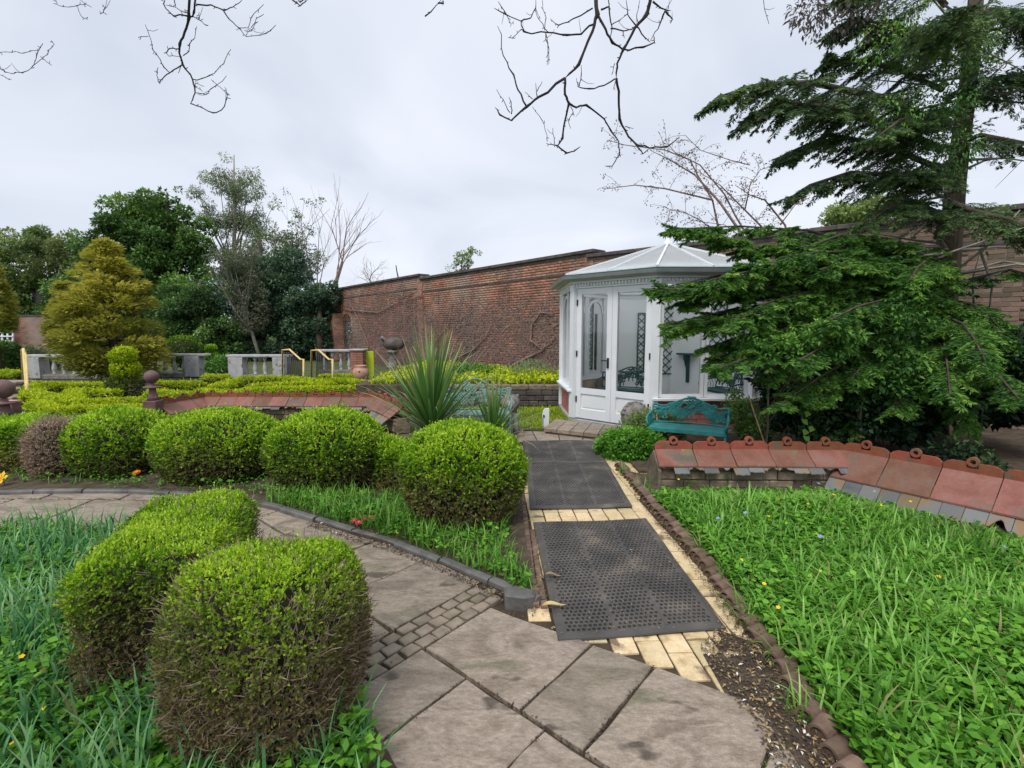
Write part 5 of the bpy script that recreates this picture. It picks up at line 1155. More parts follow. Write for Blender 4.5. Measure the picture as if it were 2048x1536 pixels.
runs = [((-.75, 4.6), (-1.75, 5.3), .38, .47, 'low clipped hedge linking the two box balls nearest the mats', .75),
        ((-2.5, 5.5), (-3.0, 5.6), .42, .45, 'short clipped hedge between the second and third box balls', .6),
        ((-4.0, 5.75), (-4.5, 5.8), .42, .42, 'short clipped hedge between the broad ball and the small ball', .6),
        ((-5.05, 5.7), (-7.6, 5.75), .62, .54, 'long flat clipped hedge running out at the left edge of the picture', .7)]
for a, b, w_, h, lab, amt in runs:
    L_ = math.dist(a, b); P, Nn = run_box(int(3600 * (L_ * w_ + 2 * L_ * h)), a, b, w_, h)
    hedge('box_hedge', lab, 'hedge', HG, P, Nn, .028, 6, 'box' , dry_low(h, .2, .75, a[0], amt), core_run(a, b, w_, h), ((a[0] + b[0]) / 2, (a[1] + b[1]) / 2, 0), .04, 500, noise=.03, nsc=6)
bp = atd(112, 905, 5.35); P, Nn = superball(2600, (bp.x, bp.y, .30), (.25, .24, .32), 2.4, -.9)
hedge('box_hedge', 'dead pale brown patch of bare twigs in the clipped hedge', 'hedge', HG, P, Nn, .022, 4, 'deadbox', lambda P, N_: np.full(len(P), .5), core_ball((bp.x, bp.y, .30), (.22, .2, .31)), (bp.x, bp.y, 0), .03, 2600, noise=.02, twig_len=.14)
sheet('knot_garden_soil', [(-12.5, 9.3), (-9, 8.3), (-6.2, 8.2), (-5.9, 9.3), (-2.3, 9.3), (-2.4, 14.5), (-6, 16), (-16, 16)], .0, MAT['soil'], amp=.01, grid=.5)
# knot garden of low golden box, laid out in nested runs
KG = 'low golden box hedges of the knot garden'
def K(px, py): p = at(px, py, .33); return (p.x, p.y)
kn = [((66, 768), (236, 768), 'far'), ((62, 785), (150, 806), 'a'), ((145, 782), (232, 783), 'b'), ((150, 806), (287, 801), 'c'), ((72, 805), (120, 822), 'd'), ((120, 818), (288, 814), 'e'),
      ((308, 765), (402, 766), 'f'), ((300, 783), (385, 788), 'g'), ((408, 752), (455, 752), 'h'), ((425, 775), (472, 760), 'i'), ((475, 757), (578, 755), 'j'), ((500, 771), (655, 767), 'k'), ((485, 780), (765, 775), 'l'),
      ((578, 756), (662, 767), 'm'), ((665, 760), (780, 768), 'n'), ((66, 772), (62, 790), 'o'), ((150, 800), (145, 782), 'p'), ((640, 752), (705, 752), 'q'), ((0, 742), (42, 745), 'r'), ((390, 782), (480, 785), 's')]
klab = ['long golden hedge run in front of the left balustrade', 'golden hedge run slanting from the yellow handrail', 'inner golden hedge run below the cloud-clipped bush', 'golden hedge run behind the dark finial post', 'thick golden hedge run beside the grey step',
        'front golden hedge run left of the dark finial', 'golden hedge run right of the dark finial, far side', 'golden hedge run right of the dark finial, near side', 'small golden hedge run in the gap of the balustrade', 'golden hedge run turning the corner by the stone edge',
        'golden hedge run at the foot of the middle balustrade', 'inner golden hedge run below the pair of handrails', 'longest golden hedge run, just behind the ridge tiles', 'golden hedge run slanting to the right handrail', 'golden hedge run in front of the terracotta pot',
        'short golden hedge end beside the yellow handrail', 'short golden hedge link inside the left knot', 'golden hedge run between handrail and brick pier', 'golden hedge run beyond the steps at the far left', 'golden hedge run right behind the left wall tiles']
for i, (a, b, _) in enumerate(kn):
    a = K(*a); b = K(*b); L_ = math.dist(a, b); w_ = .30; h = .34; zz = 0
    n = int(min(3200, 700 * (L_ * w_ + 2 * L_ * h))); P, Nn = run_box(n, a, b, w_, h)
    hedge('knot_hedge', klab[i], 'hedge', KG, P, Nn, .046, 5, 'knot', lambda P, N_: np.clip((.22 - P[:, 2]) / .12, 0, 1) * .9, core_run(a, b, w_, h), ((a[0] + b[0]) / 2, (a[1] + b[1]) / 2, 0), .04, 0, noise=.02, nsc=3)
def ball_bush(name, label, cat, px, py, d, rpx, mat='knot', n=700, leaf=.05, sq=1.0, group=None, dryv=0, stemto=None):
    c = atd(px, py, d); r = rpx * d / FPX; P, Nn = superball(n, c, (r, r, r * sq), 2.2, -.95)
    o = hedge(name, label, cat, group, P, Nn, leaf, 5, mat, lambda P, N_: np.full(len(P), dryv), lambda root: core_ball(c, (r, r, r * sq), 2.2, .8)(root), (c.x, c.y, 0), .04, 0, noise=.04, nsc=5)
    return o, c
tp = empty('topiary', (atd(245, 760, 11.3).x, 11.3, 0), 'cloud-clipped golden topiary with two round tiers above a loose bush', 'topiary')
for px, py, rp_, m_, dv, lf in ((247, 712, 19, 'knot', 0, .045), (251, 740, 22, 'knot', .05, .05), (250, 778, 25, 'boxdark', .45, .06)):
    c = atd(px, py, 11.3); r = rp_ * 11.3 / FPX; P, Nn = superball(700, c, (r, r, r * .8 if py < 760 else r * 1.1), 2.3, -.95); P = P + Nn * nz3(P, 9)[:, None] * .03; V, F, q = sprigs(P, Nn, lf, 5)
    l_ = np.clip(.45 + .3 * Nn[:, 2] + RG.normal(size=len(P)) * .2, 0, 1)[q]; link('foliage', np_mesh('foliage', V, F, MAT[m_], np.repeat(l_, 4), np.full(len(l_) * 4, dv)), tp)
mb = MB(); b_ = atd(248, 760, 11.3); mb.tube([(b_.x, b_.y, 0), (b_.x + .03, b_.y, .4), (b_.x - .02, b_.y, .95)], [.05, .04, .03], 6); mb.build('trunk', MAT['bark'], tp)
tp = empty('topiary', (atd(422, 715, 19).x, 19, 0), 'small three-tiered green topiary behind the gap in the balustrade', 'topiary')
for py, rp_ in ((697, 8), (713, 10), (730, 11)):
    c = atd(422, py, 19); r = rp_ * 19 / FPX; P, Nn = superball(260, c, (r, r, r * .75), 2.3, -.95); V, F, q = sprigs(P, Nn, .06, 4); l_ = np.clip(.4 + .3 * Nn[:, 2] + RG.normal(size=len(P)) * .2, 0, 1)[q]
    link('foliage', np_mesh('foliage', V, F, MAT['box'], np.repeat(l_, 4), np.zeros(len(l_) * 4)), tp)
mb = MB(); b_ = atd(422, 720, 19); mb.tube([(b_.x, b_.y, 0), (b_.x, b_.y, .9)], .04, 6); mb.build('trunk', MAT['bark'], tp)
ball_bush('dome_bush', 'dark clipped dome bush rising behind the balustrade', 'bush', 366, 704, 20, 32, 'boxdark', 1200, .07, .95)
# ================================================================== GROUND PLANTS
def planting(name, label, cat, poly, nblade, ncover, bl, bw, cl, gm, cm, avoid=None, kind='stuff', z=.03, arch=(.6, 1.5), flowers=0, hs=None):
    P = scatter_poly(poly, nblade + ncover)
    if avoid is not None: P = P[avoid(P)]
    # nearer plants first: more of them close to the camera
    P[:, 2] = z; n1 = int(len(P) * nblade / (nblade + ncover)); Pb, Pc = P[:n1], P[n1:]
    # clump the blades
    Dm = 1 + .0 * Pb[:, 0]; H = rnd_dir(len(Pb)); H[:, 2] = 0; D = unit(H * RG.uniform(.15, .75, (len(Pb), 1)) + np.array([0, 0, 1.0]))
    dens = np.clip(.55 + .6 * nz3(Pb, 3, 5), .15, 1.2); shrt = hs(P) if hs else np.ones(len(P)); sb, sc_ = shrt[:n1], shrt[n1:]
    V1, F1, k = blades(Pb, D, bl * RG.uniform(.5, 1.25, len(Pb)) * (.7 + .5 * dens) * sb, bw * RG.uniform(.7, 1.3, len(Pb)), RG.uniform(*arch, len(Pb)))
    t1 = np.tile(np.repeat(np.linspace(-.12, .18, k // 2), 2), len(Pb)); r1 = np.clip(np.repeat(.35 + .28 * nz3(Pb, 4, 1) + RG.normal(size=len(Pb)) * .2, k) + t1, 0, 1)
    d1 = np.repeat((RG.random(len(Pb)) < .05) * RG.uniform(.4, 1, len(Pb)), k); parts = [(V1, F1, r1, d1)]
    if len(Pc):
        hgt = RG.uniform(.02, .16, len(Pc)) * (.8 + .4 * nz3(Pc, 3, 9)) * sc_; per = 3; q = np.repeat(np.arange(len(Pc)), per); B = Pc[q].copy(); B[:, 2] += np.abs(hgt[q]); o = rnd_dir(len(q)); o[:, 2] *= .35; B += o * cl * .25
        V2, F2 = leafs(B, o, unit(np.array([0, 0, 1.]) + rnd_dir(len(q)) * .4), cl * RG.uniform(.6, 1.3, len(q)), cl * .8 * RG.uniform(.6, 1.2, len(q)), .06)
        parts.append((V2, F2, np.repeat(np.clip(.42 + .28 * nz3(B, 5, 2) + RG.normal(size=len(q)) * .18 + (B[:, 2] - .1) * 1.2, 0, 1), 4), np.repeat((RG.random(len(q)) < .03) * .8, 4)))
        # covers use their own material, so a second mesh
        root = empty(name, tuple(np.mean(P, 0)), label, cat, kind=kind)
        link('blades', np_mesh('blades', V1, F1, MAT[gm], r1, d1), root)['kind'] = 'stuff'
        o2 = link('low_leaves', np_mesh('low_leaves', V2, F2, MAT[cm], parts[1][2], parts[1][3]), root); o2['kind'] = 'stuff'
        return root
    o_ = link(name, np_mesh(name, V1, F1, MAT[gm], r1, d1)); tag(o_, label, cat, kind=kind); return o_
def clear_of(cx, cy, rx, ry): return lambda P: ((P[:, 0] - cx) / rx) ** 2 + ((P[:, 1] - cy) / ry) ** 2 > 1
er = [p.xy for p in edge_pts]
nearR = [(p.x + .06, p.y) for p in er] + [(4.3, .9), (4.6, 3.0), (3.3, 4.75), (1.5, 4.85), (1.25, 5.35)]
nearR1 = [(p[0], p[1]) for p in nearR if p[1] < 3.1] + [(4.6, .9), (4.6, 3.1)]
wd_ = lambda P: np.minimum(-((P[:, 0] - 3.47) * .83 + (P[:, 1] - 5.02) * .56), 5.20 - P[:, 1])
avw = lambda P: (wd_(P) > .40) & (RG.random(len(P)) < (wd_(P) - .3) * 1.6)
ok = lambda P: (P[:, 1] > .9) & avw(P)
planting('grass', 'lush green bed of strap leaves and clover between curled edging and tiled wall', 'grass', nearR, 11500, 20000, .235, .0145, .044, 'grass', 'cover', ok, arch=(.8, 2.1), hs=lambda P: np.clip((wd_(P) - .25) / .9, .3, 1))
bl_zone = [(p.x, p.y) for p in inner_pts[1:-1]] + [(-.35, .9), (-4, .9), (-5, 3.5)]
bl_zone = [(p[0] - .04, p[1] - .04) for p in bl_zone]
def avL(P): return (((P[:, 0] + .955) / .28) ** 2 + ((P[:, 1] - 1.86) / .28) ** 2 > 1) & ~((P[:, 0] > -1.98) & (P[:, 0] < -1.42) & (P[:, 1] > 2.0) & (P[:, 1] < 2.7)) & (P[:, 1] > .8)
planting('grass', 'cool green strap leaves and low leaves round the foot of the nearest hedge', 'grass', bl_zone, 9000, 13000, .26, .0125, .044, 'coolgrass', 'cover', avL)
mid = [(p.x, p.y + .07) for p in kerb_pts[4:]] + [(at(1040, 1100).x - .1, at(1040, 1100).y), (at(1040, 1040).x - .08, 4.2), (-.1, 4.6), (-1.3, 4.5), (-2.2, 4.9)]
planting('grass', 'tufts of arching strap leaves between the kerb and the box balls', 'grass', mid, 2600, 900, .19, .009, .035, 'grass', 'cover', lambda P: (((P[:, 0] + .43) / .45) ** 2 + ((P[:, 1] - 4.18) / .4) ** 2 > 1))
left_front = [(-2.3, 4.6), (-5.5, 5.02), (-5.5, 5.3), (-2.4, 5.0)]
planting('weeds', 'sparse weeds on the bare soil in front of the hedge at the left', 'weeds', left_front, 150, 260, .11, .008, .03, 'grass', 'cover')
# tufts growing over the edging and a lawn of short grass behind
sh_poly = [(lawn_poly[0][0], lawn_poly[0][1])] + lawn_poly[1:]
planting('lawn_grass', 'short lawn grass between the white post and the dark retaining wall', 'grass', lawn_poly, 9000, 1, .06, .006, .02, 'knot', 'cover', z=.01)
P = scatter_poly([(.95, 5.4), (1.5, 5.1), (1.5, 4.6), (1.15, 5.3)], 10)
tuft = [at(x, y) for x, y in ((1500, 1255), (1480, 1225), (1560, 1330), (1455, 1170), (1405, 1110), (1290, 985), (1610, 1440), (1250, 950))]
Q = np.array([tuple(p) for p in tuft for _ in range(26)]) + np.concatenate([RG.normal(size=(26 * len(tuft), 2)) * .035, np.zeros((26 * len(tuft), 1))], 1); H = rnd_dir(len(Q)); H[:, 2] = 0
V, F, k = blades(Q, unit(H * .6 + np.array([-.15, -.1, 1])), RG.uniform(.08, .24, len(Q)), .009, RG.uniform(.9, 1.8, len(Q))); o = link('grass', np_mesh('grass', V, F, MAT['grass'], np.repeat(RG.random(len(Q)), k), np.repeat((RG.random(len(Q)) < .1) * .8, k))); tag(o, 'loose tufts of grass leaning over the curled clay edging', 'grass', kind='stuff')
# raised bed greenery in front of the wall
rbp = [(-3.2, 10.75), (.9, 10.75), (1.6, 12.6), (-3.2, 17.5)]
planting('groundcover', 'yellowish low planting on the raised bed below the vines', 'ground cover', rbp, 2500, 2600, .22, .03, .09, 'knot', 'knot', z=.44)
def leafy(name, label, cat, c, r, n, leaf, mat, group=None, per=5, dryv=.0, stems=5, shape=2.2, zmin=-.4, asp=.5, seed=0, parent=None):
    """loose shrub: leaf clusters through the volume of an uneven dome, on forking stems"""
    root = empty(name, (c[0], c[1], 0), label, cat, group) if parent is None else parent
    D = rnd_dir(n); D = D[D[:, 2] > zmin]; s = RG.uniform(.45, 1, (len(D), 1)) ** .5; P = D * s * np.array(r); P = P * (1 + .16 * nz3(P, 2.2 / max(r), seed)[:, None]) + np.array(c)
    q = np.repeat(np.arange(len(P)), per); o = rnd_dir(len(q)); B = P[q] + o * leaf * .5; dd = unit(D[q] * .5 + o + np.array([0, 0, -.15])); V, F = leafs(B, dd, unit(np.array([0, 0, 1.]) + rnd_dir(len(q)) * .7 + D[q] * .4), leaf * RG.uniform(.6, 1.3, len(q)), leaf * asp * RG.uniform(.7, 1.2, len(q)))
    l_ = np.clip(.35 + .25 * D[:, 2] + .25 * nz3(P, 4 / max(r), 3 + seed) + RG.normal(size=len(P)) * .12, 0, 1)[q] + RG.normal(size=len(q)) * .1
    link('foliage', np_mesh('foliage', V, F, MAT[mat], np.repeat(np.clip(l_, 0, 1), 4), np.repeat(np.clip(dryv + RG.normal(size=len(q)) * .2 * (dryv > 0), 0, 1), 4)), root)
    if stems:
        mb = MB(); 
        for i in range(stems):
            e = P[RG.integers(len(P))]; mb.tube([(c[0], c[1], 0), ((c[0] * 2 + e[0]) / 3 + .02, (c[1] * 2 + e[1]) / 3, e[2] * .45), tuple(e)], [.02, .014, .006], 5)
        mb.build('stems', MAT['bark'], root)
    return root
p = at(1250, 905); leafy('flowering_shrub', 'low leafy shrub with yellow-green and pinkish leaves beside the far mats', 'shrub', (1.56, 6.25, .12), (.42, .36, .24), 1400, .055, 'cover', seed=1)
leafy('flowering_shrub', 'loose pinkish green shrub between the stone ornament and the turquoise bench', 'shrub', (2.0, 6.95, .2), (.45, .3, .26), 900, .05, 'spring', seed=2)
leafy('lavender_bush', 'grey green lavender bush on the raised bed at the foot of the wall', 'shrub', tuple(atd(1065, 745, 12.6)), (.55, .4, .3), 500, .09, 'birch', seed=4, asp=.2)
leafy('bush', 'dark rounded green plant on the raised bed left of the lavender', 'shrub', tuple(atd(945, 750, 12.8)), (.7, .4, .28), 500, .1, 'elder', seed=5)
# --- spiky palms
def spiky(name, label, x, y, z0, n, ln, w_, seed, mat='cordy', up=1.0, spread=1.0):
    root = empty(name, (x, y, 0), label, 'spiky palm', 'spiky cordyline palms')
    ga_ = 2.39996; ang = np.arange(n) * ga_; t = np.arange(n) / n; el = R(88) - t * R(72) * spread; D = np.stack([np.cos(ang) * np.cos(el), np.sin(ang) * np.cos(el), np.sin(el)], 1); D = unit(D + rnd_dir(n) * .05)
    inv = base_inv(root); k_keep = 300 if n > 300 else n
    for i in range(min(n, 300)):
        P = np.array([[x + D[i, 0] * .03, y + D[i, 1] * .03, z0 + .12 * (1 - t[i])]]); V, F, k = blades(P, D[i:i + 1], ln * RG.uniform(.78, 1.08), w_ * RG.uniform(.8, 1.15), .05 + .30 * t[i] ** 2 + (RG.random() < .05) * .5, 5)
        # a keel: widen in the lower third
        rr = np.clip(.5 + RG.normal() * .2 - .3 * t[i], 0, 1); tt = np.repeat(np.linspace(-.2, .2, k // 2), 2); me = np_mesh('leaf', V, F, MAT[mat], np.clip(rr + tt, 0, 1), np.clip((tt > .1) * RG.uniform(0, .9) + (t[i] > .93) * .5, 0, 1)); link('leaf', me, root)
    mb = MB(); mb.lathe([(.06, 0), (.055, z0), (.04, z0 + .12)], (x, y, 0), 10); mb.build('trunk', MAT['bark'], root); return root
c1 = atd(868, 800, 6.3); spiky('spiky_palm', 'large spiky palm with a fan of long narrow green leaves behind the box balls', -1.03, 6.2, .30, 165, 1.30, .044, 1, spread=.84)
c2 = atd(985, 850, 5.9); spiky('spiky_palm', 'smaller spiky palm with tan-edged leaves between faded bench and stone lion', c2.x, 5.9, .25, 95, .72, .034, 2, spread=.88)
# --- flowers
def flower(x, y, z, r, m, label, group=None, n=9, layers=2, up=(0, -.4, 1), leaves=0, stem=True):
    root = empty('flower', (x, y, 0), label, 'flower', group); mb = MB(); U = Vector(up).normalized(); A1 = U.orthogonal().normalized(); A2 = U.cross(A1); c = Vector((x, y, z))
    pt = MB()
    for l in range(layers):
        for i in range(n):
            a = 2 * math.pi * (i + l * .5) / n; d = (A1 * math.cos(a) + A2 * math.sin(a)); e = d.cross(U); q = r * (1 - .25 * l); lift = .25 + .35 * l
            pt.add([c + U * .002, c + d * q * .6 - e * q * .28 + U * q * lift * .5, c + d * q + U * q * lift, c + d * q * .6 + e * q * .28 + U * q * lift * .5], [(0, 1, 2, 3)])
    pt.build('petals', MAT[m], root)
    mb.lathe([(.002, .004), (r * .2, .006), (r * .15, .012), (.002, .014)], (0, 0, 0), 8, m=Matrix.Translation(c) @ U.to_track_quat('Z', 'Y').to_matrix().to_4x4()); mb.build('centre', MAT['yellowpetal'] if m != 'yellowpetal' else MAT['orangepetal'], root)
    if stem: s_ = MB(); s_.tube([(x + .01, y + .02, .02), (x, y, z)], .003, 5); s_.build('stem', MAT['cordy'], root)
    return root
p = atd(76, 1118, 3.3); flower(p.x, p.y, p.z, .05, 'orangepetal', 'single orange marigold standing in the cool green leaves', n=13, layers=3)
p = at(275, 962); flower(p.x, p.y, .09, .045, 'orangepetal', 'low orange-red flower in front of the dark hedge foot', n=9, layers=3)
p = at(4, 962, .08); flower(p.x, p.y, .11, .075, 'yellowpetal', 'large yellow pansy at the left picture edge', n=5, layers=2, up=(0, -.8, .6))
for i, (px, py) in enumerate(((708, 1042), (722, 1030), (736, 1024), (744, 1036), (718, 1046), (730, 1038))):
    p = at(px, py, .09); flower(p.x, p.y, .09, .032, 'crimson', 'crimson primrose bloom in the cluster beside the kerb', 'crimson primrose blooms beside the kerb', n=5, layers=2)
p = at(722, 1040); leafy('primrose_leaves', 'rosette of wrinkled green leaves under the crimson primroses', 'plant', (p.x, p.y + .03, .05), (.16, .12, .07), 90, .06, 'elder', stems=0)
def tiny_flowers(name, label, poly, n, r, m, zr, ok_=None):
    P = scatter_poly(poly, n); 
    if ok_: P = P[ok_(P)]
    root = None
    for i, p in enumerate(P):
        z = RG.uniform(*zr); mb = MB(); U = Vector((RG.normal() * .3, -.35, 1)).normalized(); A1 = U.orthogonal().normalized(); A2 = U.cross(A1); c = Vector((p[0], p[1], z))
        for k in range(5):
            a = 2 * math.pi * k / 5; d = A1 * math.cos(a) + A2 * math.sin(a); e = d.cross(U); mb.add([c, c + d * r * .6 - e * r * .4 + U * r * .2, c + d * r + U * r * .3, c + d * r * .6 + e * r * .4 + U * r * .2], [(0, 1, 2, 3)])
        o = mb.build(name, MAT[m]); tag(o, label, 'flower', label)
tiny_flowers('buttercup', 'small yellow buttercup among the green leaves of a bed', nearR, 26, .013, 'yellowpetal', (.14, .22), ok)
tiny_flowers('bluebell', 'pale blue bell flower among the leaves of the right bed', nearR, 12, .018, 'bluepetal', (.15, .23), ok)
tiny_flowers('buttercup', 'small yellow buttercup among the green leaves of a bed', [(-2.2, 1.2), (-1.3, 1.2), (-1.5, 1.9), (-2.3, 2.3)], 6, .013, 'yellowpetal', (.13, .2), None)
# --- fallen leaves, petals and litter
def fallen(px, py, ln, w_, ang, m, label, z=.045):
    p = at(px, py, z); mb = MB(); n = 8; vs = []; 
    for i in range(n + 1):
        t = i / n; ww = w_ * math.sin(math.pi * t ** .8) * .5 + .0005; x = (t - .5) * ln; zz = .012 * math.sin(t * 5) + .006
        for s in (-1, 0, 1): vs.append(Vector((x, s * ww, zz + abs(s) * .006)))
    M_ = Matrix.Translation(p) @ Matrix.Rotation(R(ang), 4, 'Z'); fs = []
    for i in range(n):
        for s in (0, 1): a = i * 3 + s; fs.append((a, a + 1, a + 4, a + 3))
    mb.add([M_ @ v for v in vs], fs, True); o = mb.build('fallen_leaf', MAT[m]); tag(o, label, 'fallen leaf', 'long fallen leaves lying on the nearest mat')
fallen(1106, 1152, .11, .028, 3, 'deadleaf', 'dry tan fallen leaf on the left border of the nearest mat')
fallen(1108, 1212, .15, .038, 12, 'redleaf', 'reddish yellow fallen leaf at the left edge of the nearest mat')
def litter(name, label, polys, n, size, m, z=.012, weights=None):
    Ps = [scatter_poly(pl, int(n * w_)) for pl, w_ in polys]; P = np.concatenate(Ps); P[:, 2] = z + RG.uniform(0, .006, len(P)); o = rnd_dir(len(P)); o[:, 2] *= .25
    V, F = leafs(P, o, unit(np.array([0, 0, 1.]) + rnd_dir(len(P)) * .35), size * RG.uniform(.4, 1.5, len(P)), size * .5 * RG.uniform(.4, 1.2, len(P)), .2); ob = link(name, np_mesh(name, V, F, MAT[m])); tag(ob, label, 'litter', kind='stuff')
band = [tuple(p.xy) for p in (at(1440, 1262), at(1520, 1290), at(1745, 1570), at(1560, 1560), at(1500, 1440), at(1450, 1390), at(1400, 1300))]
band2 = [(p.x - .10, p.y) for p in er[2:8]] + [(p.x - .02, p.y) for p in reversed(er[2:8])]
kb = [(p.x - .0, p.y - .10) for p in kerb_pts[5:]] + [(p.x, p.y) for p in reversed(kerb_pts[5:])]
lbk = [tuple(p.xy) for p in (at(1066, 1210), at(1050, 1020), at(1066, 1040), at(1112, 1280))]
sheet('litter_soil', band, .008, MAT['soil'], amp=.006, grid=.06)
litter('leaf_litter', 'brown leaf crumbs and husks along the foot of the curled edging', [(band, .55), (band2, .2), (kb, .15), (lbk, .1)], 800, .024, 'deadleaf', .018)
litter('petal_litter', 'white fallen petals scattered on the soil by the slabs and kerb', [(band, .8), (kb, .12), (mats_w[0], .08)], 70, .022, 'petal', .024)
E0 = [e for e in SLAB_EDGES if .2 < math.dist(*e)]; P = []
while len(P) < 4200:
    a_, b_ = random.choice(E0); L_ = math.dist(a_, b_)
    if random.random() > L_: continue
    t = random.random(); P.append((a_[0] + (b_[0] - a_[0]) * t + random.gauss(0, .007), a_[1] + (b_[1] - a_[1]) * t + random.gauss(0, .007), .008 + random.uniform(0, .008)))
P = np.array(P); P = P[inside_np([tuple(p.xy) for p in kerb_pts] + [tuple(p.xy) for p in b_pts[1:]] + [tuple(p.xy) for p in reversed(inner_pts)], P)]; o = rnd_dir(len(P)); o[:, 2] *= .4
for nm, mm, sel, lb in (('moss', 'cover', 0, 'specks of moss and tiny weeds growing in the joints of the stone slabs'), ('joint_grit', 'bark', 1, 'dark grit and crumbs caught in the joints of the stone slabs')):
    k = (nz3(P, 2.2, 8) > .25) if sel == 0 else (nz3(P, 2.2, 8) <= .25); Q = P[k]; V, F = leafs(Q, o[k], unit(np.array([0, 0, 1.]) + rnd_dir(len(Q)) * .6), .011 * RG.uniform(.5, 1.6, len(Q)), .008 * RG.uniform(.5, 1.4, len(Q)), .2)
    ob = link(nm, np_mesh(nm, V, F, MAT[mm], np.repeat(RG.random(len(Q)) * .5, 4), np.repeat(RG.random(len(Q)) * .6, 4))); tag(ob, lb, nm.replace('_', ' '), kind='stuff')
litter('mat_debris', 'grit and dry crumbs lying on the rubber mats', [(mats_w[0], .5), (mats_w[1], .3), (mats_w[2], .2)], 1500, .010, 'deadleaf', .038)
litter('soil_crumbs', 'dark soil crumbs in the joints and edges of the paving', [(band, .5), (kb, .3), (band2, .2)], 4200, .016, 'bark', .018)
# ================================================================== TREES AND SHRUBS
def grow(mb, p, d, r, ln, depth, rr, spread=.6, kids=3, seg=3, up=.05, ends=None, taper=.62, n=5, wob=.25):
    """a forking limb; every tip is stored in ends"""
    pts = [p.copy()]; rad = [r]; q = p.copy(); dd = d.normalized()
    for i in range(seg):
        dd = (dd + Vector((rr.gauss(0, wob), rr.gauss(0, wob), rr.gauss(0, wob) + up)) * .5).normalized(); q = q + dd * ln / seg; pts.append(q.copy()); rad.append(r * (1 - (1 - taper) * (i + 1) / seg))
    mb.tube(pts, rad, n if r > .02 else 3, caps=False)
    if depth == 0:
        if ends is not None: ends.append((q, dd))
        return
    for k in range(kids):
        t = rr.uniform(.35, 1) if k else 1; i = min(seg - 1, int(t * seg)); b = pts[i].lerp(pts[i + 1], t * seg - i) if i < seg else pts[-1]
        a = dd.orthogonal().normalized(); a.rotate(Matrix.Rotation(rr.uniform(0, 2 * math.pi), 3, dd)); nd = (dd + a * spread * rr.uniform(.6, 1.4)).normalized()
        grow(mb, b, nd, r * taper * rr.uniform(.7, 1), ln * rr.uniform(.6, .85), depth - 1, rr, spread, kids, max(2, seg - 1), up, ends, taper, n, wob)
def crown_leaves(centers, rad, n, leaf, mat, asp=.55, dryv=0, flat=.0, down=.0, name='foliage', parent=None, seed=0, tone=0, nscale=1.0):
    """leaf clusters: each centre carries a shell of leaves; leaf tone varies at random and rises towards the top of each cluster"""
    C_ = np.array(centers, float); m = len(C_); rad = np.broadcast_to(np.asarray(rad, float), (m,)); w_ = rad ** 2; q = RG.choice(m, n, p=w_ / w_.sum()); o = rnd_dir(n)
    s = RG.uniform(.3, 1, n) ** .45; lump = 1 + .22 * nz3(o * 3 + C_[q] * .7, 1.3, seed); P = C_[q] + o * (rad[q] * s * lump)[:, None] * np.array([1, 1, .8])
    dd = unit(o + rnd_dir(n) * .9 + np.array([0, 0, -down])); nn = unit(np.array([0, 0, 1.]) * (1 + flat) + o * .6 + rnd_dir(n) * .7); V, F = leafs(P, dd, nn, leaf * RG.uniform(.6, 1.4, n), leaf * asp * RG.uniform(.7, 1.2, n))
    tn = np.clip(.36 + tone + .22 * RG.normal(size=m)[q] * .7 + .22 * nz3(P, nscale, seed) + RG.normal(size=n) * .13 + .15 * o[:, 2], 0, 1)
    dr = np.clip(dryv + .35 * (dryv > 0) * nz3(P, .8, seed + 5) + RG.normal(size=n) * .15 * (dryv > 0), 0, 1)
    return link(name, np_mesh(name, V, F, MAT[mat], np.repeat(tn, 4), np.repeat(dr, 4)), parent)
def tree(name, label, cat, base, top, trunk_r, blobs, n, leaf, mat, group='trees and shrubs beyond the garden', bark='bark', dryv=0, clumps=60, asp=.55, seed=0, down=0, limbs=7, tone=0, cr=.26, flat=0, fork=None):
    """blobs: list of (centre, radii) ellipsoids the crown fills"""
    rr = random.Random(seed); root = empty(name, base, label, cat, group); base = Vector(base); cs = []; rs = []
    vol = [b[1][0] * b[1][1] * b[1][2] for b in blobs]
    for b, v in zip(blobs, vol):
        k = max(4, int(clumps * v / sum(vol))); D = rnd_dir(k); s = RG.uniform(.25, 1, k) ** .5; cc = np.array(b[0]) + D * s[:, None] * np.array(b[1]) * .85; cs += list(cc); rs += list(RG.uniform(.7, 1.3, k) * cr * (b[1][0] * b[1][1] * b[1][2]) ** (1 / 3))
    crown_leaves(cs, rs, n, leaf, mat, asp, dryv, flat, down, 'crown', root, seed, tone, 2.2 / max(1, blobs[0][1][0]))
    mb = MB(); tp_ = Vector(top); pts = [base, base.lerp(tp_, .35) + Vector((rr.uniform(-.1, .1), 0, 0)), base.lerp(tp_, .7), tp_]; mb.tube(pts, [trunk_r, trunk_r * .8, trunk_r * .5, trunk_r * .15], 8); mb.build('trunk', MAT[bark], root)
    mb = MB()
    for i in range(limbs):
        c_ = Vector(cs[rr.randrange(len(cs))]); s0 = base.lerp(tp_, rr.uniform(.3, .85)); m_ = s0.lerp(c_, .5) + Vector((0, 0, -.08 * (c_ - s0).length)); mb.tube([s0, m_, c_], [trunk_r * .35, trunk_r * .2, trunk_r * .06], 5)
    if limbs: mb.build('limbs', MAT[bark], root)
    return root
def E_(px, py, d, rx, rz, ry=None): c = atd(px, py, d); return (tuple(c), (rx * d / FPX, (ry or rx) * d / FPX, rz * d / FPX))
def foot(px, d): c = atd(px, 700, d); return (c.x, d, 0)
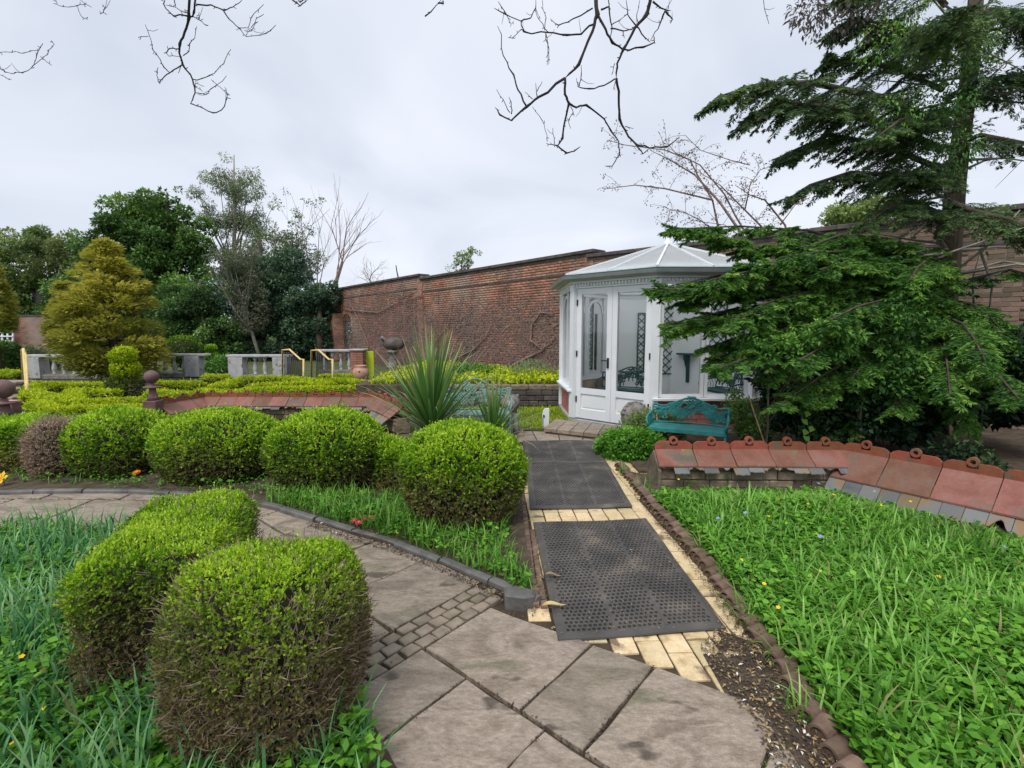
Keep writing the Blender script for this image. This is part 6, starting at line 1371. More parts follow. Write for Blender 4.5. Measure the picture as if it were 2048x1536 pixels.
# dark mixed trees left of the gateway
tree('pale_tree', 'pale green hazy tree with a forked grey trunk at the far left', 'tree', foot(78, 38), atd(82, 470, 38), .35, [E_(70, 520, 38, 75, 70), E_(150, 510, 38, 50, 60), E_(10, 500, 38, 40, 60), E_(60, 610, 39, 90, 60), E_(150, 620, 39, 60, 60)], 42000, .24, 'spring', bark='palebark', dryv=.10, seed=1, clumps=170, limbs=16, tone=.12, cr=.22)
tree('dark_tree', 'tall dense dark green tree, highest of the left group after the birch', 'tree', foot(330, 33), atd(335, 390, 33), .4, [E_(300, 480, 33, 75, 105), E_(330, 430, 33, 50, 70), E_(245, 490, 33, 55, 80), E_(375, 560, 32, 60, 110), E_(300, 600, 33, 90, 90), E_(210, 620, 34, 60, 80), E_(335, 385, 33, 22, 28), E_(228, 420, 33, 30, 30), E_(395, 470, 33, 40, 60)], 70000, .24, 'oak', seed=2, clumps=170, tone=.08)
tree('evergreen_tree', 'bluish dark evergreen mass behind the middle balustrade', 'tree', foot(520, 28), atd(520, 470, 28), .35, [E_(500, 600, 28, 70, 110), E_(570, 600, 28, 70, 110), E_(620, 620, 27, 55, 95), E_(430, 620, 29, 55, 100), E_(560, 690, 28.5, 90, 45), E_(450, 690, 29, 80, 45)], 60000, .17, 'holly', seed=3, clumps=170, tone=0)
tree('birch_tree', 'tall airy birch with wispy grey green crown against the sky', 'tree', foot(470, 35), atd(468, 310, 35), .22, [E_(465, 350, 35, 32, 55), E_(440, 400, 35, 55, 65), E_(500, 400, 35, 50, 70), E_(480, 480, 35, 55, 80), E_(400, 440, 35, 30, 50)], 15000, .17, 'birch', bark='palebark', dryv=.2, seed=4, clumps=130, asp=.4, down=.8, cr=.22, limbs=22)
tree('grey_bush', 'grey pinkish twiggy shrub in front of the dark evergreens', 'shrub', foot(520, 25.5), atd(470, 560, 25.5), .10, [E_(475, 550, 25.5, 50, 70), E_(440, 520, 25.5, 35, 40), E_(500, 620, 25.5, 45, 60)], 9000, .11, 'birch', bark='palebark', dryv=.55, seed=5, clumps=110, limbs=26, cr=.2, tone=-.15)
tree('evergreen_tree', 'shadowed green tree between the golden conifer and the balustrade gap', 'tree', foot(400, 27), atd(400, 560, 27), .25, [E_(390, 640, 27, 60, 75), E_(340, 640, 28, 50, 80), E_(450, 680, 26, 50, 50)], 26000, .15, 'oak', seed=6, clumps=110, tone=-.08)
tree('ivy_bush', 'ivy and evergreen shrub growing over the gateway corner of the brick wall', 'shrub', foot(640, 26), atd(640, 560, 26), .2, [E_(640, 640, 26.4, 32, 75), E_(655, 590, 26.4, 35, 30), E_(610, 600, 26.4, 35, 45)], 18000, .13, 'holly', seed=7, clumps=70, tone=.05)
tree('pale_tree', 'fresh green tree filling the gap between the far left tree and the dark tall one', 'tree', foot(190, 36), atd(190, 470, 36), .2, [E_(190, 520, 36, 60, 60), E_(170, 600, 36, 70, 60), E_(250, 640, 36, 70, 60)], 20000, .2, 'oak', seed=51, clumps=110, tone=.12)
tree('grey_tree', 'soft grey green twiggy tree between the birch and the sparse tree', 'tree', foot(555, 29.5), atd(550, 450, 29.5), .1, [E_(550, 500, 29.5, 45, 60), E_(600, 520, 29.5, 40, 55), E_(520, 560, 29.5, 50, 60)], 8500, .13, 'birch', bark='vine', dryv=.35, seed=52, clumps=120, limbs=26, cr=.2, tone=-.1)
# wispy small-leaved tree and bare trees behind the gateway
def bare(name, label, base, d0, r, ln, depth, seed, spread=.5, kids=3, leaves=0, mat='maple', leaf=.05, up=.1, bark='darkbark', group='bare and budding trees behind the wall', cat='tree'):
    rr = random.Random(seed); root = empty(name, base, label, cat, group); mb = MB(); ends = []; grow(mb, Vector(base), Vector(d0), r, ln, depth, rr, spread, kids, 3, up, ends); mb.build('branches', MAT[bark], root)
    if leaves:
        P = np.array([tuple(e[0]) for e in ends]); q = RG.integers(0, len(P), leaves); o = rnd_dir(leaves); V, F = leafs(P[q] + o * leaf * 2.2 * RG.random((leaves, 1)), unit(o + np.array([0, 0, -.4])), rnd_dir(leaves), leaf * RG.uniform(.6, 1.3, leaves), leaf * .5); link('leaves', np_mesh('leaves', V, F, MAT[mat], np.repeat(RG.random(leaves), 4), np.repeat(RG.random(leaves) * .5, 4)), root)
    return root
bare('sparse_tree', 'sparse dark twiggy tree rising left of the bare tree', foot(600, 30), (0, 0, 1), .12, 3.2, 4, 11, .42, 3, 2600, 'oak', .13, .15)
b0 = foot(655, 30); bare('bare_tree', 'leafless upright tree with fine upswept branches above the gateway', b0, (0, 0, 1), .14, 4.0, 4, 21, .45, 3, 0, up=.2, bark='vine')
bare('bare_tree', 'small bare shrub showing above the wall left of the first step in the coping', (-6.6, 24.6, 2.2), (0, 0, 1), .06, 1.3, 4, 5, .75, 3, 0, up=.08, bark='vine')
bare('bare_tree', 'short knobbly dark stem poking above the coping', (-5.15, 21.9, 3.2), (0, 0, 1), .07, .75, 1, 8, .5, 2, 0, up=.1, bark='darkbark')
tree('budding_shrub', 'small yellow-green shrub with feathery twigs above the brick wall', 'shrub', (-2.4, 20.5, 0), atd(925, 505, 20.5), .07, [E_(925, 522, 20.5, 20, 22), E_(945, 508, 20.5, 16, 14), E_(900, 538, 20.5, 14, 8), E_(930, 560, 20.5, 25, 20)], 2300, .10, 'spring', seed=9, clumps=60, cr=.26, tone=.2, limbs=14)
tree('green_shrub', 'fresh green shrub peeping over the wall behind the conifer branches', 'shrub', (8.6, 12.2, 0), atd(1715, 440, 12.2), .07, [E_(1700, 432, 12.2, 60, 22), E_(1760, 415, 12.2, 45, 25)], 5000, .09, 'spring', seed=19, clumps=60, cr=.3, tone=.25)
# fine branched maple behind the summerhouse
mp = empty('fine_leaved_tree', (5.0, 11.9, 0), 'slender arching tree with tiny bronze leaves above the summerhouse roof', 'tree')
DM = 11.6
def pl(pts, d, j=.0): return [atd(x, y, d + (math.sin(i * 1.7 + x) * j)) for i, (x, y) in enumerate(pts)]
mp_l = [([(1480, 560), (1440, 470), (1425, 400), (1330, 377), (1270, 370), (1210, 378)], .035), ([(1520, 560), (1485, 470), (1440, 405), (1390, 350), (1340, 320), (1300, 300)], .04), ([(1425, 400), (1395, 350), (1380, 320), (1330, 300), (1250, 290), (1215, 280)], .02),
        ([(1500, 480), (1470, 430), (1450, 390), (1400, 330), (1350, 305), (1330, 280)], .025), ([(1560, 560), (1540, 470), (1490, 420), (1440, 370), (1400, 345)], .03), ([(1600, 560), (1570, 450), (1530, 400), (1500, 390), (1470, 370)], .03), ([(1500, 330), (1460, 320), (1400, 300), (1370, 270)], .012), ([(1490, 420), (1500, 370), (1520, 340), (1550, 330)], .015), ([(1440, 470), (1400, 440), (1370, 425), (1340, 420), (1330, 460)], .014), ([(1560, 450), (1590, 410), (1620, 395)], .015), ([(1520, 500), (1450, 450), (1380, 440)], .012)]
mb = MB(); LP = []
for pts, r in mp_l:
    w_ = pl(pts, DM, .35); mb.tube(w_, list(np.linspace(r, .006, len(w_))), 5)
    rr = random.Random(len(LP))
    for i in range(1, len(w_)):
        for k in range(5):
            b = w_[i - 1].lerp(w_[i], rr.random()); dd = Vector((rr.gauss(-.2, .6), rr.gauss(0, .5), rr.gauss(.15, .4))).normalized(); e = b + dd * rr.uniform(.2, .55); mb.tube([b, b.lerp(e, .5) + Vector((0, 0, .04)), e], [.006, .005, .003], 3, caps=False)
            for _ in range(9): LP.append(tuple(b.lerp(e, rr.uniform(.3, 1.05)) + Vector((rr.gauss(0, .045), rr.gauss(0, .045), rr.gauss(-.01, .03)))))
mb.build('branches', MAT['vine'], mp); LP = np.array(LP); o = rnd_dir(len(LP)); o[:, 2] -= .5
V, F = leafs(LP, o, rnd_dir(len(LP)), .05 * RG.uniform(.6, 1.4, len(LP)), .026); link('leaves', np_mesh('leaves', V, F, MAT['maple'], np.repeat(RG.random(len(LP)), 4), np.repeat(RG.random(len(LP)) * .5, 4)), mp)
# golden conifers: tiers of upturned sprays
def gold_conifer(label, px, py_top, py_bot, d, wpx, n, seed, dryv=.15):
    b = Vector(foot(px, d)); top = atd(px, py_top, d); bot = atd(px, py_bot, d).z; rad = wpx * d / FPX; root = empty('golden_conifer', b, label, 'conifer', 'golden conifers behind the balustrade'); H = top.z - bot
    k = 260; t = RG.random(k) ** .75; an = RG.random(k) * 6.283; rr_ = rad * np.interp(t, [0, .2, .62, .85, 1], [.02, .36, 1, .86, .6]) * (.85 + .25 * np.sin(an * 3 + seed)) + .1; L_ = RG.uniform(.55, 1, k); cs = np.stack([b.x + np.cos(an) * rr_ * L_, b.y + np.sin(an) * rr_ * L_, top.z - H * t - .12 * rr_ * L_], 1)
    dr = np.clip(dryv * 5 * (nz3(cs, 1.1, seed) - .1) * (t > .3), 0, .9)
    m = n // k; q = np.repeat(np.arange(k), m); out_ = np.stack([np.cos(an), np.sin(an), np.full(k, .25)], 1)[q]; o = rnd_dir(k * m); s = rad * .17 * (.6 + .8 * t[q]); P = cs[q] + o * s[:, None] * np.array([1.2, 1.2, .38]); dd = unit(out_ + o * .8); V, F = leafs(P, dd, unit(np.array([0, 0, 1.]) + o * .5), .17 * RG.uniform(.6, 1.3, k * m), .07)
    tn = np.clip(.62 + .3 * (L_[q] - .75) + .22 * nz3(cs, 1.4, seed)[q] + .18 * (1 - t[q]) + RG.normal(size=k * m) * .12, 0, 1); link('crown', np_mesh('crown', V, F, MAT['gold'], np.repeat(tn, 4), np.repeat(np.clip(dr[q] + RG.normal(size=len(q)) * .1, 0, 1), 4)), root)
    mb = MB(); mb.tube([b, (b.x, b.y, top.z - H * .3)], [.16, .05], 8); mb.build('trunk', MAT['bark'], root)
    mb = MB()
    for i in range(40): mb.tube([(b.x, b.y, cs[i, 2] + .1), tuple(cs[i])], [.03, .01], 4)
    mb.build('limbs', MAT['bark'], root)
gold_conifer('large golden conifer with brown patches standing over the balustrade', 228, 482, 742, 15.3, 84, 26000, 1, .5)
gold_conifer('smaller greenish conifer left of the large golden one', 138, 565, 700, 20, 28, 9000, 2, .02)
gold_conifer('golden conifer cut by the left picture edge', -8, 508, 660, 19, 36, 10000, 3, .05)
leafy('twiggy_shrub', 'pale twiggy flowering shrub left of the balustrade below the far wall', 'shrub', tuple(atd(62, 722, 21)), (1.0, .8, .6), 900, .13, 'birch', dryv=.3, seed=8)
leafy('twiggy_shrub', 'dark green shrub beneath the far left trellis', 'shrub', tuple(atd(8, 720, 20)), (.8, .7, .8), 900, .13, 'oak', seed=9)
leafy('twiggy_shrub', 'green feathery shrub in the balustrade gap beside the small topiary', 'shrub', tuple(atd(446, 735, 17)), (.55, .4, .4), 700, .1, 'elder', seed=10)
tree('distant_trees', 'line of distant green trees beyond the garden boundary', 'trees', (-30, 60, 0), (-30, 60, 5), .3, [((-62 + i * 11, 64 + 4 * math.sin(i * 2.1), 2.6), (7, 4, 4.2)) for i in range(6)] + [((-60 + i * 12, 70, 1.5), (8, 3, 3)) for i in range(9)] + [((-150 + i * 13, 62 - i * .8, 3), (9, 5, 5 + i % 3)) for i in range(8)], 46000, .6, 'oak', seed=31, clumps=330, limbs=0)
# far brick wall with white trellis windows
fw = empty('far_brick_wall', (-28, 31, 0), 'low far brick wall at the left with white trellis windows', 'brick wall')
a, b = Vector((-36, 30, 0)), Vector((-21.5, 33, 0)); Mf = frame(a, (b - a).normalized()); Lf = (b - a).length; sgn = face_sign(Mf)
mb = MB(); mb.box((Lf / 2, sgn * .15, 1.25), (Lf, .3, 2.5), m=Mf); mb.build('wall_body', MAT['mortar'], fw)
V = []; F = []; RN = []
for c in range(26):
    x = -.11 if c % 2 else 0
    while x < Lf:
        p0, p1, z0, z1 = x + .008, x + .22, c * .095 + .008, c * .095 + .087; y = sgn * (-.012); b_ = len(V)
        for q in ((p0, y, z0), (p1, y, z0), (p1, y, z1), (p0, y, z1)): V.append(tuple(Mf @ Vector(q)))
        F.append((b_, b_ + 1, b_ + 2, b_ + 3)); RN += [random.random()] * 4; x += .228
tag(link('brickwork', np_mesh('brickwork', np.array(V), F, MAT['brick'], RN), fw), kind='stuff')
mb = MB(); mb.box((Lf / 2, sgn * .15, 2.54), (Lf + .1, .42, .08), m=Mf); mb.build('coping', MAT['coping'], fw)
def far_trellis(px0, px1, label):
    root = empty('white_trellis', atd((px0 + px1) / 2, 670, 30.6), label, 'trellis', 'white trellis windows on the far wall'); y0, y1 = 655, 690; d = 30.4 if px0 < 50 else 31.5
    for i in range(4): x = px0 + (px1 - px0) * i / 3; mb = MB(); mb.bar(atd(x, y0, d), atd(x, y1, d), .09, .06); mb.build('upright', MAT['white'], root)
    for i in range(5): y = y0 + (y1 - y0) * i / 4; mb = MB(); mb.bar(atd(px0, y, d - .04), atd(px1, y, d - .04), .06, .08); mb.build('crossbar', MAT['white'], root)
    mb = MB(); p0, p1 = atd(px0, y0, d + .1), atd(px1, y1, d + .1); mb.box(((p0.x + p1.x) / 2, d + .12, (p0.z + p1.z) / 2), (abs(p1.x - p0.x), .03, abs(p0.z - p1.z))); mb.build('dark_back', MAT['black'], root)
far_trellis(-6, 26, 'white trellis window at the far left picture edge'); far_trellis(120, 156, 'white trellis window left of the golden conifer')
# ================================================================== BALUSTRADE, RAILS, POT, STEPS
def balustrade(px0, px1, d, label, piers, nb, top=.80, base=-.02):
    a, b = atd(px0, 700, d), atd(px1, 700, d); root = empty('balustrade', ((a.x + b.x) / 2, d, 0), label, 'balustrade', 'grey stone balustrades of the far terrace'); w_ = .3
    mb = MB(); mb.box(((a.x + b.x) / 2, d, top - .04), (b.x - a.x + .12, .34, .09), bev=.02); mb.build('handrail', MAT['palestone'], root)
    mb = MB(); mb.box(((a.x + b.x) / 2, d, .05), (b.x - a.x + .1, .32, .16), bev=.02); mb.build('plinth', MAT['greystone'], root)
    xs = []
    for p0, p1 in piers: q0, q1 = atd(p0, 700, d), atd(p1, 700, d); mb = MB(); mb.box(((q0.x + q1.x) / 2, d - .01, (top - .088) / 2), (q1.x - q0.x, .38, top - .09), bev=.015); mb.build('pier', MAT['palestone'], root); xs.append((q0.x, q1.x))
    x = a.x + .14
    for i in range(nb):
        x = a.x + (b.x - a.x) * (i + .5) / nb
        if any(q[0] - .08 < x < q[1] + .08 for q in xs): continue
        mb = MB(); mb.lathe([(.07, .13), (.07, .17), (.045, .19), (.075, .27), (.08, .34), (.045, .50), (.035, .58), (.05, .62), (.07, .66), (.07, top - .086)], (x, d, 0), 10); mb.build('baluster', MAT['palestone'], root)
    return root
balustrade(55, 236, 16.6, 'long grey stone balustrade partly hidden by the golden conifer', [(57, 86), (180, 206)], 9)
balustrade(300, 412, 17.2, 'grey stone balustrade right of the golden conifer ending in a tall pier', [(374, 402)], 6)
balustrade(460, 577, 16.6, 'short grey stone balustrade with a pier at each end, left of the handrails', [(461, 489), (549, 577)], 6)
balustrade(640, 706, 18.5, 'dark weathered balustrade behind the brick pier', [], 4, .9)
def rail(name, label, pts, r, m, pick=None, group='yellow handrails of the terrace steps'):
    root = empty(name, (pts[0].x, pts[0].y, 0), label, 'handrail', group); mb = MB(); mb.tube(pts, r, 7); mb.build('rail', MAT[m], root)
    for p in (pick or []):
        mb = MB(); mb.tube(p, .018, 5); mb.build('picket', MAT['black'], root)
    return root
d = 14.6
rp_ = [atd(x, y, d - .25 * i) for i, (x, y) in enumerate([(565, 757), (565, 700), (579, 699), (601, 719), (607, 719), (607, 770)])]
rail('handrail', 'left of the two yellow handrails beside the middle balustrade', rp_, .028, 'yellow', [[atd(x, 704 + max(0, (x - 579)) * .9, d - .5), atd(x, 762, d - .5)] for x in range(570, 606, 4)])
rp_ = [atd(x, y, d - .25 * i) for i, (x, y) in enumerate([(623, 759), (623, 701), (637, 700), (658, 719), (665, 719), (665, 772)])]
rail('handrail', 'right of the two yellow handrails, nearest the brick pier', rp_, .028, 'yellow', [[atd(x, 704 + max(0, (x - 637)) * .9, d - .5), atd(x, 766, d - .5)] for x in range(634, 664, 4)])
rp_ = [at(57, 824), atd(49, 718, 10.0), atd(47, 700, 10.3), atd(43, 697, 11.5), atd(46, 760, 12.2)]
rail('handrail', 'tall yellow handrail beside the stone steps at the left edge', [atd(47, 768, 12.2), atd(44, 700, 12.2), atd(47, 698, 11.4), atd(57, 824, 9.9)], .03, 'yellow', None)
rail('handrail', 'second bar of the tall yellow handrail at the left steps', [atd(51, 775, 11.6), atd(49, 702, 11.6), atd(52, 712, 11.0), atd(58, 822, 10.1)], .024, 'yellow', None)
st = empty('stone_steps', (-10.6, 10.4, 0), 'three weathered grey steps climbing beside the yellow handrail at the left edge', 'steps')
for i in range(4):
    y0 = 10.0 + i * .45; xr = -1.0 * (y0 + .3); mb = MB(); mb.box((xr - 1.6, y0 + .3, .05 + i * .11), (3.2, .62, .07), bev=.015); mb.build('tread', MAT['slab'], st)
    mb = MB(); mb.box((xr - 1.62, y0 + .34, -.02 + i * .11 - .02), (3.2, .55, .10)); mb.build('riser', MAT['greystone'], st)
p = at(75, 835); mb = MB(); mb.box((p.x - .1, p.y - .2, .03), (1.5, 1.0, .06), bev=.01); tag(mb.build('step_landing', MAT['palestone']), 'pale flat stone at the foot of the steps and handrail', 'paving stone')
p = at(24, 842); mb = MB(); 
tub = empty('clay_block', (atd(23, 800, 6.9).x, 6.9, 0), 'dark red clay block beside the left ball finial post', 'clay block'); q0 = atd(23, 800, 6.9)
mb.box((q0.x, 6.9, .3), (.13, .13, .6), bev=.01); mb.build('block', MAT['darkclay'], tub); mb = MB(); mb.box((q0.x, 6.9, .62), (.15, .15, .03), bev=.005); mb.build('cap', MAT['terracotta'], tub)
p = at(722, 768, 0); dpt = 15.6; c = atd(722, 750, dpt)
pot = empty('terracotta_pot', (c.x, dpt, 0), 'round terracotta pot standing before the small brick pier', 'pot'); mb = MB()
mb.lathe([(.10, 0), (.17, .06), (.245, .2), (.255, .32), (.22, .42), (.17, .47), (.19, .50), (.20, .53), (.15, .53), (.13, .46)], (c.x, dpt, -.02), 20); mb.build('body', MAT['terracotta'], pot)
mb = MB(); mb.lathe([(.03, -.01), (.028, .01), (.004, .014)], (0, 0, 0), 8, m=Matrix.Translation((c.x + .02, dpt - .25, .33)) @ Matrix.Rotation(R(90), 4, 'X')); mb.build('boss', MAT['darkclay'], pot)
bp_ = empty('brick_pier', (atd(718, 720, 16.3).x, 16.3, 0), 'small square brick pier with a flat stone cap behind the terracotta pot', 'pier'); c = atd(717, 720, 16.3)
for k in range(13):
    for s in (0, 1): 
        mb = MB(); w_ = .2 if (k + s) % 2 else .2; mb.box((c.x - .10 + s * .205, 16.3, .035 + k * .075), (.198, .40, .066), bev=.004); me = mb.mesh('brick', MAT['brick']); setattrf(me, 'rnd', [random.uniform(.5, 1)] * len(mb.v)); link('brick', me, bp_)
mb = MB(); mb.box((c.x, 16.3, .98), (.52, .5, .05), bev=.01); mb.build('cap', MAT['palestone'], bp_)
mb = MB(); mb.box((c.x + .34, 16.45, .49), (.26, .06, .86), bev=.008); tag(mb.build('lime_board', MAT['lime']), 'flat lime green board standing right of the small brick pier', 'board')
c = atd(785, 690, 17.0); ur = empty('dark_sculpture', (c.x, 17.0, 0), 'dark weathered bird-like sculpture on a pale pedestal before the vines', 'sculpture')
mb = MB(); mb.lathe([(.22, .0), (.22, .08), (.14, .12), (.12, .5), (.16, .54), (.2, .56), (.2, .62), (.1, .64)], (c.x, 17, .3), 12); mb.build('pedestal', MAT['greystone'], ur)
blob([(.02, 0), (.2, .04), (.30, .18), (.26, .34), (.12, .44), (.02, .46)], (c.x + .05, 17, .93), MAT['coping'], 'figure', ur, 16, (1.25, .8), .08, 5)
mb = MB(); mb.tube([(c.x - .2, 17, 1.2), (c.x - .36, 16.95, 1.38), (c.x - .42, 16.9, 1.30)], [.09, .06, .02], 8); mb.build('neck', MAT['greystone'], ur)
# ================================================================== VINES ON THE BRICK WALL
def wl(px, py, off=.05):
    """point on the left-hand stretch of the wall seen at px,py"""
    r = ray(px, py); n_ = Vector((-CL.y, CL.x, 0)); sgn_ = -1 if n_.dot(Vector((0, 0, 0)) - C0) > 0 else 1
    t = (C0.dot(n_)) / (r.x * n_.x + r.y * n_.y); p = Vector((r.x * t, r.y * t, EYE + r.z * t)); return p + n_ * (-sgn_) * off
def vine(label, stems, twigs, seed, boxpx):
    root = empty('bare_vine', wl(*stems[0][0][0]) * 1.0, label, 'climber', 'bare climbers on the brick wall'); root.location.z = .4; rr = random.Random(seed); mb = MB()
    for pts, r in stems:
        w_ = [wl(x, y, .08) for x, y in pts]; mb.tube(w_, list(np.linspace(r, r * .4, len(w_))), 6)
    mb.build('stem', MAT['vine'], root)
    n = twigs; x0, y0, x1, y1 = boxpx; st_ = np.array([tuple(wl(rr.uniform(x0, x1), rr.uniform(y0, y1) if rr.random() < .5 else y1 - (y1 - y0) * rr.random() ** 2 * .8, .03)) for _ in range(n)]); rows = []; cur = st_
    al = np.array(tuple(CL)); D = unit(al * RG.normal(size=(n, 1)) + np.array([0, 0, 1]) * RG.normal(.2, .8, (n, 1)) + rnd_dir(n) * .12); w0 = .010 * RG.uniform(.4, 1.6, (n, 1)); S = unit(np.cross(D, np.array([-CL.y, CL.x, 0])))
    for k in range(5):
        rows += [cur - S * w0 * (1 - k * .2), cur + S * w0 * (1 - k * .2)]; cur = cur + D * RG.uniform(.08, .28, (n, 1)); D = unit(D + al * RG.normal(size=(n, 1)) * .5 + np.array([0, 0, 1]) * RG.normal(size=(n, 1)) * .5)
    V2 = np.stack(rows, 1).reshape(-1, 3); bb = (np.arange(n) * 10)[:, None]; F2 = np.concatenate([bb + np.array([[2 * k, 2 * k + 1, 2 * k + 3, 2 * k + 2]]) for k in range(4)], 1).reshape(-1, 4); link('twigs', np_mesh('twigs', V2, F2, MAT['vine']), root)
vine('dark twisting bare vine on the wall nearest the summerhouse', [([(1020, 752), (1030, 730), (1060, 715), (1090, 700), (1065, 680), (1068, 650), (1085, 625), (1110, 628)], .05), ([(1030, 750), (1000, 742), (985, 748)], .03), ([(1060, 715), (1100, 690), (1115, 670)], .025)], 1300, 1, (940, 600, 1122, 748))
vine('mauve mass of bare vine twigs behind the large spiky palm', [([(900, 745), (920, 715), (950, 700), (975, 675), (985, 650)], .035), ([(880, 740), (870, 690), (900, 650), (905, 620)], .03)], 1700, 2, (740, 600, 960, 748))
vine('pale tangled climber covering the wall round the gateway', [([(690, 620), (760, 625), (800, 605), (850, 590)], .03), ([(735, 745), (740, 690), (720, 640), (700, 600)], .035), ([(795, 600), (830, 585)], .02)], 2300, 3, (690, 580, 840, 740))
# ================================================================== THE BIG CONIFER ON THE RIGHT
def spray_bough(pts, r0, tw_len, n_tw, needle, droop, seed, rnd_shift=0, dry=.0, sub=7, nn_=16, tip=.35, wide=1.0):
    """a bough: tube points, and hanging flat sprays of short needles. returns (V,F,rnd,dry)"""
    P_ = np.array([tuple(p) for p in pts]); seg = np.linalg.norm(np.diff(P_, axis=0), axis=1); cum = np.concatenate([[0], np.cumsum(seg)]); tot = cum[-1]
    t = np.sort(RG.random(n_tw) ** .85); t = .06 + .94 * t; s = t * tot; i = np.clip(np.searchsorted(cum, s) - 1, 0, len(seg) - 1); f = ((s - cum[i]) / seg[i])[:, None]; B = P_[i] * (1 - f) + P_[i + 1] * f; T = unit(P_[i + 1] - P_[i])
    side = unit(np.cross(T, np.array([0, 0, 1.]))) * np.where(RG.random(n_tw) < .5, -1, 1)[:, None]
    D = unit(T * RG.uniform(.45, .9, (n_tw, 1)) + side * wide * RG.uniform(.4, 1, (n_tw, 1)) + np.array([0, 0, 1.]) * (RG.normal(size=(n_tw, 1)) * .25 - droop * .4)); L_ = tw_len * (1 - (1 - tip) * t) * RG.uniform(.6, 1.25, n_tw)
    # subtwigs
    q = np.repeat(np.arange(n_tw), sub); u = np.tile((np.arange(sub) + .6) / sub, n_tw); U = np.array([0, 0, 1.]); tw = D[q]; S = unit(np.cross(tw, U)) * np.tile(np.where(np.arange(sub) % 2, -1, 1), n_tw)[:, None]
    b2 = B[q] + tw * (u * L_[q])[:, None] + np.array([0, 0, -1.]) * (droop * .35 * (u * L_[q]) ** 1.6)[:, None]; d2 = unit(tw * .8 + S * .75 + np.array([0, 0, -1]) * droop * (.3 + u[:, None] * .7) + rnd_dir(len(q)) * .18); l2 = L_[q] * .42 * (1.15 - u) * RG.uniform(.7, 1.3, len(q))
    d2[u > .9] = unit(tw[u > .9] + np.array([0, 0, -1]) * droop * .8)
    # twig ribbons
    rows = [b2 - S * .002, b2 + S * .002]; e2 = b2 + d2 * l2[:, None]; rows += [e2 - S * .001, e2 + S * .001]; Vt = np.stack(rows, 1).reshape(-1, 3); Ft = (np.arange(len(q)) * 4)[:, None] + np.array([[0, 1, 3, 2]])
    # needles
    m = nn_; k = np.repeat(np.arange(len(q)), m); v = np.tile((np.arange(m) + .5) / m, len(q)); sg = np.tile(np.where(np.arange(m) % 2, -1, 1), len(q))[:, None]
    side2 = unit(np.cross(d2, U + rnd_dir(len(q)) * .25))[k] * sg; P3 = b2[k] + d2[k] * (v * l2[k])[:, None] + np.array([0, 0, -1.]) * (droop * .25 * (v * l2[k]) ** 1.5)[:, None]; D3 = unit(side2 * .8 + d2[k] * .7 + rnd_dir(len(k)) * .35); Nn = unit(U * .7 + rnd_dir(len(k)) * .8)
    V, F = leafs(P3, D3, Nn, needle * (1.15 - .5 * v) * RG.uniform(.7, 1.2, len(k)), needle * .21, .05)
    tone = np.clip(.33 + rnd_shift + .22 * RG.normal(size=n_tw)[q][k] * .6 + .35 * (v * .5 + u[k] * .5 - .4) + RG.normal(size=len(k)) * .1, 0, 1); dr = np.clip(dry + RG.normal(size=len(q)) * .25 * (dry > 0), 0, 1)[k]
    V = np.concatenate([V, Vt]); F = np.concatenate([F, Ft + len(k) * 4]); return V, F, np.concatenate([np.repeat(tone, 4), np.full(len(Vt), .1)]), np.concatenate([np.repeat(dr, 4), np.full(len(Vt), 1.)])
cb = Vector((5.95, 6.85, 0)); con = empty('big_conifer', cb, 'large dark conifer with sweeping boughs reaching across the summerhouse and sky', 'conifer')
mb = MB(); mb.tube([(5.95, 6.85, -.02), (5.93, 6.85, .8), (5.98, 6.84, 2.2), (5.95, 6.83, 3.6), (6.0, 6.83, 5.2), (5.97, 6.85, 7.4), (6, 6.85, 9)], [.23, .16, .135, .115, .09, .06, .03], 10); mb.build('trunk', MAT['bark'], con)
def bough(pxs, r0, **k):
    pts = [atd(x, y, d) for x, y, d in pxs]; mb = MB(); mb.tube(pts, list(np.linspace(r0, .008, len(pts))), 6); mb.build('bough', MAT['bark'], con); return spray_bough(pts, r0, **k)
up_parts = []; lo_parts = []
U_ = dict(needle=.062, droop=.8, seed=0)
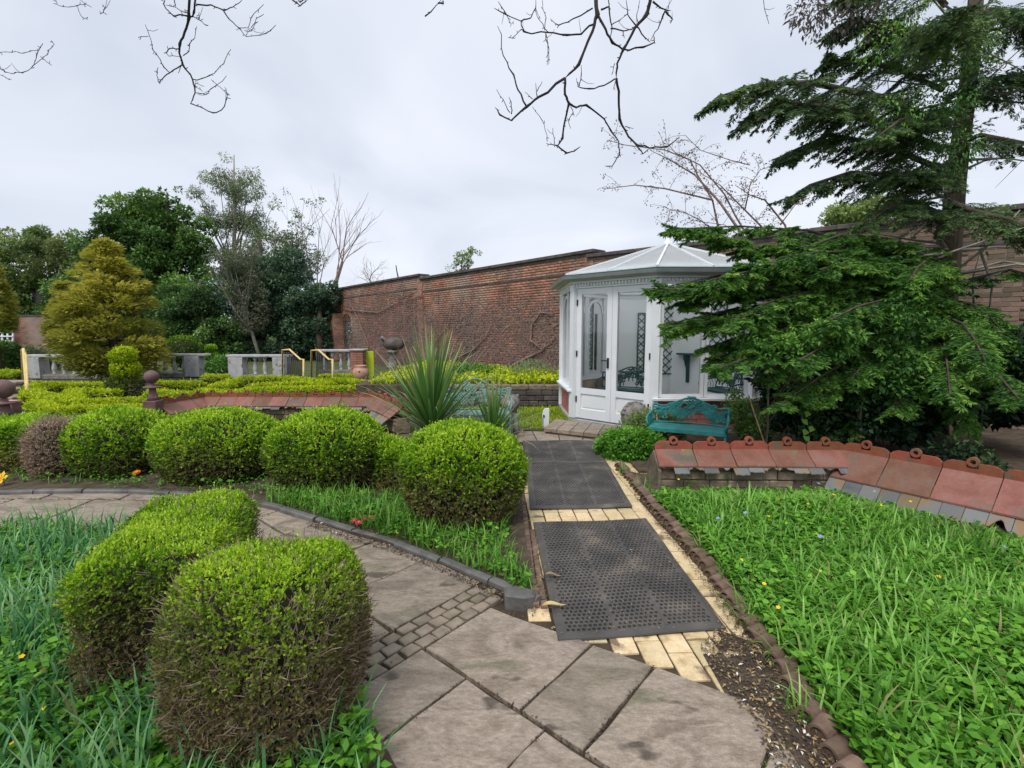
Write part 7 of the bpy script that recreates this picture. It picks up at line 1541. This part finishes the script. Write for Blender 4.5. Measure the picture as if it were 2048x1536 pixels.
for pxs, r0, tl, nt_, sh in [
    ([(1885, 250, 6.8), (1760, 195, 6.3), (1620, 165, 5.9), (1520, 168, 5.7), (1440, 192, 5.6)], .05, .62, 84, 0), ([(1885, 300, 6.8), (1780, 250, 6.2), (1660, 215, 5.9), (1560, 205, 5.8), (1500, 230, 5.7)], .045, .58, 84, 0),
    ([(1885, 340, 6.8), (1770, 290, 6.5), (1660, 270, 6.4), (1590, 300, 6.3), (1555, 322, 6.3)], .04, .50, 56, -.05), ([(1880, 380, 6.8), (1790, 350, 6.3), (1700, 345, 6.1), (1620, 370, 6), (1580, 395, 6)], .04, .48, 56, -.05),
    ([(1885, 180, 6.8), (1800, 140, 6.6), (1720, 120, 6.4), (1650, 118, 6.3)], .035, .45, 48, 0), ([(1890, 90, 6.8), (1800, 60, 6.4), (1720, 40, 6.2), (1680, 50, 6.1)], .04, .5, 60, 0),
    ([(1890, 200, 6.8), (1960, 160, 6.6), (2060, 150, 6.4), (2160, 180, 6.3)], .045, .6, 70, .02), ([(1890, 300, 6.8), (1960, 270, 6.5), (2070, 290, 6.2), (2200, 330, 6)], .04, .4, 26, -.02),
    ([(1890, 60, 6.8), (1980, 20, 6.3), (2080, 30, 6.1), (2200, 60, 6)], .045, .6, 70, .04), ([(1890, 10, 6.8), (1830, -60, 6.3), (1760, -60, 6), (1690, -20, 5.8)], .04, .6, 64, .02),
    ([(1890, 400, 6.8), (1940, 420, 6.2), (2020, 440, 5.8), (2100, 470, 5.6)], .04, .55, 56, .08), ([(1885, 430, 6.8), (1820, 400, 6.2), (1770, 420, 5.9), (1730, 450, 5.8)], .035, .45, 40, .1),
    ([(1890, 120, 6.8), (1900, 80, 6.0), (1890, 40, 5.3), (1900, 20, 4.8)], .04, .6, 60, .05), ([(1890, 220, 6.8), (1850, 230, 6.0), (1800, 240, 5.4), (1760, 270, 5.0)], .04, .45, 50, .03), ([(1890, 330, 6.8), (1850, 350, 6.1), (1810, 340, 5.6)], .035, .45, 44, .0)]:
    up_parts.append(bough(pxs, r0, tw_len=tl * 1.2, n_tw=int(nt_ * 1.4), rnd_shift=sh + .26, sub=8, nn_=20, dry=.08, **U_))
for pxs, r0, tl, nt_, sh in [
    ([(1880, 560, 6.7), (1700, 530, 6.1), (1540, 500, 5.8), (1430, 470, 5.7), (1350, 455, 5.7)], .045, .42, 95, .18), ([(1880, 600, 6.7), (1740, 560, 6.0), (1600, 545, 5.6), (1500, 530, 5.4)], .045, .50, 80, .15),
    ([(1875, 640, 6.7), (1720, 600, 6.0), (1560, 575, 5.6), (1420, 580, 5.5), (1310, 578, 5.5)], .045, .42, 105, .12), ([(1870, 690, 6.7), (1720, 650, 5.9), (1560, 630, 5.5), (1440, 640, 5.4), (1330, 655, 5.4)], .045, .46, 100, .12),
    ([(1865, 720, 6.7), (1720, 690, 5.9), (1600, 690, 5.6), (1480, 700, 5.5), (1420, 720, 5.5)], .04, .46, 80, .1), ([(1880, 520, 6.7), (1780, 480, 6.1), (1680, 470, 5.8), (1600, 500, 5.6)], .04, .45, 60, .12),
    ([(1885, 600, 6.7), (1940, 560, 6.2), (2020, 540, 5.9), (2100, 560, 5.7)], .035, .3, 10, .05)]:
    lo_parts.append(bough(pxs, r0, tw_len=tl * 1.25, n_tw=int(nt_ * 1.4), rnd_shift=sh, sub=9, nn_=18, dry=0, needle=.066, droop=.6, seed=1, wide=1.0))
rb2 = random.Random(77)
tips = [(1345, 458), (1312, 578), (1330, 650), (1400, 700), (1440, 735), (1370, 600), (1420, 560), (1480, 590), (1500, 690), (1540, 740), (1460, 640), (1560, 650), (1600, 720), (1640, 770), (1520, 610), (1660, 640), (1700, 700), (1590, 580), (1640, 540), (1560, 515), (1700, 760), (1750, 740), (1480, 500), (1620, 800), (1560, 810), (1700, 850), (1790, 820), (1840, 760), (1900, 790), (1970, 720), (2020, 680), (1930, 850), (2040, 800), (1820, 560)]
for i, (tx, ty) in enumerate(tips):
    dd = rb2.uniform(4.9, 5.9) - (.2 if tx > 1500 else 0); sy = max(540, min(760, 560 + (ty - 560) * .55)) + rb2.uniform(-25, 25); n_ = 5
    pts = []
    for k in range(n_):
        f = k / (n_ - 1); x = 1880 + (tx - 1880) * f; y = sy + (ty - sy) * f - 34 * math.sin(math.pi * f) ; pts.append((x, y, 6.7 + (dd - 6.7) * f ** .8))
    lo_parts.append(bough(pts, .017, tw_len=.50, n_tw=int(52 + abs(1880 - tx) * .10), rnd_shift=.06 + .12 * rb2.random(), sub=8, nn_=18, dry=0, needle=.068, droop=.85, seed=1, wide=1.0))
V, F, r_, d_ = join_np(up_parts); link('upper_sprays', np_mesh('upper_sprays', V, F, MAT['coniferdk'], r_, d_), con)
V, F, r_, d_ = join_np(lo_parts); link('lower_sprays', np_mesh('lower_sprays', V, F, MAT['conifer'], r_, d_), con)
# bare inner limbs and dead sticks of the conifer
mb = MB(); rr = random.Random(9)
for i in range(46):
    z = rr.uniform(2.0, 5.8); a = rr.uniform(0, 6.28); b = Vector((5.96, 6.84, z)); e = b + Vector((math.cos(a) * rr.uniform(.6, 1.7), math.sin(a) * rr.uniform(.5, 1.3) - .2, rr.uniform(-.35, .35))); m_ = b.lerp(e, .5) + Vector((0, 0, rr.uniform(-.1, .15))); mb.tube([b, m_, e], [.022, .013, .005], 4)
    for k in range(3): s_ = m_.lerp(e, rr.random()); mb.tube([s_, s_ + Vector((rr.gauss(0, .25), rr.gauss(0, .25), rr.gauss(-.05, .2)))], [.006, .002], 3)
for pxs in ([(1850, 590, 6.4), (1990, 480, 6.0), (2040, 420, 5.8)], [(1770, 520, 6.3), (1900, 505, 6.0), (2048, 455, 5.6)], [(1700, 560, 6.2), (1760, 520, 6.1), (1850, 500, 6.0)], [(1960, 500, 6.2), (1985, 570, 6.2), (1975, 650, 6.3)], [(1950, 640, 6.8), (1945, 560, 6.7), (1960, 505, 6.5)]):
    mb.tube([atd(*p) for p in pxs], [.018, .013, .006], 5)
mb.build('dead_limbs', MAT['palebark'], con)
# pink-bronze leafed climber in the top of the conifer
crown_leaves([tuple(atd(RG.uniform(1610, 1780), RG.uniform(-20, 40) + 20, 6.0 + RG.normal() * .3)) for _ in range(16)], .2, 1000, .06, 'pinkleaf', .4, 0, 0, .9, 'bronze_leaves', con, 4)
crown_leaves([tuple(atd(1900 + RG.normal() * 70, RG.uniform(0, 320), 5.9 + RG.normal() * .3)) for _ in range(22)], .26, 4200, .05, 'conifer', .4, 0, 0, .9, 'leafy_growth', con, 5, -.02)
# leafy shrubs under the conifer
def shade(name, label, cat, blobs, n, leaf, mat, clumps, seed, tone=0, asp=.6, dryv=0, x=None, limbs=5, cr=.3):
    b = blobs[0][0]; return tree(name, label, cat, (b[0], b[1], 0), (b[0], b[1], b[2] + .2), .014, blobs, n, leaf, mat, 'shrubs under the big conifer', 'bark', dryv, clumps, asp, seed, .3, limbs, tone, cr)
shade('elder_shrub', 'mid green broad leaved shrub growing into the lower conifer boughs', 'shrub', [E_(1740, 640, 5.5, 90, 60), E_(1820, 640, 5.8, 70, 80), E_(1760, 740, 5.6, 110, 60), E_(1660, 770, 5.7, 90, 50)], 6500, .058, 'conifer', 160, 41, -.05, cr=.2)
shade('elder_shrub', 'yellow-green trailing sprays hanging below the conifer over the bench', 'shrub', [E_(1540, 690, 5.2, 70, 45), E_(1640, 670, 5.2, 80, 45), E_(1480, 650, 5.3, 50, 25)], 4500, .05, 'elder', 130, 42, .22, .5, cr=.2, limbs=14)
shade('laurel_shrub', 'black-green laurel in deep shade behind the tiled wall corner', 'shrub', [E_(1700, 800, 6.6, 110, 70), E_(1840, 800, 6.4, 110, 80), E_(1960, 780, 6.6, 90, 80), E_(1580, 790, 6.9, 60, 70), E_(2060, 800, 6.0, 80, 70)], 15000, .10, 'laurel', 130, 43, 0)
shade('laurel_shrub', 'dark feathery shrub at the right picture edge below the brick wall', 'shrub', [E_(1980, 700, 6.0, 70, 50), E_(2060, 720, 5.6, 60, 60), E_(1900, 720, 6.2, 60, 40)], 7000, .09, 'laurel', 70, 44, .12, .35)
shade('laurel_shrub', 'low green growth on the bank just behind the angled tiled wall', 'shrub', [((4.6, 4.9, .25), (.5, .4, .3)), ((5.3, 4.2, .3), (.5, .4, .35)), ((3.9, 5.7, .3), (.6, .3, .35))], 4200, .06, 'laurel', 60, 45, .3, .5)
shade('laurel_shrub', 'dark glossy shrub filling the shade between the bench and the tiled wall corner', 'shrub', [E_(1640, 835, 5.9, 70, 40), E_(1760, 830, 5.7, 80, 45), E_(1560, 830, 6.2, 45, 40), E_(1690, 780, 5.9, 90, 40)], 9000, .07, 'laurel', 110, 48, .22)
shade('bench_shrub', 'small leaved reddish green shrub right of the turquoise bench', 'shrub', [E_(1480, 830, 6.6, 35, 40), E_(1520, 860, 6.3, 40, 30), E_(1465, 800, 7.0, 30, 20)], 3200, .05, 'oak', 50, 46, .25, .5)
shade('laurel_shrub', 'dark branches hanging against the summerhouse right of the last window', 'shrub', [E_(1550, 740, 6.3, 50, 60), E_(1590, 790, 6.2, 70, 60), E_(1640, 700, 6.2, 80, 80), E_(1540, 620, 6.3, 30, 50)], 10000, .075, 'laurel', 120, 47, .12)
sp_ = empty('sapling', (atd(1608, 850, 5.6).x, 5.6, 0), 'thin climbing sapling with a few pale heart leaves before the dark laurel', 'plant')
mb = MB(); mb.tube([at(1612, 860 + 90, 0) * 1 + Vector((0, 0, 0)), atd(1612, 880, 5.6), atd(1606, 830, 5.6), atd(1612, 790, 5.6), atd(1604, 740, 5.6)], .006, 4); mb.build('stem', MAT['cordy'], sp_)
for i, (x, y) in enumerate(((1600, 755), (1620, 770), (1604, 800), (1616, 822), (1602, 838), (1612, 858), (1606, 872), (1624, 852))):
    c = np.array([tuple(atd(x, y, 5.55))]); V, F = leafs(c, np.array([[.4 * (-1) ** i, -.4, -.5]]), np.array([[0, -.7, .6]]), .10, .08); link('leaf', np_mesh('leaf', V, F, MAT['elder'], np.full(4, .95), np.zeros(4)), sp_)
cane = empty('leaning_cane', atd(1528, 900, 5.7), 'pale bamboo cane leaning behind the tiled wall', 'cane'); mb = MB(); mb.tube([atd(1535, 905, 5.45), atd(1497, 790, 6.4)], .009, 5); mb.build('cane', MAT['deadleaf'], cane)
# ================================================================== BARE BRANCHES OVERHEAD
oh = empty('overhanging_tree', (-2.6, -2.2, 0), 'bare dark tree whose knobbly twigs hang into the top of the sky', 'tree')
mb = MB(); mb.tube([(-2.6, -2.2, -.02), (-2.5, -2.0, 2.4), (-2.3, -1.2, 4.2)], [.34, .27, .2], 12); mb.build('trunk', MAT['bark'], oh)
mb = MB()
for pts, r in (([(-2.3, -1.2, 4.2), (-2.1, 1.0, 4.9), (-2.0, 2.6, 4.75), (-2.0, 3.0, 4.45)], .10), ([(-2.1, 1.0, 4.9), (-.8, 2.2, 4.9), (.3, 2.8, 4.7), (.52, 3.0, 4.35)], .08), ([(-.8, 2.2, 4.9), (.5, 2.7, 4.95), (.95, 3.0, 4.6)], .05), ([(-2.3, -1.2, 4.2), (-3.2, 1.5, 4.6), (-3.6, 3, 4.3)], .07), ([(.5, 2.7, 4.95), (1.5, 3.0, 4.8)], .03)):
    mb.tube([Vector(p) for p in pts], list(np.linspace(r, .022, len(pts))), 8)
mb.build('limb', MAT['bark'], oh)
def tr5(x, y): return (250 + x * .1953, y * .1953)
def tr6(x, y): return (850 + x * .3256, y * .3256)
def tr4(x, y): return (x * .1465, y * .1465)
def twigset(lst, tr, dbase, seed, end=None, ws=.0003):
    rr = random.Random(seed)
    for k, (w_, pts) in enumerate(lst):
        ph = rr.uniform(0, 6); am = .10; P_ = []
        for i, (x, y) in enumerate(pts):
            X, Y = tr(x, y); P_.append(atd(X, Y, dbase + am * math.sin(Y * .011 + X * .013 + 1.0)))
        if pts[0][1] == 0 and w_ > 12 and end: P_ = [Vector(end)] + P_
        # knobbly: subdivide with small offsets and swollen nodes
        Q = []; rad = []; n_ = len(P_)
        for i in range(n_ - 1):
            for j in range(3):
                t = j / 3; p = P_[i].lerp(P_[i + 1], t); L_ = (P_[i + 1] - P_[i]).length
                if j: p = p + Vector((rr.gauss(0, .03), rr.gauss(0, .03), rr.gauss(0, .03))) * L_
                Q.append(p); f = (i + t) / (n_ - 1); r = max(w_ * ws * (1 - f * .6), .0016); rad.append(r * (1.0 + (.45 if (i * 3 + j) % 2 == 0 and j == 0 and i else 0)) )
        Q.append(P_[-1]); rad.append(.0013)
        mb = MB(); mb.tube(Q, rad, 6)
        for i in range(1, len(Q) - 1):     # buds and short spurs
            if rr.random() < .55:
                o_ = Vector((rr.gauss(0, 1), rr.gauss(0, .5), rr.gauss(0, 1))).normalized(); e = Q[i] + o_ * rr.uniform(.008, .02); mb.tube([Q[i], e], [max(.0016, rad[i] * .7), .0018], 4)
            if rr.random() < .10 and w_ < 16:
                o_ = Vector((rr.gauss(0, 1), rr.gauss(0, .4), rr.gauss(.4, .8))).normalized(); e = Q[i] + o_ * rr.uniform(.04, .09); mb.tube([Q[i], Q[i].lerp(e, .5) + Vector((0, 0, -.008)), e], [.0018, .0014, .001], 3)
        mb.build('branch', MAT['darkbark'], oh)
left = [(22, [(660, 0), (655, 180), (610, 330), (560, 460), (555, 540), (590, 660), (690, 810), (715, 890), (718, 950), (672, 1060)]), (11, [(672, 1060), (760, 1090), (900, 1155), (990, 1125), (1045, 1000), (1050, 970), (1020, 890)]),
 (16, [(720, 0), (705, 130), (690, 170), (640, 165), (570, 150), (500, 165), (420, 90), (395, 40), (410, 0)]), (8, [(505, 0), (520, 75), (420, 50)]), (8, [(640, 130), (570, 110), (520, 75)]), (13, [(730, 45), (880, 50), (1010, 105), (1110, 70), (1200, 0)]),
 (11, [(1010, 110), (1070, 200), (1165, 285), (1240, 375)]), (5, [(1240, 375), (1390, 360), (1490, 315), (1545, 255)]), (6, [(1165, 285), (1260, 285), (1290, 185), (1420, 45)]), (5, [(1290, 285), (1345, 190), (1420, 145)]), (5, [(1240, 375), (1250, 325), (1290, 320), (1365, 220)]),
 (7, [(700, 170), (770, 210), (835, 262), (855, 258)]), (10, [(555, 500), (460, 495), (420, 540), (450, 575), (560, 580)]), (8, [(595, 570), (655, 525), (660, 450), (715, 390), (735, 270)]), (10, [(590, 660), (460, 745), (400, 690), (330, 565), (285, 510), (270, 420), (205, 250)]),
 (9, [(460, 745), (385, 805), (345, 845), (325, 770), (340, 690)]), (9, [(690, 810), (740, 820), (870, 770), (910, 755), (1010, 655), (1085, 505)]), (7, [(718, 950), (830, 970), (880, 910), (1040, 775)]), (6, [(715, 855), (810, 885)]), (5, [(715, 870), (795, 935)]), (4, [(240, 372), (135, 385)]), (4, [(1050, 970), (940, 870), (905, 830)]), (7, [(760, 200), (760, 125)]), (5, [(580, 670), (545, 750)])]
midl = [(30, [(1050, 0), (1060, 90), (1030, 190), (945, 395), (860, 480)]), (17, [(860, 480), (700, 595), (625, 655), (530, 740), (460, 705), (430, 660)]), (17, [(860, 480), (860, 580), (885, 635), (860, 740), (845, 850), (815, 895), (870, 940), (915, 930), (955, 900)]),
 (13, [(885, 635), (930, 660), (990, 645), (1100, 730), (1140, 800), (1190, 870), (1195, 950), (1150, 1020), (1105, 1020)]), (12, [(625, 655), (570, 550), (545, 460), (480, 340), (445, 160)]), (8, [(530, 700), (530, 630), (515, 595)]), (6, [(520, 690), (480, 610), (440, 550)]),
 (9, [(815, 895), (790, 890), (745, 880)]), (5, [(750, 870), (750, 830), (720, 740), (660, 655)]), (5, [(795, 885), (785, 785)]), (26, [(1385, 0), (1360, 90), (1290, 170), (1220, 300), (1180, 390), (1175, 480)]), (17, [(1175, 480), (1190, 600), (1195, 730), (1250, 840), (1300, 890), (1380, 910), (1490, 900), (1560, 845)]),
 (10, [(1165, 485), (1100, 525), (1010, 545), (945, 535), (960, 460), (960, 400)]), (6, [(940, 535), (930, 480)]), (16, [(1060, 90), (1110, 180), (1150, 260), (1210, 300), (1340, 290), (1410, 260), (1405, 220)]), (12, [(1035, 150), (960, 210), (870, 215), (760, 200), (610, 195), (590, 130), (500, 90), (450, 10)]), (9, [(500, 90), (425, 50)]),
 (9, [(590, 130), (650, 110), (680, 50), (680, 0)]), (6, [(760, 200), (700, 120), (680, 60)]), (6, [(735, 185), (735, 80), (720, 0)]), (9, [(1030, 50), (910, 115), (820, 155), (770, 115)]), (12, [(1080, 60), (1130, 40), (1130, 0)]), (10, [(1130, 40), (1150, 170), (1140, 260)]), (9, [(1290, 150), (1245, 90), (1235, 0)]),
 (10, [(1290, 150), (1350, 230), (1385, 260)]), (9, [(1140, 175), (1220, 190), (1270, 180), (1300, 150)]), (13, [(1400, 10), (1450, 50), (1510, 65)]), (9, [(1475, 65), (1430, 180), (1385, 250)]), (12, [(1480, 70), (1520, 120), (1505, 145)]), (7, [(742, 205), (755, 300), (750, 400)]), (6, [(742, 205), (762, 300), (760, 395)]), (12, [(1300, 890), (1340, 945), (1380, 910)]),
 (6, [(1310, 160), (1300, 90), (1320, 0)]), (7, [(1215, 190), (1225, 235)]), (6, [(1150, 150), (1200, 120), (1250, 80)]), (5, [(1430, 180), (1460, 90), (1515, 0)]), (7, [(690, 600), (680, 510)]), (6, [(690, 560), (720, 500)]), (6, [(660, 608), (615, 565)]), (6, [(1165, 390), (1145, 460)]), (6, [(1170, 500), (1155, 550)]), (6, [(895, 650), (910, 690), (880, 740), (895, 790)]),
 (6, [(1230, 775), (1280, 790)]), (6, [(610, 195), (590, 180), (535, 235), (510, 230)]), (5, [(500, 90), (530, 150), (545, 130)]), (9, [(0, 100), (100, 0)]), (10, [(80, 20), (115, 20), (110, 0)])]
far_l = [(9, [(-200, 900), (0, 940), (70, 985), (190, 1005), (320, 985), (460, 890), (500, 760), (520, 700), (550, 650), (585, 590)]), (8, [(-100, 1000), (0, 1020), (80, 1060), (160, 1090)]), (6, [(-60, 690), (160, 715), (320, 725), (440, 690), (520, 690)]), (4, [(460, 890), (580, 795), (650, 740), (740, 600), (700, 555)]), (4, [(580, 795), (660, 860), (710, 890)]), (7, [(760, 0), (780, 60), (860, 90), (950, 95), (1050, 80), (1180, 40)]), (4, [(1050, 80), (1090, 180), (1130, 240), (1200, 270)]), (4, [(1100, 0), (1170, 60), (1250, 100)]), (4, [(1400, 60), (1430, 110), (1410, 170), (1360, 190)])]
twigset(left, tr5, 3.0, 1, (-2.0, 3.0, 4.45), .00033); twigset(midl, tr6, 3.0, 2, (.52, 3.0, 4.35), .00044); twigset(far_l, tr4, 3.2, 3, None, .00026)
twigset([(16, [(585, 0), (600, 12), (615, 0)]), (6, [(1527, 0), (1538, 48)]), (14, [(640, -20), (600, 5), (580, -20)])], lambda x, y: (x, y), 3.0, 4)
